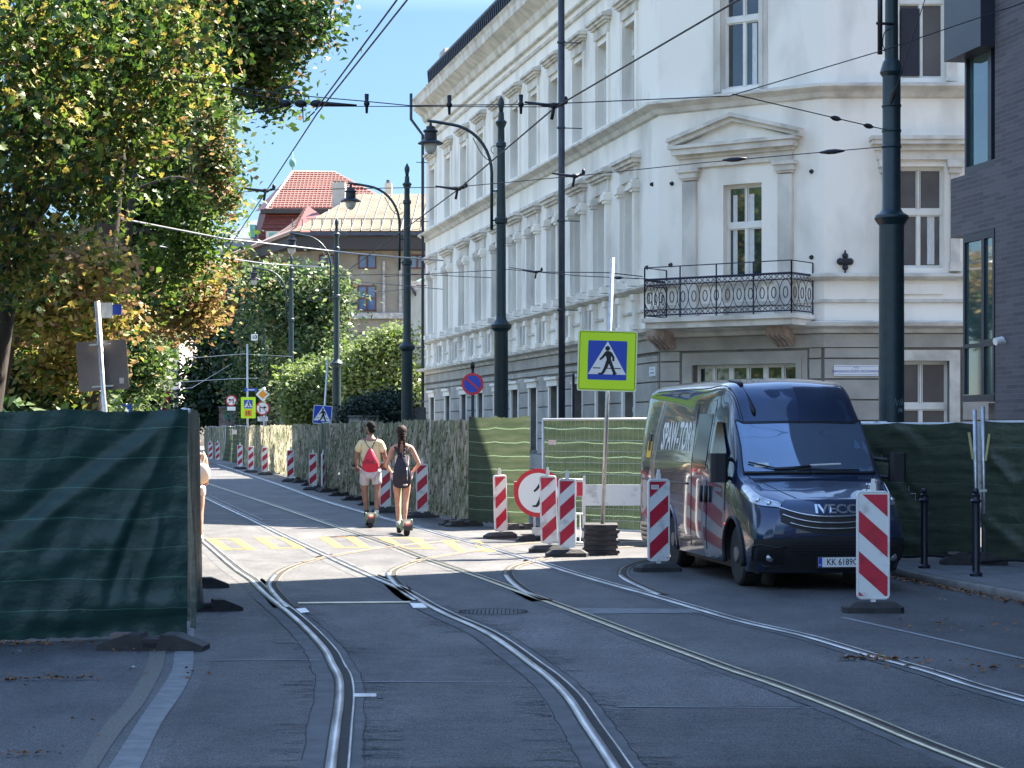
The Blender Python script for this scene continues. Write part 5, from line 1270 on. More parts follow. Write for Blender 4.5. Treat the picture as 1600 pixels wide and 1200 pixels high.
wire('upper span wire with black insulators crossing from the left trees to the white facade',[(60,95,23.2),(440,147,23.4),(568,158,23.4),(640,165,23.4),(840,163,23.4),(1140,150,23.4),(1375,80,23.6),(1600,4,24),(1700,-30,24)],.006,fit=[(573,162,23.4,'ins'),(702,164,23.4,'ins'),(814,163,23.4,'ins')])
wire('lower strand of the upper span wire between its fittings',[(350,140,23.6),(500,166,23.4),(865,167,23.4)],.005)
wire('taut stay from the upper span wire down to the thick tram pole',[(1145,147,23.5),(1385,203,28.1)],.007,fit=[(1306,185,26.7,'turn'),(1357,197,27.6,'turn')])
wire('span wire fastened to the thick tram pole below the stay',[(380,300,33),(415,297,32.5),(715,292,31.5),(900,275,30.5),(1100,254,29),(1385,229,28.1)],.0065,fit=[(898,275,30.5,'arm'),(1300,237,28.4,'turn'),(1148,249,28.8,'turn')])
wire('steep guy wire hanging past the open window beside the thick pole',[(1452,-40,26),(1445,0,26.3),(1392,163,28.1)],.006,fit=[(1396,148,28.0,'turn')])
wire('bright thick feeder wire slanting below the beige roof',[(190,342,36),(350,373,42),(560,397,47),(692,407,51)],.018,'wire_bright')
wire('second bright wire lower among the left trees',[(250,385,44),(330,400,50),(415,412,60),(510,418,66)],.016,'wire_bright')
wire('span wire crossing the facade at mid height',[(470,428,56),(535,430,54),(640,428,52),(768,434,51)],.008)
wire('span wire from the first lamp post to the facade and balcony',[(796,418,52.3),(845,425,50),(950,426,47),(1004,432,46.2)],.011,fit=[(838,425,50,'arm')])
wire('lower wire from the first lamp post to the balcony edge',[(600,432,55),(795,421,52.3),(905,431,48),(1012,436,46)],.009,fit=[(966,434,47,'turn')])
wire('thin wire below the beige eaves',[(455,400,72),(560,440,66),(692,452,60)],.010)
wire('thin wire from the second lamp post to the pavilion',[(480,470,70),(560,458,66),(635,452,60)],.010)
wire('bright span wire low at the far left end of the street',[(200,600,120),(280,597,118),(360,592,116),(430,590,112)],.014,'wire_bright')
wire('pale span wire crossing the far end of the street',[(160,618,100),(300,606,100),(363,568,104)],.012,'wire_bright')
wire('thin wire over the striped boards far down the street',[(290,560,110),(380,553,105),(455,557,98)],.010,'wire_bright')
# ================= buildings behind =================
def facade_part(root, pts, z0, z1, matn, name='wall'):
    m = MB(); n = len(pts)
    m.add([(x,y,z0) for x,y in pts]+[(x,y,z1) for x,y in pts], [(i,(i+1)%n,(i+1)%n+n,i+n) for i in range(n)]+[tuple(range(n,2*n))]); return m.build(name,matn,root)
def simple_window(root, x0,x1,z0,z1,Y, glass='glass_blue', frame='tile_dark', cols=2, rows=1):
    m = MB(); f = .07
    m.box((x0,Y-.05,z0),(x0+f,Y+.02,z1)); m.box((x1-f,Y-.05,z0),(x1,Y+.02,z1)); m.box((x0+f,Y-.05,z0),(x1-f,Y+.02,z0+f)); m.box((x0+f,Y-.05,z1-f),(x1-f,Y+.02,z1))
    for c in range(1,cols): xc = x0+(x1-x0)*c/cols; m.box((xc-.05,Y-.06,z0+f),(xc+.05,Y+.02,z1-f))
    for c in range(1,rows): zc = z0+(z1-z0)*c/rows; m.box((x0+f,Y-.055,zc-.05),(x1-f,Y+.021,zc+.05))
    o = m.build('window', frame, root); m = MB(); m.add([(x0+.02,Y-.012,z0+.02),(x1-.02,Y-.012,z0+.02),(x1-.02,Y-.012,z1-.02),(x0+.02,Y-.012,z1-.02)],[(0,1,2,3)]); m.build('pane',glass,o)
YB = 118.0; k = YB/FPX
bb = thing('beige_building', (Xx(570,YB),YB,0), 'long beige building with dark eaves and a pale seamed metal roof behind the bushes', 'building')
xl, xr = Xx(486,YB), Xx(735,YB); zE = Zy(392,YB)
far_l = (Xx(352,153),153)
facade_part(bb, [(xl,YB),(xr,YB),(xr,YB+14),(far_l[0]+8,153),far_l], 0, zE, 'beige_wall')
def zt(y): return Zy(y,YB)
m = MB(); m.box((xl-.3,YB-.25,zt(498)),(xr,YB-.003,zt(489))); m.build('string_course','stone_grey',bb)
m = MB(); m.box((xl-.9,YB-1.1,zt(392)),(xr,YB+.5,zt(372))); m.build('eave','brown_eave',bb)
m = MB(); m.box((xl-1.0,YB-1.3,zt(371)),(xr,YB-1.0,zt(366))); m.build('gutter','pipe_blue',bb)
m = MB(); ra, rb = Vector((xl-1.0,YB-1.25,zt(364))), Vector((xr,YB-1.25,zt(364))); Yr_ = 126
rc_, rd = Vector((Xx(560,Yr_),Yr_,Zy(303,Yr_))), Vector((Xx(740,Yr_),Yr_,Zy(303,Yr_)))
m.add([ra,rb,rd,rc_],[(0,1,2,3)]); m.add([rc_,rd,rd+Vector((0,10,-3)),rc_+Vector((0,10,-3)),ra+Vector((1,18,0))],[(0,1,2,3),(0,3,4)]); m.build('roof','roof_metal',bb)
m = MB()
for i in range(19):
    t = i/18; a = ra.lerp(rb,t); b_ = rc_.lerp(rd,t*1.0) if t > 0 else rc_
    b2_ = Vector((Xx(560,Yr_)+(a.x-ra.x)*.86-.0,Yr_,rc_.z)); b_ = b2_ if b2_.x < rd.x else rd
    if a.x+.0 < rc_.x: f = (a.x-ra.x)/(rc_.x-ra.x); b_ = ra.lerp(rc_, min(1,f*1.0)); 
    else: b_ = Vector((a.x+.1, Yr_, rc_.z))
    if b_.x <= rd.x+.2: m.tube([a+Vector((0,-.02,.03)),b_+Vector((0,-.02,.03))],.035,4)
m.build('roof_seam','seam_dark',bb)
m = MB(); z_ = zt(355)
m.tube([ra+Vector((.8,.6,.75)),rb+Vector((0,.6,.75))],.03,4)
for i in range(19): a = ra.lerp(rb,i/18)+Vector((0,.55,.3)); m.tube([a,a+Vector((0,0,.45))],.03,4)
m.build('snow_guard','seam_dark',bb)
# receding left wing with its red tiled hip roof
wl = MB(); a0 = Vector((xl-.9,YB-.6,zt(364))); a1 = Vector((far_l[0]-.9,153,Zy(414,153)+.2)); pk = Vector((Xx(480,130),130,Zy(321,130)))
wl.add([a0,a1,pk+Vector((-1.5,18,-.5)),pk],[(0,3,2,1)]); wl.add([a0,pk,Vector((Xx(505,123),123,Zy(338,123)))],[(0,1,2)]); wl.build('tiled_wing_roof','tile_red',bb)
m = MB(); 
for i in range(9): 
    t = i/9; p = a0.lerp(pk,t); q = a1.lerp(pk+Vector((-1.5,18,-.5)),t); m.tube([p+Vector((-.03,0,.05)),q+Vector((-.03,0,.05))],.10,4)
m.tube([a1+Vector((-.1,0,0)),a0+Vector((-.1,0,0))],.16,5); m.build('tile_row','tile_pale',bb)
m = MB(); m.obox(a0+Vector((0,0,-.75)),a1-a0,Vector((.9,.2,0)),Vector((0,0,.7))); m.build('wing_eave','brown_eave',bb)
for i in range(7):
    t = (i+.5)/7; p = Vector((xl,YB,0)).lerp(Vector((far_l[0],153,0)),t); d = Vector((far_l[0]-xl,153-YB,0)).normalized(); n_ = Vector((-d.y,d.x,0))
    for z_ in (9.6,6.4,3.2): m = MB(); m.obox(p+n_*.03-d*.55+Vector((0,0,z_-.7)), d*1.1, n_*-.06, Vector((0,0,1.5))); m.build('window','glass_grey',bb)
for px0,px1,y0,y1,rows in ((499,522,398,418,1),(560,588,398,420,1),(640,664,398,420,1),(700,722,398,420,1),(497,524,448,486,2),(559,588,446,486,2),(640,668,446,486,2),(559,588,520,560,2),(497,524,520,560,2)):
    simple_window(bb, Xx(px0,YB),Xx(px1,YB),zt(y1),zt(y0),YB-.01,rows=rows)
for px in (598,624): m = MB(); m.box((Xx(px,YB),YB-.14,zt(489)),(Xx(px+4,YB),YB-.002,zt(408))); m.build('pilaster','stone_grey',bb)
mch = MB(); Yc = 125; mch.box((Xx(519,Yc),Yc,Zy(350,Yc)-1),(Xx(539,Yc),Yc+1.2,Zy(285,Yc))); o = mch.build('chimney','cream_wall',bb)
m = MB()
for px in (523,529,535): m.tube([(Xx(px,Yc),Yc+.5,Zy(286,Yc)),(Xx(px,Yc),Yc+.5,Zy(281,Yc))],.09,6)
m.build('chimney_pot','seam_dark',o)
mch = MB(); Yc = 128; mch.box((Xx(601,Yc),Yc,Zy(320,Yc)-1),(Xx(612,Yc),Yc+1,Zy(286,Yc))); o = mch.build('chimney','cream_wall',bb)
m = MB(); m.tube([(Xx(606,Yc),Yc+.4,Zy(287,Yc)),(Xx(606,Yc),Yc+.4,Zy(280,Yc))],.12,6); m.build('chimney_pot','seam_dark',o)
# red mansard building
YM = 160.0; mb_ = thing('mansard_building', (Xx(480,YM),YM,0), 'tall building with a bright red tiled hip roof over a mansard coloured darker for shade', 'building')
facade_part(mb_, [(Xx(352,YM),YM),(Xx(640,YM),YM),(Xx(640,YM),YM+16),(Xx(352,YM),YM+16)], 0, Zy(385,YM), 'beige_wall')
def zm(y): return Zy(y,YM)
bl, br_ = Vector((Xx(416,YM),YM,zm(327))), Vector((Xx(632,YM),YM,zm(327))); Y2 = YM+6
tl, tr = Vector((Xx(457,Y2),Y2,Zy(269,Y2))), Vector((Xx(524,Y2),Y2,Zy(270,Y2)))
bl2 = Vector((Xx(398,YM+13),YM+13,Zy(331,YM+13)))
mat('tile_rows', (.26,.060,.048), (.34,.09,.072), scale=3, rough=.6, world=True)
m = MB(); m.add([bl,br_,tr,tl],[(0,1,2,3)]); m.add([bl,tl,bl2],[(0,1,2)]); m.build('tiled_roof','tile_rows',mb_)
m = MB()
for i in range(17):
    t = i/17; m.tube([bl.lerp(tl,t)+Vector((0,-.04,.05)), br_.lerp(tr,t)+Vector((0,-.04,.05))],.055,4)
m.build('tile_row','tile_pale',mb_)
m = MB(); m.tube([bl+Vector((.5,-.07,.10)),br_+Vector((-.5,-.07,.10))],.03,3)
for i in range(36):
    t = (i+.5)/36; a = bl.lerp(br_,t); 
    # vertical joints, clipped by the sloping hips
    fl = min(1,(a.x-bl.x)/(tl.x-bl.x)); fr_ = min(1,(br_.x-a.x)/(br_.x-tr.x)); f = min(fl,fr_); m.tube([a+Vector((0,-.06,.06)), Vector((a.x, a.y+(tl.y-bl.y)*f, a.z+(tl.z-bl.z)*f))+Vector((0,-.06,.06))],.03,3)
m.build('tile_joint','tile_red',mb_)
m = MB(); m.tube([bl,tl],.14,5); m.tube([tl,tr],.14,5); m.tube([tr,br_],.10,5); m.build('ridge','tile_pale',mb_)
m = MB(); lo = [Vector((Xx(402,YM),YM-1.2,zm(392))),Vector((Xx(640,YM),YM-1.2,zm(392))),br_+Vector((0,.3,-.1)),bl+Vector((0,.3,-.1)),Vector((Xx(392,YM+14),YM+14,Zy(390,YM+14))),bl2+Vector((.4,0,-.1))]
m.add(lo,[(0,1,2,3),(0,3,5,4)]); m.build('mansard_slope','tile_dark',mb_)  # shade of the steep slope is put into its darker tile colour
m = MB()
for i in range(9): t = i/9; m.tube([lo[0].lerp(lo[3],t)+Vector((0,-.05,0)),lo[1].lerp(lo[2],t)+Vector((0,-.05,0))],.06,4)
m.build('tile_row','tile_red',mb_)
m = MB(); m.obox(bl+Vector((-.4,-.5,-.35)),br_-bl+Vector((.6,0,0)),Vector((0,.8,0)),Vector((0,0,.3))); m.build('roof_lip','brown_eave',mb_)
m = MB(); m.ellip((tl.x,tl.y,tl.z+.75),(.28,.28,.38),10,8); m.tube([(tl.x,tl.y,tl.z),(tl.x,tl.y,tl.z+1.8)],.04,5); m.build('finial','copper_green',mb_,True)
m = MB(); m.box((Xx(420,YM),YM-1.9,zm(402)),(Xx(444,YM),YM-.4,zm(365))); o = m.build('dormer','cream_wall',mb_)
m = MB(); m.box((Xx(425,YM),YM-1.93,zm(384)),(Xx(441,YM),YM-1.905,zm(367))); m.build('dormer_window','copper_green',o)
m = MB(); m.box((Xx(392,YM),YM-.6,zm(372)),(Xx(400,YM),YM+.4,zm(352))); m.build('dormer','copper_green',mb_)
for px in (352,372,396,408):
    m = MB(); m.box((Xx(px,YM),YM-.35,0),(Xx(px+6,YM),YM-.002,zm(392))); m.build('pilaster','cream_wall',mb_)
m = MB(); m.obox((Xx(350,YM),YM-.9,zm(392)),(Xx(410,YM)-Xx(350,YM),0,0),(0,.9,0),(0,0,.6)); m.build('eave','roof_slate',mb_)
YS = 178; r = thing('slate_roofed_house', (Xx(370,YS),YS,0), 'house with a bluish slate hip roof left of the red roof', 'building')
facade_part(r,[(Xx(340,YS),YS),(Xx(420,YS),YS),(Xx(420,YS),YS+8),(Xx(340,YS),YS+8)],0,Zy(372,YS),'cream_wall')
m = MB(); a,b_,c,d = Vector((Xx(344,YS),YS,Zy(373,YS))),Vector((Xx(425,YS),YS,Zy(373,YS))),Vector((Xx(393,YS+4),YS+4,Zy(344,YS+4))),Vector((Xx(420,YS+4),YS+4,Zy(344,YS+4))); m.add([a,b_,d,c],[(0,1,2,3)]); m.build('roof','roof_slate',r)
# cream pavilion with a green roof in the gap beside the white building
YP = 92.0; r = thing('arched_pavilion', (Xx(655,YP),YP,0), 'cream building with arched windows and a green roof edge left of the white facade', 'building')
facade_part(r,[(Xx(641,YP),YP),(Xx(700,YP),YP-4),(Xx(700,YP),YP+8),(Xx(641,YP),YP+8)],0,Zy(455,YP),'cream_wall')
m = MB(); m.obox((Xx(632,YP),YP-.6,Zy(458,YP)),(2.4,0,0),(0,1,0),(0,0,.5)); m.build('cornice','stone_grey',r)
m = MB(); m.add([(Xx(640,YP),YP-.6,Zy(446,YP)),(Xx(700,YP),YP-.6,Zy(425,YP)),(Xx(700,YP),YP+3,Zy(405,YP)),(Xx(650,YP),YP+3,Zy(430,YP))],[(0,1,2,3)]); m.build('roof','copper_green',r)
m = MB(); xx = Xx(657,YP); m.tube([(xx-.4,YP-.7,Zy(448,YP)),(xx-.2,YP-.7,Zy(462,YP)),(xx,YP-.4,Zy(466,YP)),(xx,YP-.4,.3)],.06,6); m.build('drainpipe','pipe_blue',r)
for px in (644,651):
    m = MB(); x = Xx(px,YP); poly = [(x-.09,Zy(520,YP)),(x+.09,Zy(520,YP)),(x+.09,Zy(495,YP))]+[(x+.09*math.cos(a),Zy(487,YP)+.2*math.sin(a)) for a in np.linspace(.2,2.9,6)]+[(x-.09,Zy(495,YP))]; m.plate(poly,YP-.03,YP-.01); m.build('arched_window','tile_dark',r)
# low wall / shed roof behind the fence
r = thing('garden_wall', (Xx(640,70),70,0), 'low pale garden wall with coping just over the fence', 'wall')
m = MB(); m.box((Xx(545,70),70,0),(Xx(592,70),70.3,Zy(652,70))); m.build('wall','stone_grey',r); m = MB(); m.box((Xx(543,70),69.9,Zy(652,70)),(Xx(594,70),70.4,Zy(649,70))); m.build('coping','concrete_grey',r)
r = thing('shed', (Xx(648,71),71,0), 'small grey shed between the second lamp post and the white building', 'shed')
m = MB(); m.box((Xx(643,71),71,0),(Xx(662,71),73,Zy(636,71))); m.build('wall','concrete_grey',r); m = MB(); m.add([(Xx(642,71),70.8,Zy(634,71)),(Xx(664,71),70.8,Zy(626,71)),(Xx(664,71),73.4,Zy(622,71)),(Xx(642,71),73.4,Zy(630,71))],[(0,1,2,3)]); m.build('roof','roof_slate',r)
# far end of the street
def farhouse(x0,x1,y0,Y,matn,label,rows,cols,name='townhouse'):
    r = thing(name, (Xx((x0+x1)/2,Y),Y,0), label, 'building', 'houses closing the far end of the street')
    facade_part(r,[(Xx(x0,Y),Y),(Xx(x1,Y),Y),(Xx(x1,Y),Y+12),(Xx(x0,Y),Y+12)],0,Zy(y0,Y),matn)
    H_ = Zy(y0,Y); W_ = Xx(x1,Y)-Xx(x0,Y)
    for i in range(cols):
        for j in range(rows):
            m = MB(); x = Xx(x0,Y)+W_*(i+.5)/cols; z = 1.5+(H_-2)*(j+.5)/rows; m.box((x-.5,Y-.06,z-.8),(x+.5,Y+.01,z+.8)); m.build('window','glass_grey',r)
    m = MB(); m.box((Xx(x0,Y)-.3,Y-.5,H_),(Xx(x1,Y)+.3,Y+12,H_+.5)); m.build('roof_edge','stone_grey',r)
farhouse(246,280,520,225,'pale_wall','pale sunlit house seen narrow between the far trees',4,2)
farhouse(282,330,560,235,'cream_wall','lower cream house right of the pale one at the street end',3,3)
farhouse(195,243,545,240,'pink_wall','pinkish house behind the hazy far tree',3,3)
farhouse(100,190,580,250,'cream_wall','long cream house behind the big sign seen from behind',2,6)
farhouse(-200,95,560,200,'cream_wall','wide cream house hidden behind the left trees',3,8)
farhouse(330,480,600,250,'cream_wall','low cream house behind the dark tree mass',2,6)
# parked / passing bits at the end of the street
r = thing('parasol', tuple(G(262,690)), 'faded red closed parasol at the far end of the street', 'parasol')
Yk = 150; c = P(262,620,Yk); r.location = (c.x,Yk,0); m = MB(); m.lathe((c.x,Yk,c.z-1.4),[(.5,0),(.3,1.2),(.06,2.2),(.03,2.8)],12); m.build('canopy','sign_red',r); m = MB(); m.tube([(c.x,Yk,0),(c.x,Yk,c.z)],.05,6); m.build('pole','wire',r)
r = thing('kiosk', (Xx(354,135),135,0), 'painted kiosk with a green panel in the shade beneath the no left turn sign', 'kiosk')
mat('kiosk_green', (.03,.16,.10), (.06,.24,.15), scale=2, rough=.6); mat('kiosk_mural', (.10,.06,.05), (.30,.22,.2), scale=2.2, rough=.6)
m = MB(); m.box((Xx(342,135),135,0),(Xx(368,135),136.5,Zy(637,135))); m.build('body','kiosk_mural',r); m = MB(); m.box((Xx(351,135),134.95,Zy(655,135)),(Xx(359,135),134.99,Zy(639,135))); m.build('panel','kiosk_green',r)
m = MB(); m.box((Xx(341,135),134.9,Zy(637,135)),(Xx(369,135),136.6,Zy(635,135))); m.build('roof','roof_slate',r)

# ================= trees =================
def leaves(m_arr, centres, radii, n, size, rng, sub=.35, nsub=40, fan=False, flat=.0, drop=.0):
    out = []
    tot = sum(r_[0]*r_[2] for r_ in radii)
    for c, r_ in zip(centres, radii):
        k_ = max(8, int(n*r_[0]*r_[2]/tot)); ns = max(5, int(nsub*r_[0]*r_[2]/tot*len(radii)))
        d = rng.normal(size=(ns,3)); d /= np.linalg.norm(d,axis=1)[:,None]; rad = rng.random((ns,1))**.45
        sc = np.array(c)+d*rad*np.array(r_)
        idx = rng.integers(0,ns,k_); s_ = sub*(.5+rng.random((ns,1))*.9)
        p = sc[idx]+rng.normal(size=(k_,3))*s_[idx]*np.array([1,1,.62])
        out.append((p, (idx+int(rng.integers(0,1000)))))
    P_ = np.concatenate([o[0] for o in out]); I_ = np.concatenate([o[1] for o in out]); return P_, I_
def leaf_mesh(name, P_, I_, size, rng, mats, probs, parent, fan=False, elong=1.5):
    n = len(P_)
    ax = rng.normal(size=(n,3)); ax[:,2] *= .55; ax /= np.linalg.norm(ax,axis=1)[:,None]
    bx = rng.normal(size=(n,3)); bx -= (bx*ax).sum(1)[:,None]*ax; bx /= np.linalg.norm(bx,axis=1)[:,None]
    nz = np.cross(ax,bx); s_ = size*(.55+rng.random((n,1))*.8)
    V = []; 
    if fan:
        for a in (-1.15,-.55,0,.55,1.15):
            u = ax*math.cos(a)+bx*math.sin(a); w = -ax*math.sin(a)+bx*math.cos(a); L = s_*(1.15-.28*abs(a))
            q = np.stack([P_, P_+u*L*.62+w*L*.22+nz*L*.03, P_+u*L-nz*L*.22, P_+u*L*.62-w*L*.22+nz*L*.03],1); V.append(q)
        V = np.concatenate([v for v in V],0); rep = 5
    else:
        u, w, L = ax, bx, s_*elong*.5
        V = np.stack([P_-u*L, P_+w*L*.55+nz*L*.18, P_+u*L-nz*L*.1, P_-w*L*.55+nz*L*.18],1); rep = 1
    o = np.array(parent.location)
    V = V.reshape(-1,3)-o; nq = len(V)//4
    me = bpy.data.meshes.new(name); me.vertices.add(len(V)); me.vertices.foreach_set('co', V.astype(np.float32).ravel())
    me.loops.add(nq*4); me.loops.foreach_set('vertex_index', np.arange(nq*4,dtype=np.int32)); me.polygons.add(nq)
    me.polygons.foreach_set('loop_start', np.arange(0,nq*4,4,dtype=np.int32)); me.polygons.foreach_set('loop_total', np.full(nq,4,dtype=np.int32))
    for mm in mats: me.materials.append(MATS[mm])
    cum = np.cumsum(probs)/sum(probs)
    hsh = (np.sin(I_*12.9898)*43758.5453)%1.0        # hue goes twig by twig
    val = np.clip(hsh*.75+rng.random(n)*.25,0,.9999); mi = np.searchsorted(cum,val).astype(np.int32); mi = np.minimum(mi,len(mats)-1)
    me.polygons.foreach_set('material_index', np.tile(mi,rep)); me.update(); me.validate()
    ob = bpy.data.objects.new(name, me); COL.objects.link(ob); ob.parent = parent; return ob
def tree(name, label, cat, seed, base, r0, fork, clumps, n, size, mats, probs, fan=False, sub=.35, nsub=60, depth=1.0, limbs=True, group=None):
    """clumps: (px, py, Y, rx_px, rz_px) measured at their own distance"""
    rng = np.random.default_rng(seed); rr = random.Random(seed)
    root = thing(name, base, label, cat, group)
    cs, rs = [], []
    for (x,y,Y,rx,rz) in clumps:
        k = Y/FPX; cs.append(tuple(P(x,y,Y))); rs.append((rx*k, max(rx,rz)*k*depth, rz*k))
    m = MB(); b0 = Vector(base); fk = Vector(fork)
    pts = smooth_path([b0, b0.lerp(fk,.5)+Vector((rr.uniform(-.15,.15),rr.uniform(-.15,.15),0)), fk],4); m.tube(pts, [r0*(1-.45*i/(len(pts)-1)) for i in range(len(pts))], 10)
    m.build('trunk','bark',root,True)
    if limbs:
        for c in cs:
            m = MB(); c = Vector(c); st = fk+Vector((0,0,rr.uniform(-.6,0))); mid = st.lerp(c,.5)+Vector((0,0,(c-st).length*.12)); pp = smooth_path([st,mid,c],5); r1 = r0*.38
            m.tube(pp,[r1*(1-.8*i/(len(pp)-1)) for i in range(len(pp))],6)
            for _ in range(7):
                t = rr.uniform(.3,1); a = pp[int(t*(len(pp)-1))]; L = (c-st).length*.0+rs[cs.index(tuple(c))][0]*rr.uniform(.5,1.1) if tuple(c) in cs else 1
                e_ = a+Vector((rr.uniform(-1,1),rr.uniform(-1,1),rr.uniform(-.5,.8)))*L; pq = smooth_path([a,a.lerp(e_,.5)+Vector((0,0,.1*L)),e_],3); m.tube(pq,[r1*.3*(1-.8*i/(len(pq)-1)) for i in range(len(pq))],4)
            m.build('limb','bark',root,True)
    P_, I_ = leaves(None, cs, rs, n, size, rng, sub, nsub*len(cs)); leaf_mesh('crown', P_, I_, size, rng, mats, probs, root, fan)
    return root
def gb(px, Y): return (Xx(px,Y),Y,0)
def gf(px, py, Y): return tuple(P(px,py,Y))
TG = 'trees along the left side of the street'
tree('chestnut_tree','nearest chestnut tree hanging over the top left corner, large yellowing leaves','tree',11,gb(-60,25),.24,gf(28,330,25),
  [(60,60,22.5,150,120),(215,40,24,140,100),(30,200,22,120,90),(170,190,24.5,120,80),(275,120,26,75,75),(110,300,24,110,50),(25,420,24,60,60),(-60,320,23,80,120),(110,130,27,160,130)],20000,.068,['leaf_green','leaf_dark','leaf_bright','leaf_yellow','leaf_brown'],[.36,.14,.20,.17,.13],fan=True,sub=.26,nsub=60,group=TG)
tree('maple_tree','tree whose dark dense crown reaches farthest into the sky at the top','tree',12,gb(120,39),.3,gf(190,160,38),
  [(400,15,36,120,65),(440,55,36.5,54,42),(350,70,37,80,60),(405,118,37,44,45),(300,-30,36,150,60),(430,160,37,22,20),(476,30,36,24,22),(330,-90,37,180,60)],27000,.10,['leaf_dark','leaf_green','leaf_brown','leaf_bright'],[.44,.34,.13,.09],sub=.30,nsub=50,group=TG)
tree('linden_tree','bright green tree filling the middle of the left side, right edge against the sky','tree',13,gb(140,48),.3,gf(190,330,47),
  [(286,225,46,56,78),(308,330,46,34,70),(288,395,46,32,52),(235,300,48,90,100),(232,430,47,32,50),(312,165,46,36,45),(200,210,48,100,90),(180,380,49,80,70)],29000,.115,['leaf_green','leaf_bright','leaf_dark','leaf_yellow'],[.36,.34,.24,.06],sub=.42,nsub=50,group=TG)
tree('chestnut_tree','small browning tuft of leaves reaching into the sky above the slate roof','tree',14,gb(150,45),.14,gf(215,260,44),
  [(334,262,42,20,28),(350,312,42,12,20),(330,225,42,18,20),(334,180,42,16,14)],3400,.09,['leaf_yellow','leaf_brown','leaf_green','leaf_pale'],[.2,.2,.3,.3],sub=.22,nsub=30,group=TG)
tree('chestnut_tree','chestnut tree with dry brown and yellow leaves arching over the street','tree',15,gb(120,58),.3,gf(160,500,57),
  [(250,455,55,80,42),(300,480,55,32,42),(190,425,56,65,42),(270,430,55,55,35),(306,452,56,12,22),(268,512,57,24,12)],15500,.125,['leaf_yellow','leaf_brown','leaf_bright','leaf_pale'],[.34,.44,.12,.10],sub=.36,nsub=45,group=TG)
tree('chestnut_tree','brownish chestnut tree at the left edge below the nearest tree','tree',16,gb(-40,35),.22,gf(20,500,35),
  [(95,430,34,85,55),(35,385,34,60,45),(130,500,36,62,50),(55,480,34,70,50),(140,420,35,45,40),(100,560,37,70,45)],14000,.10,['leaf_brown','leaf_yellow','leaf_bright','leaf_green'],[.40,.30,.14,.16],sub=.30,nsub=45,group=TG)
tree('linden_tree','pale green tree low at the left edge just over the dark fence','tree',17,gb(30,40),.3,gf(40,630,40),
  [(30,560,38,75,60),(70,610,39,60,45),(-20,500,38,60,70),(110,640,42,70,25),(10,640,40,60,30)],17000,.105,['leaf_pale','leaf_green','leaf_dark','leaf_bright'],[.36,.24,.24,.16],sub=.32,nsub=45,group=TG)
tree('maple_tree','pale tree directly right of the big square sign seen from behind','tree',18,gb(205,72),.25,gf(208,600,72),
  [(212,500,70,26,40),(225,565,70,22,50),(195,560,70,26,60),(190,620,72,30,30)],8500,.15,['leaf_pale','leaf_green','leaf_bright'],[.5,.3,.2],sub=.45,nsub=30,group=TG)
tree('maple_tree','hazy green tree at the far end of the street','tree',19,gb(235,150),.4,gf(238,600,150),
  [(222,490,150,20,30),(222,540,150,22,50),(212,620,150,30,40)],4200,.42,['leaf_pale','leaf_green'],[.6,.4],sub=.9,nsub=20,group=TG)
BG = 'trees and bushes behind the long fence'
tree('chestnut_tree','broad dark tree with silvery olive top before the beige building','tree',21,gb(430,108),.35,gf(430,560,108),
  [(440,445,105,60,30),(470,490,104,60,60),(418,520,121,36,70),(515,462,103,22,42),(456,590,108,38,60),(500,560,103,45,60),(404,610,122,40,55)],36000,.19,['leaf_dark','leaf_pale','leaf_green','leaf_brown'],[.46,.28,.18,.08],sub=.6,nsub=50,group=BG)
tree('chestnut_tree','dark shadowy tree behind the farthest lamp posts','tree',22,gb(335,146),.4,gf(338,560,146),
  [(330,600,146,40,60),(345,520,146,36,50),(380,560,132,32,70),(370,640,146,50,30),(308,640,146,26,26)],20000,.28,['leaf_dark','leaf_conifer','leaf_brown'],[.55,.33,.12],sub=.6,nsub=40,group=BG)
tree('chestnut_tree','yellow brown tree top left of the beige building','tree',23,gb(378,131),.25,gf(378,500,131),
  [(382,425,131,28,22),(360,455,131,22,26),(395,455,131,20,22)],5500,.24,['leaf_yellow','leaf_brown','leaf_pale'],[.4,.45,.15],sub=.5,nsub=25,group=BG)
tree('lilac_bush','bright sunlit bush beside the second lamp post','bush',24,gb(590,88),.12,gf(590,610,88),
  [(592,552,88,30,30),(608,600,88,36,38),(644,612,88,16,40),(562,595,88,30,40),(618,536,88,20,22)],22000,.14,['leaf_bright','leaf_pale','leaf_green'],[.40,.48,.12],sub=.36,nsub=60,limbs=False,group=BG)
tree('lilac_bush','bright sunlit bush left of the third lamp post','bush',25,gb(470,95),.12,gf(470,620,95),
  [(484,612,95,34,40),(466,612,96,16,38),(515,605,94,28,45),(536,575,93,18,30),(485,645,95,42,18)],20000,.15,['leaf_bright','leaf_pale','leaf_green'],[.40,.46,.14],sub=.36,nsub=60,limbs=False,group=BG)
tree('yew_bush','low dark yew bush just over the fence behind the man','bush',26,gb(580,71),.15,gf(580,650,71),
  [(585,640,70.8,42,22),(612,634,71.5,28,22),(555,650,71,24,12),(600,655,70.8,44,14)],14000,.085,['leaf_conifer'],[1],sub=.22,nsub=90,limbs=False,group=BG)
tree('linden_tree','broad linden tree left of the nearest chestnut, its crown just beyond the left edge','tree',31,gb(-330,36),.3,gf(-300,400,36),
  [(-170,430,37,110,130),(-300,300,37,170,160),(-430,420,37,140,150),(-200,560,38,120,90),(-330,120,38,180,150),(-560,300,38,120,180)],15000,.17,['leaf_green','leaf_dark','leaf_bright','leaf_yellow'],[.42,.28,.2,.1],sub=.45,nsub=40,group=TG)
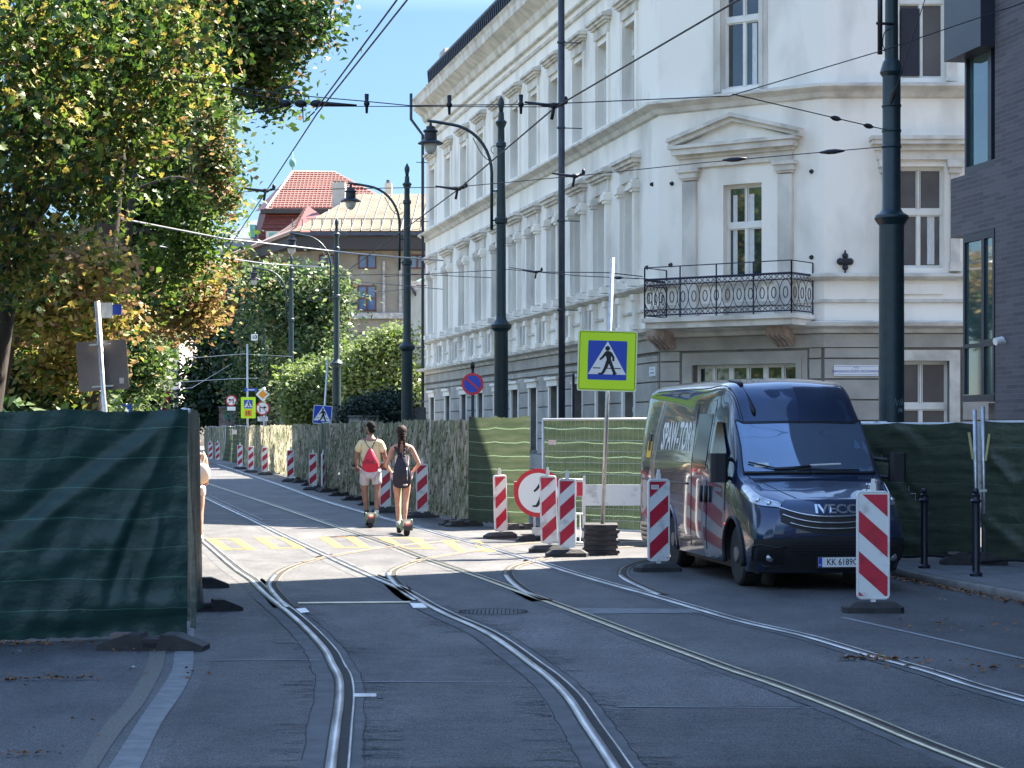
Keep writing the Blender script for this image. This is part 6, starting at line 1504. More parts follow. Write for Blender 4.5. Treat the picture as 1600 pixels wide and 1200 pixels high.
# two more trees standing beside the viewer on the left; the van and the glass mirror them
for i,(x,y) in enumerate(((-9.5,8),(-8.5,-3))):
    rng = np.random.default_rng(90+i); root = thing('chestnut_tree',(x,y,0),'chestnut tree standing left of the viewer, outside the picture','tree',TG)
    m = MB(); m.tube([(x,y,0),(x+.2,y,2),(x,y+.2,4.4)],[.28,.24,.18],10); m.build('trunk','bark',root,True)
    P_, I_ = leaves(None,[(x,y,6.2),(x+1.2,y+1,5.2),(x-1,y-1,7)],[(2.6,2.6,1.8)]*3,5000,.2,rng,.4,120); leaf_mesh('crown',P_,I_,.26,rng,['leaf_green','leaf_yellow','leaf_dark'],[.5,.25,.25],root)

rng = np.random.default_rng(77); hd = thing('hedge',(-9.5,45,0),'unseen dark hedge added behind the left fence for the van side to mirror','hedge')  # hidden hedge, added only for its dark reflection in the van
P_, I_ = leaves(None,[(-7.2-.14*(y-28),y,1.1) for y in range(29,75,2)],[(.8,1.3,1.0)]*23,14000,.16,rng,.3,400); leaf_mesh('foliage',P_,I_,.2,rng,['leaf_dark','leaf_green'],[.7,.3],hd)
m = MB(); m.tube([(-7.2-.14*(y-28),y,.5) for y in range(29,75,2)],.3,6); m.build('stems','bark',hd)
# ================= parked van =================
mat('van_paint', (.015,.034,.082), None, rough=.26, metal=.5, coat=1.0)
mat('van_plastic', (.012,.013,.016), None, rough=.55)
mat('van_glass', (.008,.010,.013), None, rough=.08, spec=.35)
mat('windscreen_sky_tint', (.07,.13,.22), None, rough=.03, metal=.45, spec=1.0, coat=1.0)  # blue metallic tint stands in for sky mirrored in the glass
MATS['windscreen_sky_tint'].node_tree.nodes['Principled BSDF'].inputs['IOR'].default_value = 2.0
mat('chrome', (.65,.66,.68), None, rough=.15, metal=1.0)
mat('headlight_glass', (.30,.31,.33), (.55,.56,.58), scale=14, rough=.06, metal=.7, coat=1.0)
mat('tyre', (.016,.016,.017), None, rough=.8, bump=.2)
mat('rim_steel', (.16,.15,.15), (.24,.22,.22), scale=6, rough=.5, metal=.6)
mat('plate_white', (.72,.73,.74), None, rough=.4)
mat('sticker_yellow', (.75,.42,.02), None, rough=.5)
van = thing('parked_van', (0,0,0), 'dark blue grey delivery van parked beneath the balcony, with white lettering on its side', 'van')
CT = [   # control sections, half body: (x, y, z) from sill to roof middle
 [(.60,.16,.20),(.66,.07,.42),(.69,.04,.62),(.62,.06,.84),(.56,.13,.97),(.50,.20,1.02),(.40,.21,1.03),(.27,.215,1.04),(.13,.22,1.045),(0,.22,1.05)],
 [(.80,.30,.20),(.845,.20,.42),(.855,.18,.62),(.82,.25,.86),(.76,.34,1.02),(.66,.42,1.09),(.50,.43,1.11),(.33,.435,1.12),(.16,.44,1.125),(0,.44,1.13)],
 [(.885,.60,.20),(.905,.56,.45),(.905,.56,.70),(.885,.58,.92),(.83,.62,1.10),(.73,.68,1.17),(.55,.69,1.19),(.36,.69,1.20),(.18,.69,1.205),(0,.69,1.21)],
 [(.90,1.02,.22),(.92,1.0,.5),(.92,1.0,.78),(.91,1.0,1.04),(.875,.98,1.22),(.82,.97,1.28),(.62,.94,1.285),(.42,.91,1.29),(.21,.89,1.29),(0,.88,1.29)],
 [(.90,1.35,.25),(.92,1.35,.5),(.92,1.35,.8),(.915,1.32,1.10),(.885,1.28,1.31),(.80,1.22,1.60),(.64,1.17,1.61),(.43,1.14,1.61),(.21,1.12,1.61),(0,1.115,1.61)],
 [(.90,1.70,.25),(.92,1.70,.5),(.92,1.70,.8),(.915,1.66,1.12),(.89,1.60,1.36),(.785,1.52,1.88),(.66,1.42,1.89),(.42,1.385,1.895),(.21,1.365,1.90),(0,1.36,1.90)],
 [(.90,2.0,.25),(.92,2.0,.5),(.92,2.0,.8),(.915,1.96,1.12),(.895,1.90,1.38),(.765,1.84,2.06),(.69,1.68,2.20),(.45,1.60,2.22),(.21,1.57,2.205),(0,1.565,2.21)],
 [(.90,2.4,.25),(.92,2.4,.5),(.92,2.4,.8),(.915,2.35,1.12),(.90,2.3,1.40),(.79,2.26,2.05),(.715,2.10,2.345),(.47,1.99,2.385),(.22,1.96,2.40),(0,1.95,2.405)],
 [(.90,3.0,.25),(.92,3.0,.5),(.92,3.0,.8),(.915,3.0,1.12),(.905,3.0,1.42),(.82,3.0,2.02),(.735,3.0,2.33),(.50,2.95,2.425),(.25,2.9,2.445),(0,2.9,2.45)],
 [(.90,4.7,.25),(.92,4.7,.5),(.92,4.7,.8),(.915,4.7,1.12),(.905,4.7,1.42),(.83,4.7,2.02),(.75,4.7,2.34),(.50,4.7,2.435),(.25,4.7,2.455),(0,4.7,2.46)],
 [(.90,6.15,.25),(.92,6.15,.5),(.92,6.15,.8),(.915,6.15,1.12),(.905,6.15,1.42),(.83,6.13,2.02),(.75,6.10,2.33),(.50,6.05,2.425),(.25,6.05,2.44),(0,6.05,2.445)],
 [(.87,6.30,.30),(.89,6.30,.5),(.89,6.30,.8),(.885,6.30,1.12),(.875,6.29,1.42),(.80,6.26,2.0),(.72,6.22,2.28),(.48,6.2,2.37),(.24,6.2,2.38),(0,6.2,2.385)]]
def cr4(p0,p1,p2,p3,t): return .5*((2*p1)+(p2-p0)*t+(2*p0-5*p1+4*p2-p3)*t*t+(3*p1-p0-3*p2+p3)*t**3)
CTn = np.array(CT)
def S_(k, j):      # smooth body surface
    def row(i, j):
        i = min(max(i,0),len(CT)-1); a = int(min(max(math.floor(j),0),8)); t = j-a; g_ = lambda q: CTn[i][min(max(q,0),9)]
        return cr4(g_(a-1),g_(a),g_(a+1),g_(a+2),t)
    b_ = int(min(max(math.floor(k),0),len(CT)-2)); t = k-b_
    return cr4(row(b_-1,j),row(b_,j),row(b_+1,j),row(b_+2,j),t)
nk, nj = (len(CT)-1)*9, 9*5
GR = np.array([[S_(k*(len(CT)-1)/nk, j*9/nj) for j in range(nj+1)] for k in range(nk+1)])
GR[:,:,0] = np.maximum(GR[:,:,0],0); GR[:,-1,0] = 0
AX = [(.98),(4.33)]         # wheel axles
m = MB()
for sx in (1,-1):
    idx = {}
    vs = [(GR[k,j,0]*sx,GR[k,j,1],GR[k,j,2]) for k in range(nk+1) for j in range(nj+1)]; fs = []
    for k in range(nk):
        for j in range(nj):
            c = (GR[k,j]+GR[k+1,j]+GR[k,j+1]+GR[k+1,j+1])/4
            if c[0] > .7 and any(math.hypot(c[1]-a, c[2]-.36) < .43 for a in AX): continue
            q = [k*(nj+1)+j,(k+1)*(nj+1)+j,(k+1)*(nj+1)+j+1,k*(nj+1)+j+1]; fs.append(q if sx > 0 else q[::-1])
    m.add(vs, fs)
# rear wall and floor
for z0,z1 in ((0,1),):
    rr_i = list(range(nj+1)); vs = [(GR[nk,j,0],GR[nk,j,1],GR[nk,j,2]) for j in rr_i]+[(-GR[nk,j,0],GR[nk,j,1],GR[nk,j,2]) for j in rr_i]
    n_ = nj+1; m.add(vs, [(j,j+1,j+1+n_,j+n_) for j in range(nj)])
m.build('body','van_paint',van,True,50)
# front fascia
def contour(z):
    """half outline of the nose at height z: from the middle outwards"""
    zs = [.20,.42,.62,.84,.97,1.03]; js = [0,1,2,3,4,5]
    j = float(np.interp(z, zs, js)); pts = [S_(k,j) for k in (0,.5,1,1.5,2,2.5,3)]
    x0, y0 = pts[0][0], pts[0][1]
    mid = [np.array([x0*t, y0-.055*(1-t*t), z]) for t in (0,.25,.5,.75)]
    return [np.array([p[0],p[1],z]) for p in mid]+[np.array([p[0],p[1],z]) for p in pts]
def fp(x, z, off=0):
    c = contour(z); xs = [p[0] for p in c]; ys = [p[1] for p in c]; y = float(np.interp(abs(x), xs, ys)); y2 = float(np.interp(abs(x)+.02, xs, ys)); sl = (y2-y)/.02
    n_ = Vector((sl*(1 if x >= 0 else -1), -1, 0)).normalized(); return Vector((x,y,z))+n_*off
def SP(k, j, off, sx=1):
    p = S_(k,j); a = S_(k+.02,j)-p; b_ = S_(k,min(j+.02,9))-p if j < 8.9 else p-S_(k,j-.02); n_ = np.cross(a,b_); n_ = n_/(np.linalg.norm(n_)+1e-9); 
    if n_[2] < 0 and j > 4.5: n_ = -n_
    if j <= 4.5 and n_[0] < 0: n_ = -n_
    q = p+n_*off; return Vector((max(q[0],0 if j>8.95 else q[0])*sx if j < 8.99 else 0, q[1], q[2]))
m = MB()
def fn(u, v):
    z = .20+v*(1.02-.20); j = float(np.interp(z,[.20,.42,.62,.84,.97,1.02],[0,1,2,3,4,5])); x0,y0,z0 = S_(0,j); t = u*2-1; return (x0*t, y0-.055*(1-t*t), z0)
m.grid(fn, 24, 18)
def fn2(u, v):     # leading edge of the bonnet
    j = 5+v*4; x0,y0,z0 = S_(0,j); return (x0*(u*2-1), y0-.05*(1-v)*(1-(u*2-1)**2)*(1), z0)
m.grid(fn2, 24, 8); m.build('front_panel','van_paint',van,True)
def patch_front(name, matn, x0, x1, zlo, zhi, off, nx=16, nz=6, parent=None):
    m = MB(); m.grid(lambda u,v: fp(x0+(x1-x0)*u, zlo(u)+(zhi(u)-zlo(u))*v, off), nx, nz); return m.build(name, matn, parent or van, True)
# lower bumper in dark plastic
patch_front('bumper','van_plastic',-.86,.86,lambda u:.21,lambda u:.60+.02*math.cos((u*2-1)*3.1),.014,40,8)
patch_front('lower_grille','sign_black',-.50,.50,lambda u:.40+.05*abs(u*2-1)**3,lambda u:.56,.020,20,4)
patch_front('upper_grille','sign_black',-.60,.60,lambda u:.64+.14*abs(u*2-1)**2.2,lambda u:.84+.07*abs(u*2-1)**2.0,.012,26,4)
for i,(z,w_) in enumerate(((.835,.62),(.765,.58),(.70,.50))):
    m = MB(); m.tube([fp(x, z+.115*abs(x/.62)**2.4, .020) for x in np.linspace(-w_,w_,27)], [.007+.008*(1-abs(t)) for t in np.linspace(-1,1,27)], 6); m.build('grille_bar','chrome',van,True)
for i in range(4):
    z = .42+.035*i; m = MB(); m.tube([fp(x,z,.024) for x in np.linspace(-.46,.46,13)], .004, 4); m.build('grille_slat','van_plastic',van)
m = MB(); m.xf = Matrix.Translation((.045,-.010,.915)) @ FRONT @ Matrix.Scale(1,4)
text_geo(m,'IVECO',.135,Matrix.Identity(4),depth=.012,bold=.0035,sx=1.35); 
for i,v in enumerate(m.v): q = fp(v.x, v.z, .006); m.v[i] = Vector((v.x, q.y+(v.y+.010), v.z))
m.build('front_lettering','chrome',van)
for sx in (-1,1):
    zt_ = lambda u: 1.105-.155*u**.8; zb_ = lambda u: .985-.075*u
    hlk = lambda u: .05+2.35*u; jl = lambda u: 3.62-.10*math.sin(u*3.1); jh = lambda u: 3.95+.55*u-.12*u*u
    m = MB(); m.grid(lambda u,v: SP(hlk(u), jl(u)+(jh(u)-jl(u))*v, .012, sx), 18, 6)
    hl = m.build('headlight','headlight_glass',van,True)
    m = MB(); m.tube([SP(hlk(u),jh(u),.014,sx) for u in np.linspace(0,1,12)],.008,5); m.build('light_strip','chrome',hl,True)
    m = MB()
    for u in (.22,.42): q = SP(hlk(u),(jl(u)+jh(u))/2,.008,sx); m.ellip(q,(.035,.02,.026),10,8)
    m.build('lens','chrome',hl,True)
    patch_front('fog_recess','sign_black',sx*.56,sx*.82,lambda u:.30+.03*u,lambda u:.46,.020,8,3)
    m = MB(); q = fp(sx*.70,.37,.028); m.lathe((q.x,q.y,q.z),[(.045,0),(.045,.01),(.03,.012)],12,axis='y'); m.build('fog_light','headlight_glass',van,True)
    m = MB(); m.tube([fp(sx*x,z,.02) for x,z in ((.53,.50),(.66,.49),(.80,.52),(.86,.50),(.85,.34),(.74,.27),(.56,.28))],.010,5); m.build('fog_trim','van_plastic',van,True)
# number plate
r = van; m = MB(); m.cbox((.06,-.012,.325),(.50,.012,.112)); m.cbox((.06,-.006,.325),(.53,.012,.14),0)
m.build('plate_holder','van_plastic',van)
m = MB(); m.cbox((.06,-.022,.325),(.495,.008,.107)); npz = m.build('number_plate','plate_white',van)
m = MB(); m.cbox((-.167,-.0275,.325),(.04,.003,.105)); m.build('blue_band','sign_blue',npz)
m = MB(); m.xf = Matrix.Translation((.08,-.0275,.325)) @ FRONT; text_geo(m,'KK 6189C',.098,Matrix.Translation((.005,0,0)),bold=.0012,sx=.86); m.build('characters','sign_black',npz)
m = MB(); m.xf = Matrix.Translation((-.167,-.0305,.295)) @ FRONT; text_geo(m,'PL',.03,Matrix.Identity(4)); m.build('characters','sign_white',npz)
# bonnet crease lines, windscreen, forehead
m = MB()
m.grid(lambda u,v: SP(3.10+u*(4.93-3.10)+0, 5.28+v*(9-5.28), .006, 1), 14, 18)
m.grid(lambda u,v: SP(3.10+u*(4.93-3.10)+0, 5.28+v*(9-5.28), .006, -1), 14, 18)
ws = m.build('windscreen','windscreen_sky_tint',van,True)
m = MB()
for sx in (1,-1):
    m.tube([SP(3.10+u*1.83,5.26,.008,sx) for u in np.linspace(0,1,12)],.010,5)
    m.tube([SP(4.95,5.26+v*3.74,.008,sx) for v in np.linspace(0,1,16)],.008,5); m.tube([SP(3.06,5.2+v*3.8,.008,sx) for v in np.linspace(0,1,16)],.018,5)
m.build('windscreen_seal','van_plastic',van,True)
m = MB(); m.tube([SP(3.25,9,.02),SP(3.2,8,.022,-1),SP(3.18,7.2,.024,-1),SP(3.35,6.2,.03,-1),SP(3.42,5.6,.03,-1)],.010,5); m.tube([SP(3.3,9,.016),SP(3.24,8,.016,-1),SP(3.2,7,.016,-1)],.018,5); m.build('wiper','sign_black',van,True)
m = MB(); m.tube([SP(3.14,8.2,.02,-1),SP(3.2,9,.022),SP(3.14,8,.024,1),SP(3.12,7,.03,1),SP(3.13,6.2,.03,1)],.010,5); m.build('wiper','sign_black',van,True)
m = MB(); m.grid(lambda u,v: SP(3.28+u*.16,5.9+v*.85,.009,-1),3,4); m.build('paper_slip','curtain',van)
m = MB(); m.tube([SP(3.35+.05*v,9-2.2*v,.010,1) for v in np.linspace(.0,.8,6)],.011,5); m.build('paper_slip','curtain',van)
# antenna and roof seam
m = MB(); m.tube([SP(6.6,6.5,.012,-1),SP(6.9,6.45,.012,-1),SP(7.3,6.4,.012,-1)],[.03,.010,.010],6); m.tube([SP(5.25,6.58,.014,-1),SP(5.4,6.57,.016,-1),SP(6.0,6.53,.010,-1),SP(6.7,6.5,.010,-1)],[.016,.028,.007,.006],6); m.build('aerial','sign_black',van,True)
m = MB()
for j in (5.75,5.95): m.tube([SP(5.1+u*4.6,j,.002,-1) for u in np.linspace(0,1,24)],.006,4)
m.build('roof_seam','sign_black',van,True)
m = MB()
for sx in (1,-1): m.tube([SP(5.02,5.2+v*3.8,.002,sx) for v in np.linspace(0,1,14)],.0045,4)
m.build('panel_gap','sign_black',van,True)
m = MB()
for sx in (1,-1): m.tube([SP(.05+u*2.9,6.2-.8*u,.001,sx) for u in np.linspace(0,1,16)],.0045,4)
m.build('bonnet_gap','sign_black',van,True)
# sides
def sx_at(y, z):
    zs = [.2,.5,.8,1.12,1.42,2.02,2.34]
    if y >= 3: xs = [.90,.92,.92,.915,.905,.825,.745]
    else:
        xs = [.90,.92,.92,.915,.895,.79,.74]
        w_ = min(1,max(0,(y-2.2)/.8)); xb = [.90,.92,.92,.915,.905,.822,.74]; xs = [a*(1-w_)+b_*w_ for a,b_ in zip(xs,xb)]
    return float(np.interp(z, zs, xs))
def side_patch(name, matn, poly_lo, poly_hi, y0, y1, sx, off, ny=14, nz=8, parent=None):
    m = MB(); m.grid(lambda u,v: (sx*(sx_at(y0+(y1-y0)*u, poly_lo(u)+(poly_hi(u)-poly_lo(u))*v)+off), y0+(y1-y0)*u, poly_lo(u)+(poly_hi(u)-poly_lo(u))*v), ny, nz); return m.build(name, matn, parent or van, True)
def side_line(pts, r_, sx): m = MB(); m.tube([(sx*(sx_at(y,z)+.003),y,z) for y,z in pts], r_, 5); return m
for sx in (-1,1):
    side_patch('door_window','van_glass',lambda u:1.30+.04*u,lambda u:1.55+.35*min(1,u*1.6),1.42,2.12,sx,.010)
    side_patch('side_window','van_glass',lambda u:1.32,lambda u:2.00,2.36,3.02,sx,.010)
    for pts in ([(2.28,.35),(2.28,2.2)],[(3.10,.35),(3.10,2.25)],[(1.36,.85),(1.34,1.3)]):
        yz = [(a,b_) for a,b_ in pts]; n_ = 10; P2 = [(yz[0][0]+(yz[1][0]-yz[0][0])*t, yz[0][1]+(yz[1][1]-yz[0][1])*t) for t in np.linspace(0,1,n_)]
        side_line(P2,.005,sx).build('panel_gap','sign_black',van)
    side_line([(y,1.12) for y in np.linspace(3.3,6.1,14)],.016,sx).build('slide_rail','van_plastic',van)
    side_line([(y,2.16) for y in np.linspace(2.3,6.1,14)],.006,sx).build('roof_crease','van_plastic',van)
    m = MB(); m.grid(lambda u,v: (sx*(sx_at(1.5+4.6*u,.50+.14*v)+.012*math.sin(math.pi*v)), 1.5+4.6*u, .50+.14*v),30,4)
    for y in (2.18,2.42): m2_ = MB(); m2_.tube([(sx*(sx_at(y,.95)+.03),y,.92),(sx*(sx_at(y,1.05)+.035),y,1.02),(sx*(sx_at(y,1.1)+.03),y,1.12)],.022,8); m2_.build('door_handle','sign_black',van,True)
    # mirror
    mr = MB(); x = -1.03 if sx < 0 else 1.13; mr.bbox((x,1.18,1.36),(.20,.14,.34),.04); mi_ = mr.build('mirror','van_plastic',van,True,30)
    mr = MB(); mr.tube([(sx*.84,1.30,1.46),(x,1.2,1.44)],.024,8); mr.tube([(sx*.88,1.30,1.24),(x,1.2,1.25)],.024,8); mr.build('arm','van_plastic',mi_,True)
    mr = MB(); mr.cbox((x,1.253,1.36),(.17,.004,.29)); mr.build('glass','chrome',mi_)
m = MB(); m.xf = Matrix(((0,0,-1,-.872),(-1,0,0,4.15),(0,1,0,1.70),(0,0,0,1)))
text_geo(m,'SPAW-TOR',.50,Matrix(((1,.16,0,0),(0,1,0,0),(0,0,1,0),(0,0,0,1))),bold=.012,sx=.68)
for i,v in enumerate(m.v): m.v[i] = Vector((-(sx_at(v.y,v.z)+.008), v.y, v.z))
mat('letter_white', (.75,.75,.75), None, rough=.5); m.build('side_lettering','letter_white',van)
m = MB(); m.grid(lambda u,v: (-(sx_at(5.6+.28*u,1.42+.42*v)+.008),5.6+.28*u,1.42+.42*v),4,4); st_ = m.build('yellow_sticker','sticker_yellow',van)
m = MB(); m.grid(lambda u,v: (-(sx_at(5.67+.12*u,1.50+.2*v)+.012),5.67+.12*u,1.52+.22*v),3,3); m.build('figure','sign_black',st_)
m = MB(); m.add([(-(sx_at(y,z)+.008),y,z) for y,z in ((5.75,1.90),(5.45,1.90),(5.50,2.16))],[(0,1,2)]); m.build('white_arrow','letter_white',van)
# wheels
for a in AX:
    for sx in (-1,1):
        x0 = sx*.86
        m = MB(); hw_ = .115; prof = [(.20,-hw_),(.33,-hw_),(.355,-hw_*.8),(.362,0),(.355,hw_*.8),(.33,hw_),(.20,hw_)]
        m.lathe((x0-sx*hw_,a,.36),[(r_,h_) for r_,h_ in prof],28,axis='x'); wh = m.build('wheel','tyre',van,True,35)
        m = MB(); m.lathe((x0,a,.36),[(.215,-.04*sx),(.20,.0),(.17,-.05*sx),(.10,-.03*sx),(.09,.02*sx),(.03,.03*sx)],24,axis='x')
        wr_ = m.build('rim','rim_steel',wh,True,40)
        for k in range(8): 
            t = 2*math.pi*k/8; m = MB(); m.ellip((x0-sx*.03,a+.135*math.cos(t),.36+.135*math.sin(t)),(.012,.022,.022),8,6)
            if k == 0: holes = m
            else: holes.add(m.v, m.f)
        holes.build('holes','sign_black',wh,True)
        # arch: dark liner and lip
        m = MB(); n_ = 20; vs = []
        for q in range(n_+1):
            t = math.pi*(-.06+1.12*q/n_); cy, cz = a+.43*math.cos(t), .36+.43*math.sin(t)
            vs += [(sx*.915,cy,cz),(sx*.50,cy,cz)]
        m.add(vs,[(2*q,2*q+1,2*q+3,2*q+2) for q in range(n_)]); m.add([(sx*.5,a+.43*math.cos(t),.36+.43*math.sin(t)) for t in np.linspace(0,2*math.pi,24)[:-1]],[tuple(range(23))]); m.build('wheel_well','sign_black',van)
        m = MB(); m.tube([(sx*(sx_at(3,max(.2,.36+.435*math.sin(t)))-.002),a+.435*math.cos(t),.36+.435*math.sin(t)) for t in np.linspace(-.25,math.pi+.25,26)],.026,6); m.build('arch_lip','van_plastic' if a < 2 else 'van_paint',van,True)
m = MB(); m.box((-.78,.35,.18),(.78,6.2,.30)); m.build('underbody','sign_black',van)
van.location = (3.60,22.88,0); van.rotation_euler = (0,0,R(8.05))
# ================= people =================
mat('skin_tan', (.42,.22,.15), (.50,.27,.19), scale=9, rough=.55)
mat('skin_dark', (.24,.12,.085), (.32,.17,.12), scale=9, rough=.55)
mat('hair_black', (.006,.005,.005), (.014,.011,.010), scale=40, rough=.85, spec=.2, bump=.6)
mat('hair_brown', (.010,.005,.004), (.035,.017,.012), scale=30, rough=.7, spec=.3, bump=.6, stretch=(3,3,.6))
mat('shirt_yellow', (.60,.50,.27), (.74,.64,.40), scale=4, rough=.9, bump=1, bscale=9, bdist=.03)
mat('shorts_pale', (.48,.43,.43), (.60,.54,.53), scale=6, rough=.9, bump=1, bscale=10, bdist=.03)
mat('shorts_pink', (.66,.50,.50), (.72,.58,.56), scale=4, rough=.85)
mat('top_pink', (.62,.50,.46), None, rough=.85)
mat('bag_red', (.55,.012,.045), (.62,.02,.06), scale=5, rough=.6, bump=.3, bscale=12)
mat('bag_navy', (.010,.012,.030), (.02,.022,.045), scale=5, rough=.75, bump=.4, bscale=12)
mat('shoe_white', (.62,.62,.60), None, rough=.6); mat('shoe_dark', (.03,.03,.035), None, rough=.6)
mat('scooter_green', (.16,.24,.14), (.22,.30,.18), scale=8, rough=.45); mat('scooter_dark', (.03,.035,.035), None, rough=.5)
mat('rear_light', (.8,.02,.02), None, rough=.3, emit=((1,.05,.03),4))
mat('bag_cream', (.66,.52,.40), (.78,.66,.54), scale=8, rough=.8)
mat('top_white', (.70,.68,.66), None, rough=.8)
def skin(name, nodes, edges, matn, parent, sub=2, root=0, extra=None):
    """one continuous surface grown round a skeleton: nodes = [(x,y,z,r[,r2])]"""
    me = bpy.data.meshes.new(name); me.from_pydata([n[:3] for n in nodes], edges, []); ob = bpy.data.objects.new(name, me); COL.objects.link(ob)
    md = ob.modifiers.new('s','SKIN'); md.use_smooth_shade = True; md.branch_smoothing = .6
    sv = me.skin_vertices[0].data
    for i,n in enumerate(nodes): sv[i].radius = (n[3], n[4] if len(n) > 4 else n[3]); sv[i].use_root = (i == root)
    ss = ob.modifiers.new('u','SUBSURF'); ss.levels = sub; ss.render_levels = sub
    dg = bpy.context.evaluated_depsgraph_get(); me2 = bpy.data.meshes.new_from_object(ob.evaluated_get(dg))
    vs = [v.co.copy() for v in me2.vertices]; fs = [list(p.vertices) for p in me2.polygons]
    bpy.data.objects.remove(ob); bpy.data.meshes.remove(me); bpy.data.meshes.remove(me2)
    m = MB(); m.add(vs, fs)
    if extra: extra(m)
    o = m.build(name, matn, parent, True); return o
def hand(m, w, d, side, s_=1.0):
    """palm, four curled fingers of unequal length and a thumb from the side, gripping a bar across x"""
    w = Vector(w); d = Vector(d).normalized(); up = Vector((0,0,1)); x = Vector((side,0,0))
    m.tube([w, w+d*.04*s_, w+d*.085*s_],[.024*s_,.036*s_,.034*s_],8)
    for k,(o_,L) in enumerate(((.027,.062),(.009,.072),(-.009,.068),(-.027,.052))):
        a = w+d*.078*s_+x*o_*s_; m.tube([a,a+(d*.5-up*.1)*L*.5*s_,a+(d*.6-up*.6)*L*.8*s_,a+(d*.25-up*1.0)*L*s_],[.0095*s_,.0092*s_,.0085*s_,.007*s_],6)
    a = w+d*.03*s_-x*.03*s_; m.tube([a,a+(d*.5-x*.5-up*.2)*.04*s_,a+(d*.9-x*.1-up*.6)*.062*s_],[.012*s_,.0105*s_,.008*s_],6)
def head(m, c, s_, turn=0):
    """skull with brow, nose, mouth, ears; the face looks along +y turned by 'turn'"""
    old = m.xf; m.xf = Matrix.Translation(c) @ Matrix.Rotation(turn,4,'Z') @ Matrix.Scale(s_,4)
    m.ellip((0,0,.02),(.076,.095,.105),18,14); m.ellip((0,.025,-.055),(.056,.066,.062),14,10)
    m.tube([(0,.090,.02),(0,.112,-.018),(0,.098,-.03)],[.008,.014,.009],8); m.ellip((0,.083,-.058),(.024,.012,.008),8,6)
    for s2 in (-1,1): m.ellip((s2*.030,.082,.012),(.013,.010,.008),8,6); m.ellip((s2*.078,-.004,-.005),(.010,.022,.032),8,8)
    m.xf = old
def person(loc, rz, label, P_, group=None):
    root = thing('person', (0,0,0), label, 'person', group)
    b = P_['base']; k = P_['k']       # b = height of the soles, k = body scale
    Z = lambda z: b+z*k
    shw, hipw = P_['shw'], P_['hipw']; f = P_['f']     # f>0 slimmer
    N = [(0,0,Z(.94),.115*f,.095*f),(0,0,Z(1.05),.108*f,.085*f),(0,0,Z(1.18),.112*f,.088*f),(0,.0,Z(1.32),.135*f,.095*f),(0,-.0,Z(1.43),.105*f,.078*f),(0,.005,Z(1.50),.055*f,.055*f),(0,.015,Z(1.57),.05*f,.05*f)]
    E = [(0,1),(1,2),(2,3),(3,4),(4,5),(5,6)]
    arms = P_['arms']; legs = P_['legs']
    ends = []
    for s_,(el,wr) in zip((-1,1),arms):
        i = len(N); N += [(s_*shw,0,Z(1.41),.050*f),((s_*shw+el[0])/2,el[1]/2,(Z(1.41)+el[2])/2,.044*f),(el[0],el[1],el[2],.036*f),((el[0]+wr[0])/2,(el[1]+wr[1])/2,(el[2]+wr[2])/2,.033*f),(wr[0],wr[1],wr[2],.024*f)]
        E += [(4,i),(i,i+1),(i+1,i+2),(i+2,i+3),(i+3,i+4)]; ends.append((wr,el))
    for s_,(kn,an,to) in zip((-1,1),legs):
        i = len(N); N += [(s_*hipw,0,Z(.86),.088*f),((s_*hipw+kn[0])/2,kn[1]/2,(Z(.86)+kn[2])/2,.076*f),(kn[0],kn[1],kn[2],.054*f),((kn[0]+an[0])/2,(kn[1]+an[1])/2-.012,(kn[2]*.58+an[2]*.42),.053*f),(an[0],an[1],an[2],.034*f),(to[0],to[1],to[2],.030*f)]
        E += [(0,i),(i,i+1),(i+1,i+2),(i+2,i+3),(i+3,i+4),(i+4,i+5)]
    def extra(m):
        head(m, (0,.02,Z(1.665)), k, P_.get('turn',0))
        for (wr,el),s_ in zip(ends,(-1,1)): hand(m, wr, Vector(wr)-Vector(el), s_, .95)
    skin('body', N, E, P_['skin'], root, extra=extra)
    return root, Z, N
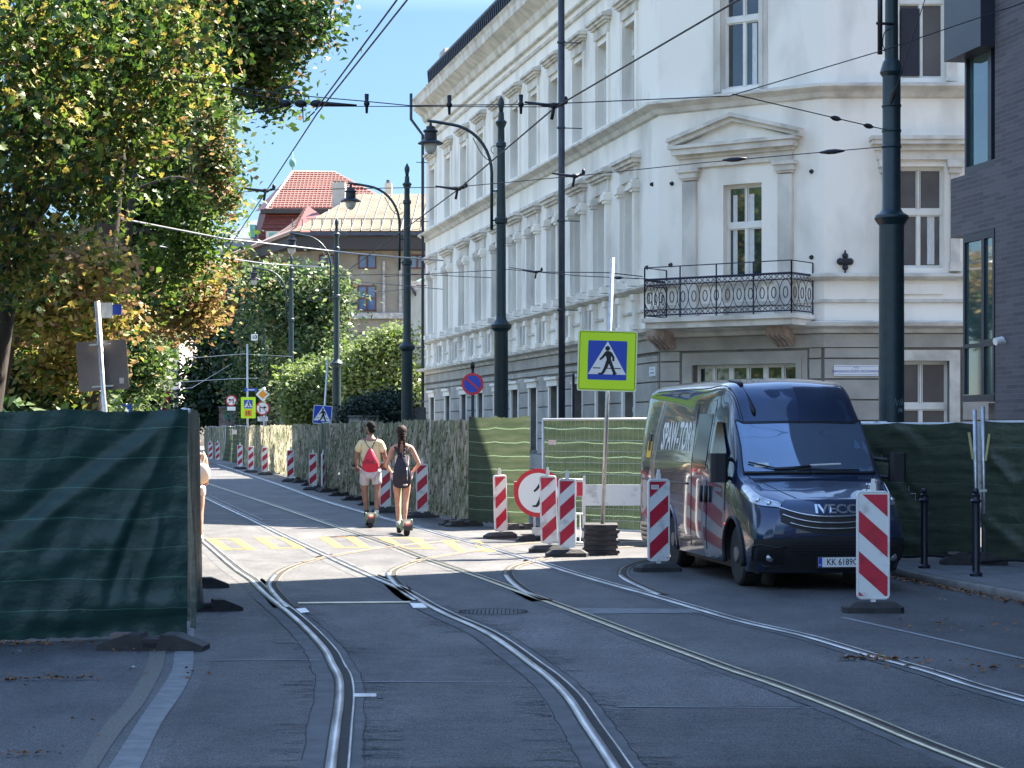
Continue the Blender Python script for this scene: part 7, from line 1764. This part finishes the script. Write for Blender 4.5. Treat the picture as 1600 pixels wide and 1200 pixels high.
# ---- man in the yellow shirt ----
def scooter(loc, rz, label, green_side=-1):
    t = thing('electric_scooter', (0,0,0), label, 'scooter', 'rental electric scooters')
    m = MB(); m.bbox((0,.05,.145),(.17,.72,.05),.03); m.build('deck','scooter_green',t)
    m = MB(); m.lathe((0,-.44,.125),[(.05,-.045),(.105,-.045),(.125,-.03),(.128,0),(.125,.03),(.105,.045),(.05,.045)],22,axis='x'); w_ = m.build('rear_wheel','tyre',t,True,40)
    m = MB(); m.lathe((0,-.44,.125),[(.06,-.048),(.02,-.05),(.02,.05),(.06,.048)],14,axis='x'); m.build('hub','galvanised',w_,True)
    m = MB(); m.lathe((0,.62,.125),[(.05,-.04),(.105,-.04),(.125,-.028),(.128,0),(.125,.028),(.105,.04),(.05,.04)],22,axis='x'); m.build('front_wheel','tyre',t,True,40)
    m = MB()
    vs = []
    for q in range(11):
        a = R(-10+140*q/10); vs += [(-.065,-.44-.155*math.cos(a),.125+.155*math.sin(a)),(.065,-.44-.155*math.cos(a),.125+.155*math.sin(a))]
    m.add(vs,[(2*q,2*q+1,2*q+3,2*q+2) for q in range(10)]); m.add([(v[0]*.9,v[1]*.985,v[2]*.985) for v in vs],[(2*q,2*q+2,2*q+3,2*q+1) for q in range(10)])
    m.build('fender','scooter_dark',t,True)
    for s_ in (-1,1): m = MB(); m.plate([(-.30,.10),(-.30,.22),(-.46,.30),(-.54,.26),(-.50,.10)],0,.02); 
    for s_ in (-1,1):
        m = MB(); m.add([(s_*.075,y,z) for y,z in ((-.28,.10),(-.28,.20),(-.40,.285),(-.53,.27),(-.56,.16),(-.50,.09))]+[(s_*.095,y,z) for y,z in ((-.28,.10),(-.28,.20),(-.40,.285),(-.53,.27),(-.56,.16),(-.50,.09))],[tuple(range(6)),tuple(range(6,12))[::-1]]+[(i,(i+1)%6,(i+1)%6+6,i+6) for i in range(6)]); m.build('side_shell','scooter_green',t)
    m = MB(); m.cbox((0,-.60,.235),(.05,.02,.03)); m.build('rear_light','rear_light',t)
    m = MB(); m.tube([(0,.40,.16),(0,.52,.20),(0,.60,.34),(0,.50,1.10)],[.035,.04,.032,.026],10); m.build('stem','scooter_green',t,True)
    m = MB(); m.tube([(-.29,.44,1.13),(-.12,.49,1.11),(.12,.49,1.11),(.29,.44,1.13)],.013,8); hb = m.build('handlebar','scooter_dark',t,True)
    for s_ in (-1,1): m = MB(); m.tube([(s_*.18,.475,1.118),(s_*.30,.437,1.131)],.02,8); m.build('grip','tyre',hb,True)
    t.location = loc; t.rotation_euler = (0,0,rz); return t
XM, YM_ = Xx(579,38.2), 38.2
root, Z, N = person(None,0,'rider in a pale yellow shirt and light shorts with a red bag on the back',
  dict(base=.17,k=1.0,shw=.190,hipw=.10,f=1.14,skin='skin_dark',turn=R(38),
  arms=[((-.275,.02,1.28),(-.265,.22,1.12)),((.275,.02,1.28),(.27,.24,1.15))],
  legs=[((-.115,.06,.66),(-.075,.06,.27),(-.08,.22,.20)),((.125,-.02,.66),(.115,-.10,.27),(.13,.06,.20))]))
man = root
TS = [(0,0,Z(.90),.215,.145),(0,0,Z(1.03),.205,.14),(0,0,Z(1.2),.205,.135),(0,0,Z(1.33),.22,.135),(0,-.005,Z(1.425),.15,.10),(0,0,Z(1.475),.085,.075)]
TE = [(0,1),(1,2),(2,3),(3,4),(4,5)]
for s_ in (-1,1):
    i = len(TS); TS += [(s_*.175,0,Z(1.40),.080),(s_*.212,0,Z(1.32),.080),(s_*.243,.01,Z(1.20),.078)]; TE += [(4,i),(i,i+1),(i+1,i+2)]
skin('t_shirt', TS, TE, 'shirt_yellow', man)
SH = [(0,0,Z(.90),.172,.13),(-.10,0,Z(.82),.115),(-.112,.02,Z(.70),.108),(-.12,.045,Z(.575),.104),(.10,0,Z(.82),.115),(.112,0,Z(.70),.108),(.122,-.01,Z(.575),.104)]
skin('shorts', SH, [(0,1),(1,2),(2,3),(0,4),(4,5),(5,6)], 'shorts_pale', man)
m = MB(); hc = (0,.02,Z(1.665)); m.xf = Matrix.Translation(hc) @ Matrix.Rotation(R(38),4,'Z'); m.ellip((0,-.012,.038),(.082,.096,.096),18,12); m.ellip((0,-.045,-.02),(.076,.062,.075),14,8); m.ellip((0,.066,-.075),(.046,.036,.045),10,8); m.build('hair','hair_black',man,True)
for lg in (((-.075,.06,.27),(-.08,.22,.20)),((.115,-.10,.27),(.13,.06,.20))):
    (a,t_) = lg; m = MB(); m.tube([(a[0],a[1]-.05,.205),(a[0],a[1]+.03,.215),(t_[0],t_[1],.20),(t_[0],t_[1]+.06,.195)],[.040,.048,.043,.028],10); m.tube([(a[0],a[1],.24),(a[0],a[1],.31)],[.042,.044],10); m.build('shoe','shoe_white' if a[0]>0 else 'scooter_dark',man,True)
m = MB(); m.tube([(-.272,.235,1.15),(-.276,.215,1.165)],[.032,.032],10); m.build('wristband','sign_black',man,True)
man.location = (XM,YM_,0); man.rotation_euler = (0,0,R(3))
def back_bag(label, outline, depth, matn, y0, strap_pts, strapmat, cat='bag', sr=.008, extra=None):
    t = thing('drawstring_bag' if 'red' in label else 'backpack', (0,0,0), label, cat)
    m = MB()
    def fn(u, v):
        z0, z1 = outline[0][0], outline[-1][0]; z = z0+(z1-z0)*v; w_ = float(np.interp(z,[o_[0] for o_ in outline],[o_[1] for o_ in outline])); a = math.pi*2*u
        dd_ = depth*math.sin(math.pi*min(1,max(.05,.12+.8*(1-v))))
        return (w_*math.cos(a), y0-dd_*.5-dd_*.5*math.sin(a), z)
    m.grid(fn,24,20); m.build('bag_body',matn,t,True)
    for sp_ in strap_pts: m = MB(); m.tube(smooth_path(sp_,5),sr,6); m.build('strap',strapmat,t,True)
    if extra: extra(t)
    return t
def ex(t):
    m = MB(); m.tube([(x,-.215-.02*math.cos(x*9),1.195) for x in np.linspace(-.115,.125,10)],.007,5); m.build('zip','bag_navy',t)
    m = MB(); m.xf = Matrix.Translation((.0,-.222,1.235)) @ FRONT; 
    for dx in (-.075,-.045,-.015): m.tube([(dx-.012,-.012,0),(dx-.004,.014,0),(dx+.006,-.010,0),(dx+.013,.010,0)],.004,4)
    m.tube([(.03,0,0),(.045,.0,0)],.004,4); m.tube([(.06,-.012,0),(.072,.012,0),(.088,-.012,0)],.004,4); m.build('print','bag_navy',t)
t = back_bag('red drawstring bag hanging on the back of the yellow shirt',[(.985,.03),(1.0,.09),(1.04,.135),(1.12,.155),(1.2,.145),(1.3,.105),(1.4,.062),(1.45,.03),(1.46,.012)],.11,'bag_red',-.115,
  [[(-.0,-.135,1.45),(-.07,-.12,1.54),(-.13,-.07,1.66),(-.13,.0,1.68)],[(.02,-.135,1.45),(.06,-.12,1.54),(.125,-.07,1.66),(.125,.0,1.68)],[(-.11,-.12,1.05),(-.155,-.10,1.2),(-.17,-.03,1.3)]],'bag_navy',sr=.007,extra=ex)
t.location = (XM,YM_,0); t.rotation_euler = (0,0,R(3))
scooter((XM-.02,YM_-.02,0), R(7), 'electric scooter with a dark rear wheel under the man in the yellow shirt')
# ---- woman with plaits ----
XW, YW = Xx(628,35.3), 35.3
root, Z, N = person(None,0,'rider with two dark plaits, bare shoulders and a long navy backpack',
  dict(base=.15,k=.96,shw=.158,hipw=.09,f=.98,skin='skin_tan',turn=R(-6),
  arms=[((-.27,-.03,1.19),(-.195,.20,1.08)),((.30,-.05,1.22),(.18,.18,1.07))],
  legs=[((-.075,.04,.58),(-.065,.02,.24),(-.07,.16,.18)),((.065,-.02,.58),(.045,-.10,.24),(.045,.04,.18))]))
wom = root
TP = [(0,.0,Z(.97),.138,.11),(0,.0,Z(1.08),.128,.10),(0,.0,Z(1.2),.132,.10),(0,.0,Z(1.30),.145,.104)]
skin('top', TP, [(0,1),(1,2),(2,3)], 'top_pink', wom)
SH = [(0,0,Z(.93),.148,.12),(-.09,0,Z(.87),.115),(-.095,.01,Z(.79),.108),(.09,0,Z(.87),.115),(.095,0,Z(.79),.108)]
skin('shorts', SH, [(0,1),(1,2),(0,3),(3,4)], 'shorts_pink', wom)
m = MB(); hc = (0,.02,Z(1.665)); m.xf = Matrix.Translation(hc) @ Matrix.Scale(1.06,4); m.ellip((0,-.014,.034),(.087,.102,.10),18,12); m.ellip((0,-.05,-.03),(.078,.062,.085),14,8)
for s_ in (-1,1):
    pts = smooth_path([(s_*.03,-.10,.0),(s_*.035,-.13,-.12),(s_*.05,-.15,-.25),(s_*.038,-.22,-.38)],7); rs = [.032+.009*math.sin(i*2.2)-.0008*i for i in range(len(pts))]; m.tube(pts,rs,8)
m.build('hair','hair_brown',wom,True)
for (a,t_) in (((-.065,.02,.24),(-.07,.16,.18)),((.045,-.10,.24),(.045,.04,.18))):
    m = MB(); m.tube([(a[0],a[1]-.045,.19),(a[0],a[1]+.03,.20),(t_[0],t_[1],.185),(t_[0],t_[1]+.05,.18)],[.036,.042,.038,.025],10); m.build('shoe','shoe_white',wom,True)
wom.location = (XW,YW,0); wom.rotation_euler = (0,0,R(2))
def ex2(t):
    m = MB(); m.tube([(.085,-.20,1.16),(.10,-.21,1.02),(.095,-.21,.95)],[.006,.008,.008],5); m.build('side_zip','chrome',t,True)
    m = MB(); m.ellip((.06,-.20,.86),(.04,.02,.02),8,6); m.build('tag','top_pink',t,True)
    m = MB(); m.bbox((.13,-.07,1.02),(.05,.08,.12),.015); m.build('side_pouch','bag_red',t)
t = back_bag('long dark navy backpack on the back of the person with plaits',[(.80,.06),(.82,.125),(.88,.155),(.98,.16),(1.1,.145),(1.2,.12),(1.3,.09),(1.40,.06),(1.41,.025)],.13,'bag_navy',-.09,
  [[(-.03,-.12,1.33),(-.07,-.11,1.42),(-.115,-.05,1.50),(-.125,.02,1.49)],[(.03,-.12,1.33),(.07,-.11,1.42),(.115,-.05,1.50),(.125,.02,1.49)]],'bag_navy','backpack',.022,ex2)
t.location = (XW,YW,0); t.rotation_euler = (0,0,R(2))
scooter((XW+.03,YW-.02,0), R(10), 'electric scooter with a pale green shell under the person with plaits')
# ---- someone mostly hidden behind the near left fence ----
YH = 33.2; XH = Xx(305,YH)
root, Z, N = person(None,0,'person in a white top mostly hidden behind the end of the dark left fence','x' and
  dict(base=.04,k=.95,shw=.155,hipw=.09,f=.92,skin='skin_tan',turn=0,
  arms=[((-.23,-.02,1.12),(-.20,.12,.90)),((.20,-.05,1.10),(.16,.16,1.0))],
  legs=[((-.09,.10,.50),(-.08,.12,.12),(-.08,.26,.06)),((.10,-.05,.50),(.11,-.16,.13),(.11,-.02,.06))]))
skin('top',[(0,0,Z(.92),.13,.105),(0,0,Z(1.08),.12,.1),(0,0,Z(1.3),.14,.1),(0,0,Z(1.41),.12,.09)],[(0,1),(1,2),(2,3)],'top_white',root)
skin('shorts',[(0,0,Z(.93),.13,.11),(-.09,0,Z(.84),.10),(-.09,.05,Z(.68),.09),(.09,0,Z(.84),.10),(.10,-.02,Z(.68),.09)],[(0,1),(1,2),(0,3),(3,4)],'top_pink',root)
m = MB(); m.xf = Matrix.Translation((0,.02,Z(1.665))); m.ellip((0,-.01,.034),(.08,.096,.092),16,10); m.build('hair','hair_brown',root,True)
for (a,t_) in (((-.08,.12,.12),(-.08,.26,.06)),((.11,-.16,.13),(.11,-.02,.06))): m = MB(); m.tube([(a[0],a[1]-.05,.05),(a[0],a[1]+.03,.06),(t_[0],t_[1]+.05,.045)],[.04,.045,.03],10); m.build('shoe','shoe_white',root,True)
root.location = (XH,YH,0)
t = thing('shoulder_bag',(XH+.13,YH-.12,0),'cream coloured bulging shoulder bag sticking out past the end of the dark left fence','bag')
m = MB(); m.ellip((XH+.14,YH-.14,1.10),(.13,.10,.17),16,12); m.build('bag_body','bag_cream',t,True)
m = MB(); m.tube(smooth_path([(XH+.14,YH-.14,1.25),(XH+.17,YH-.1,1.38),(XH+.14,YH-.02,1.44)],4),.012,6); m.build('strap','bag_cream',t,True)
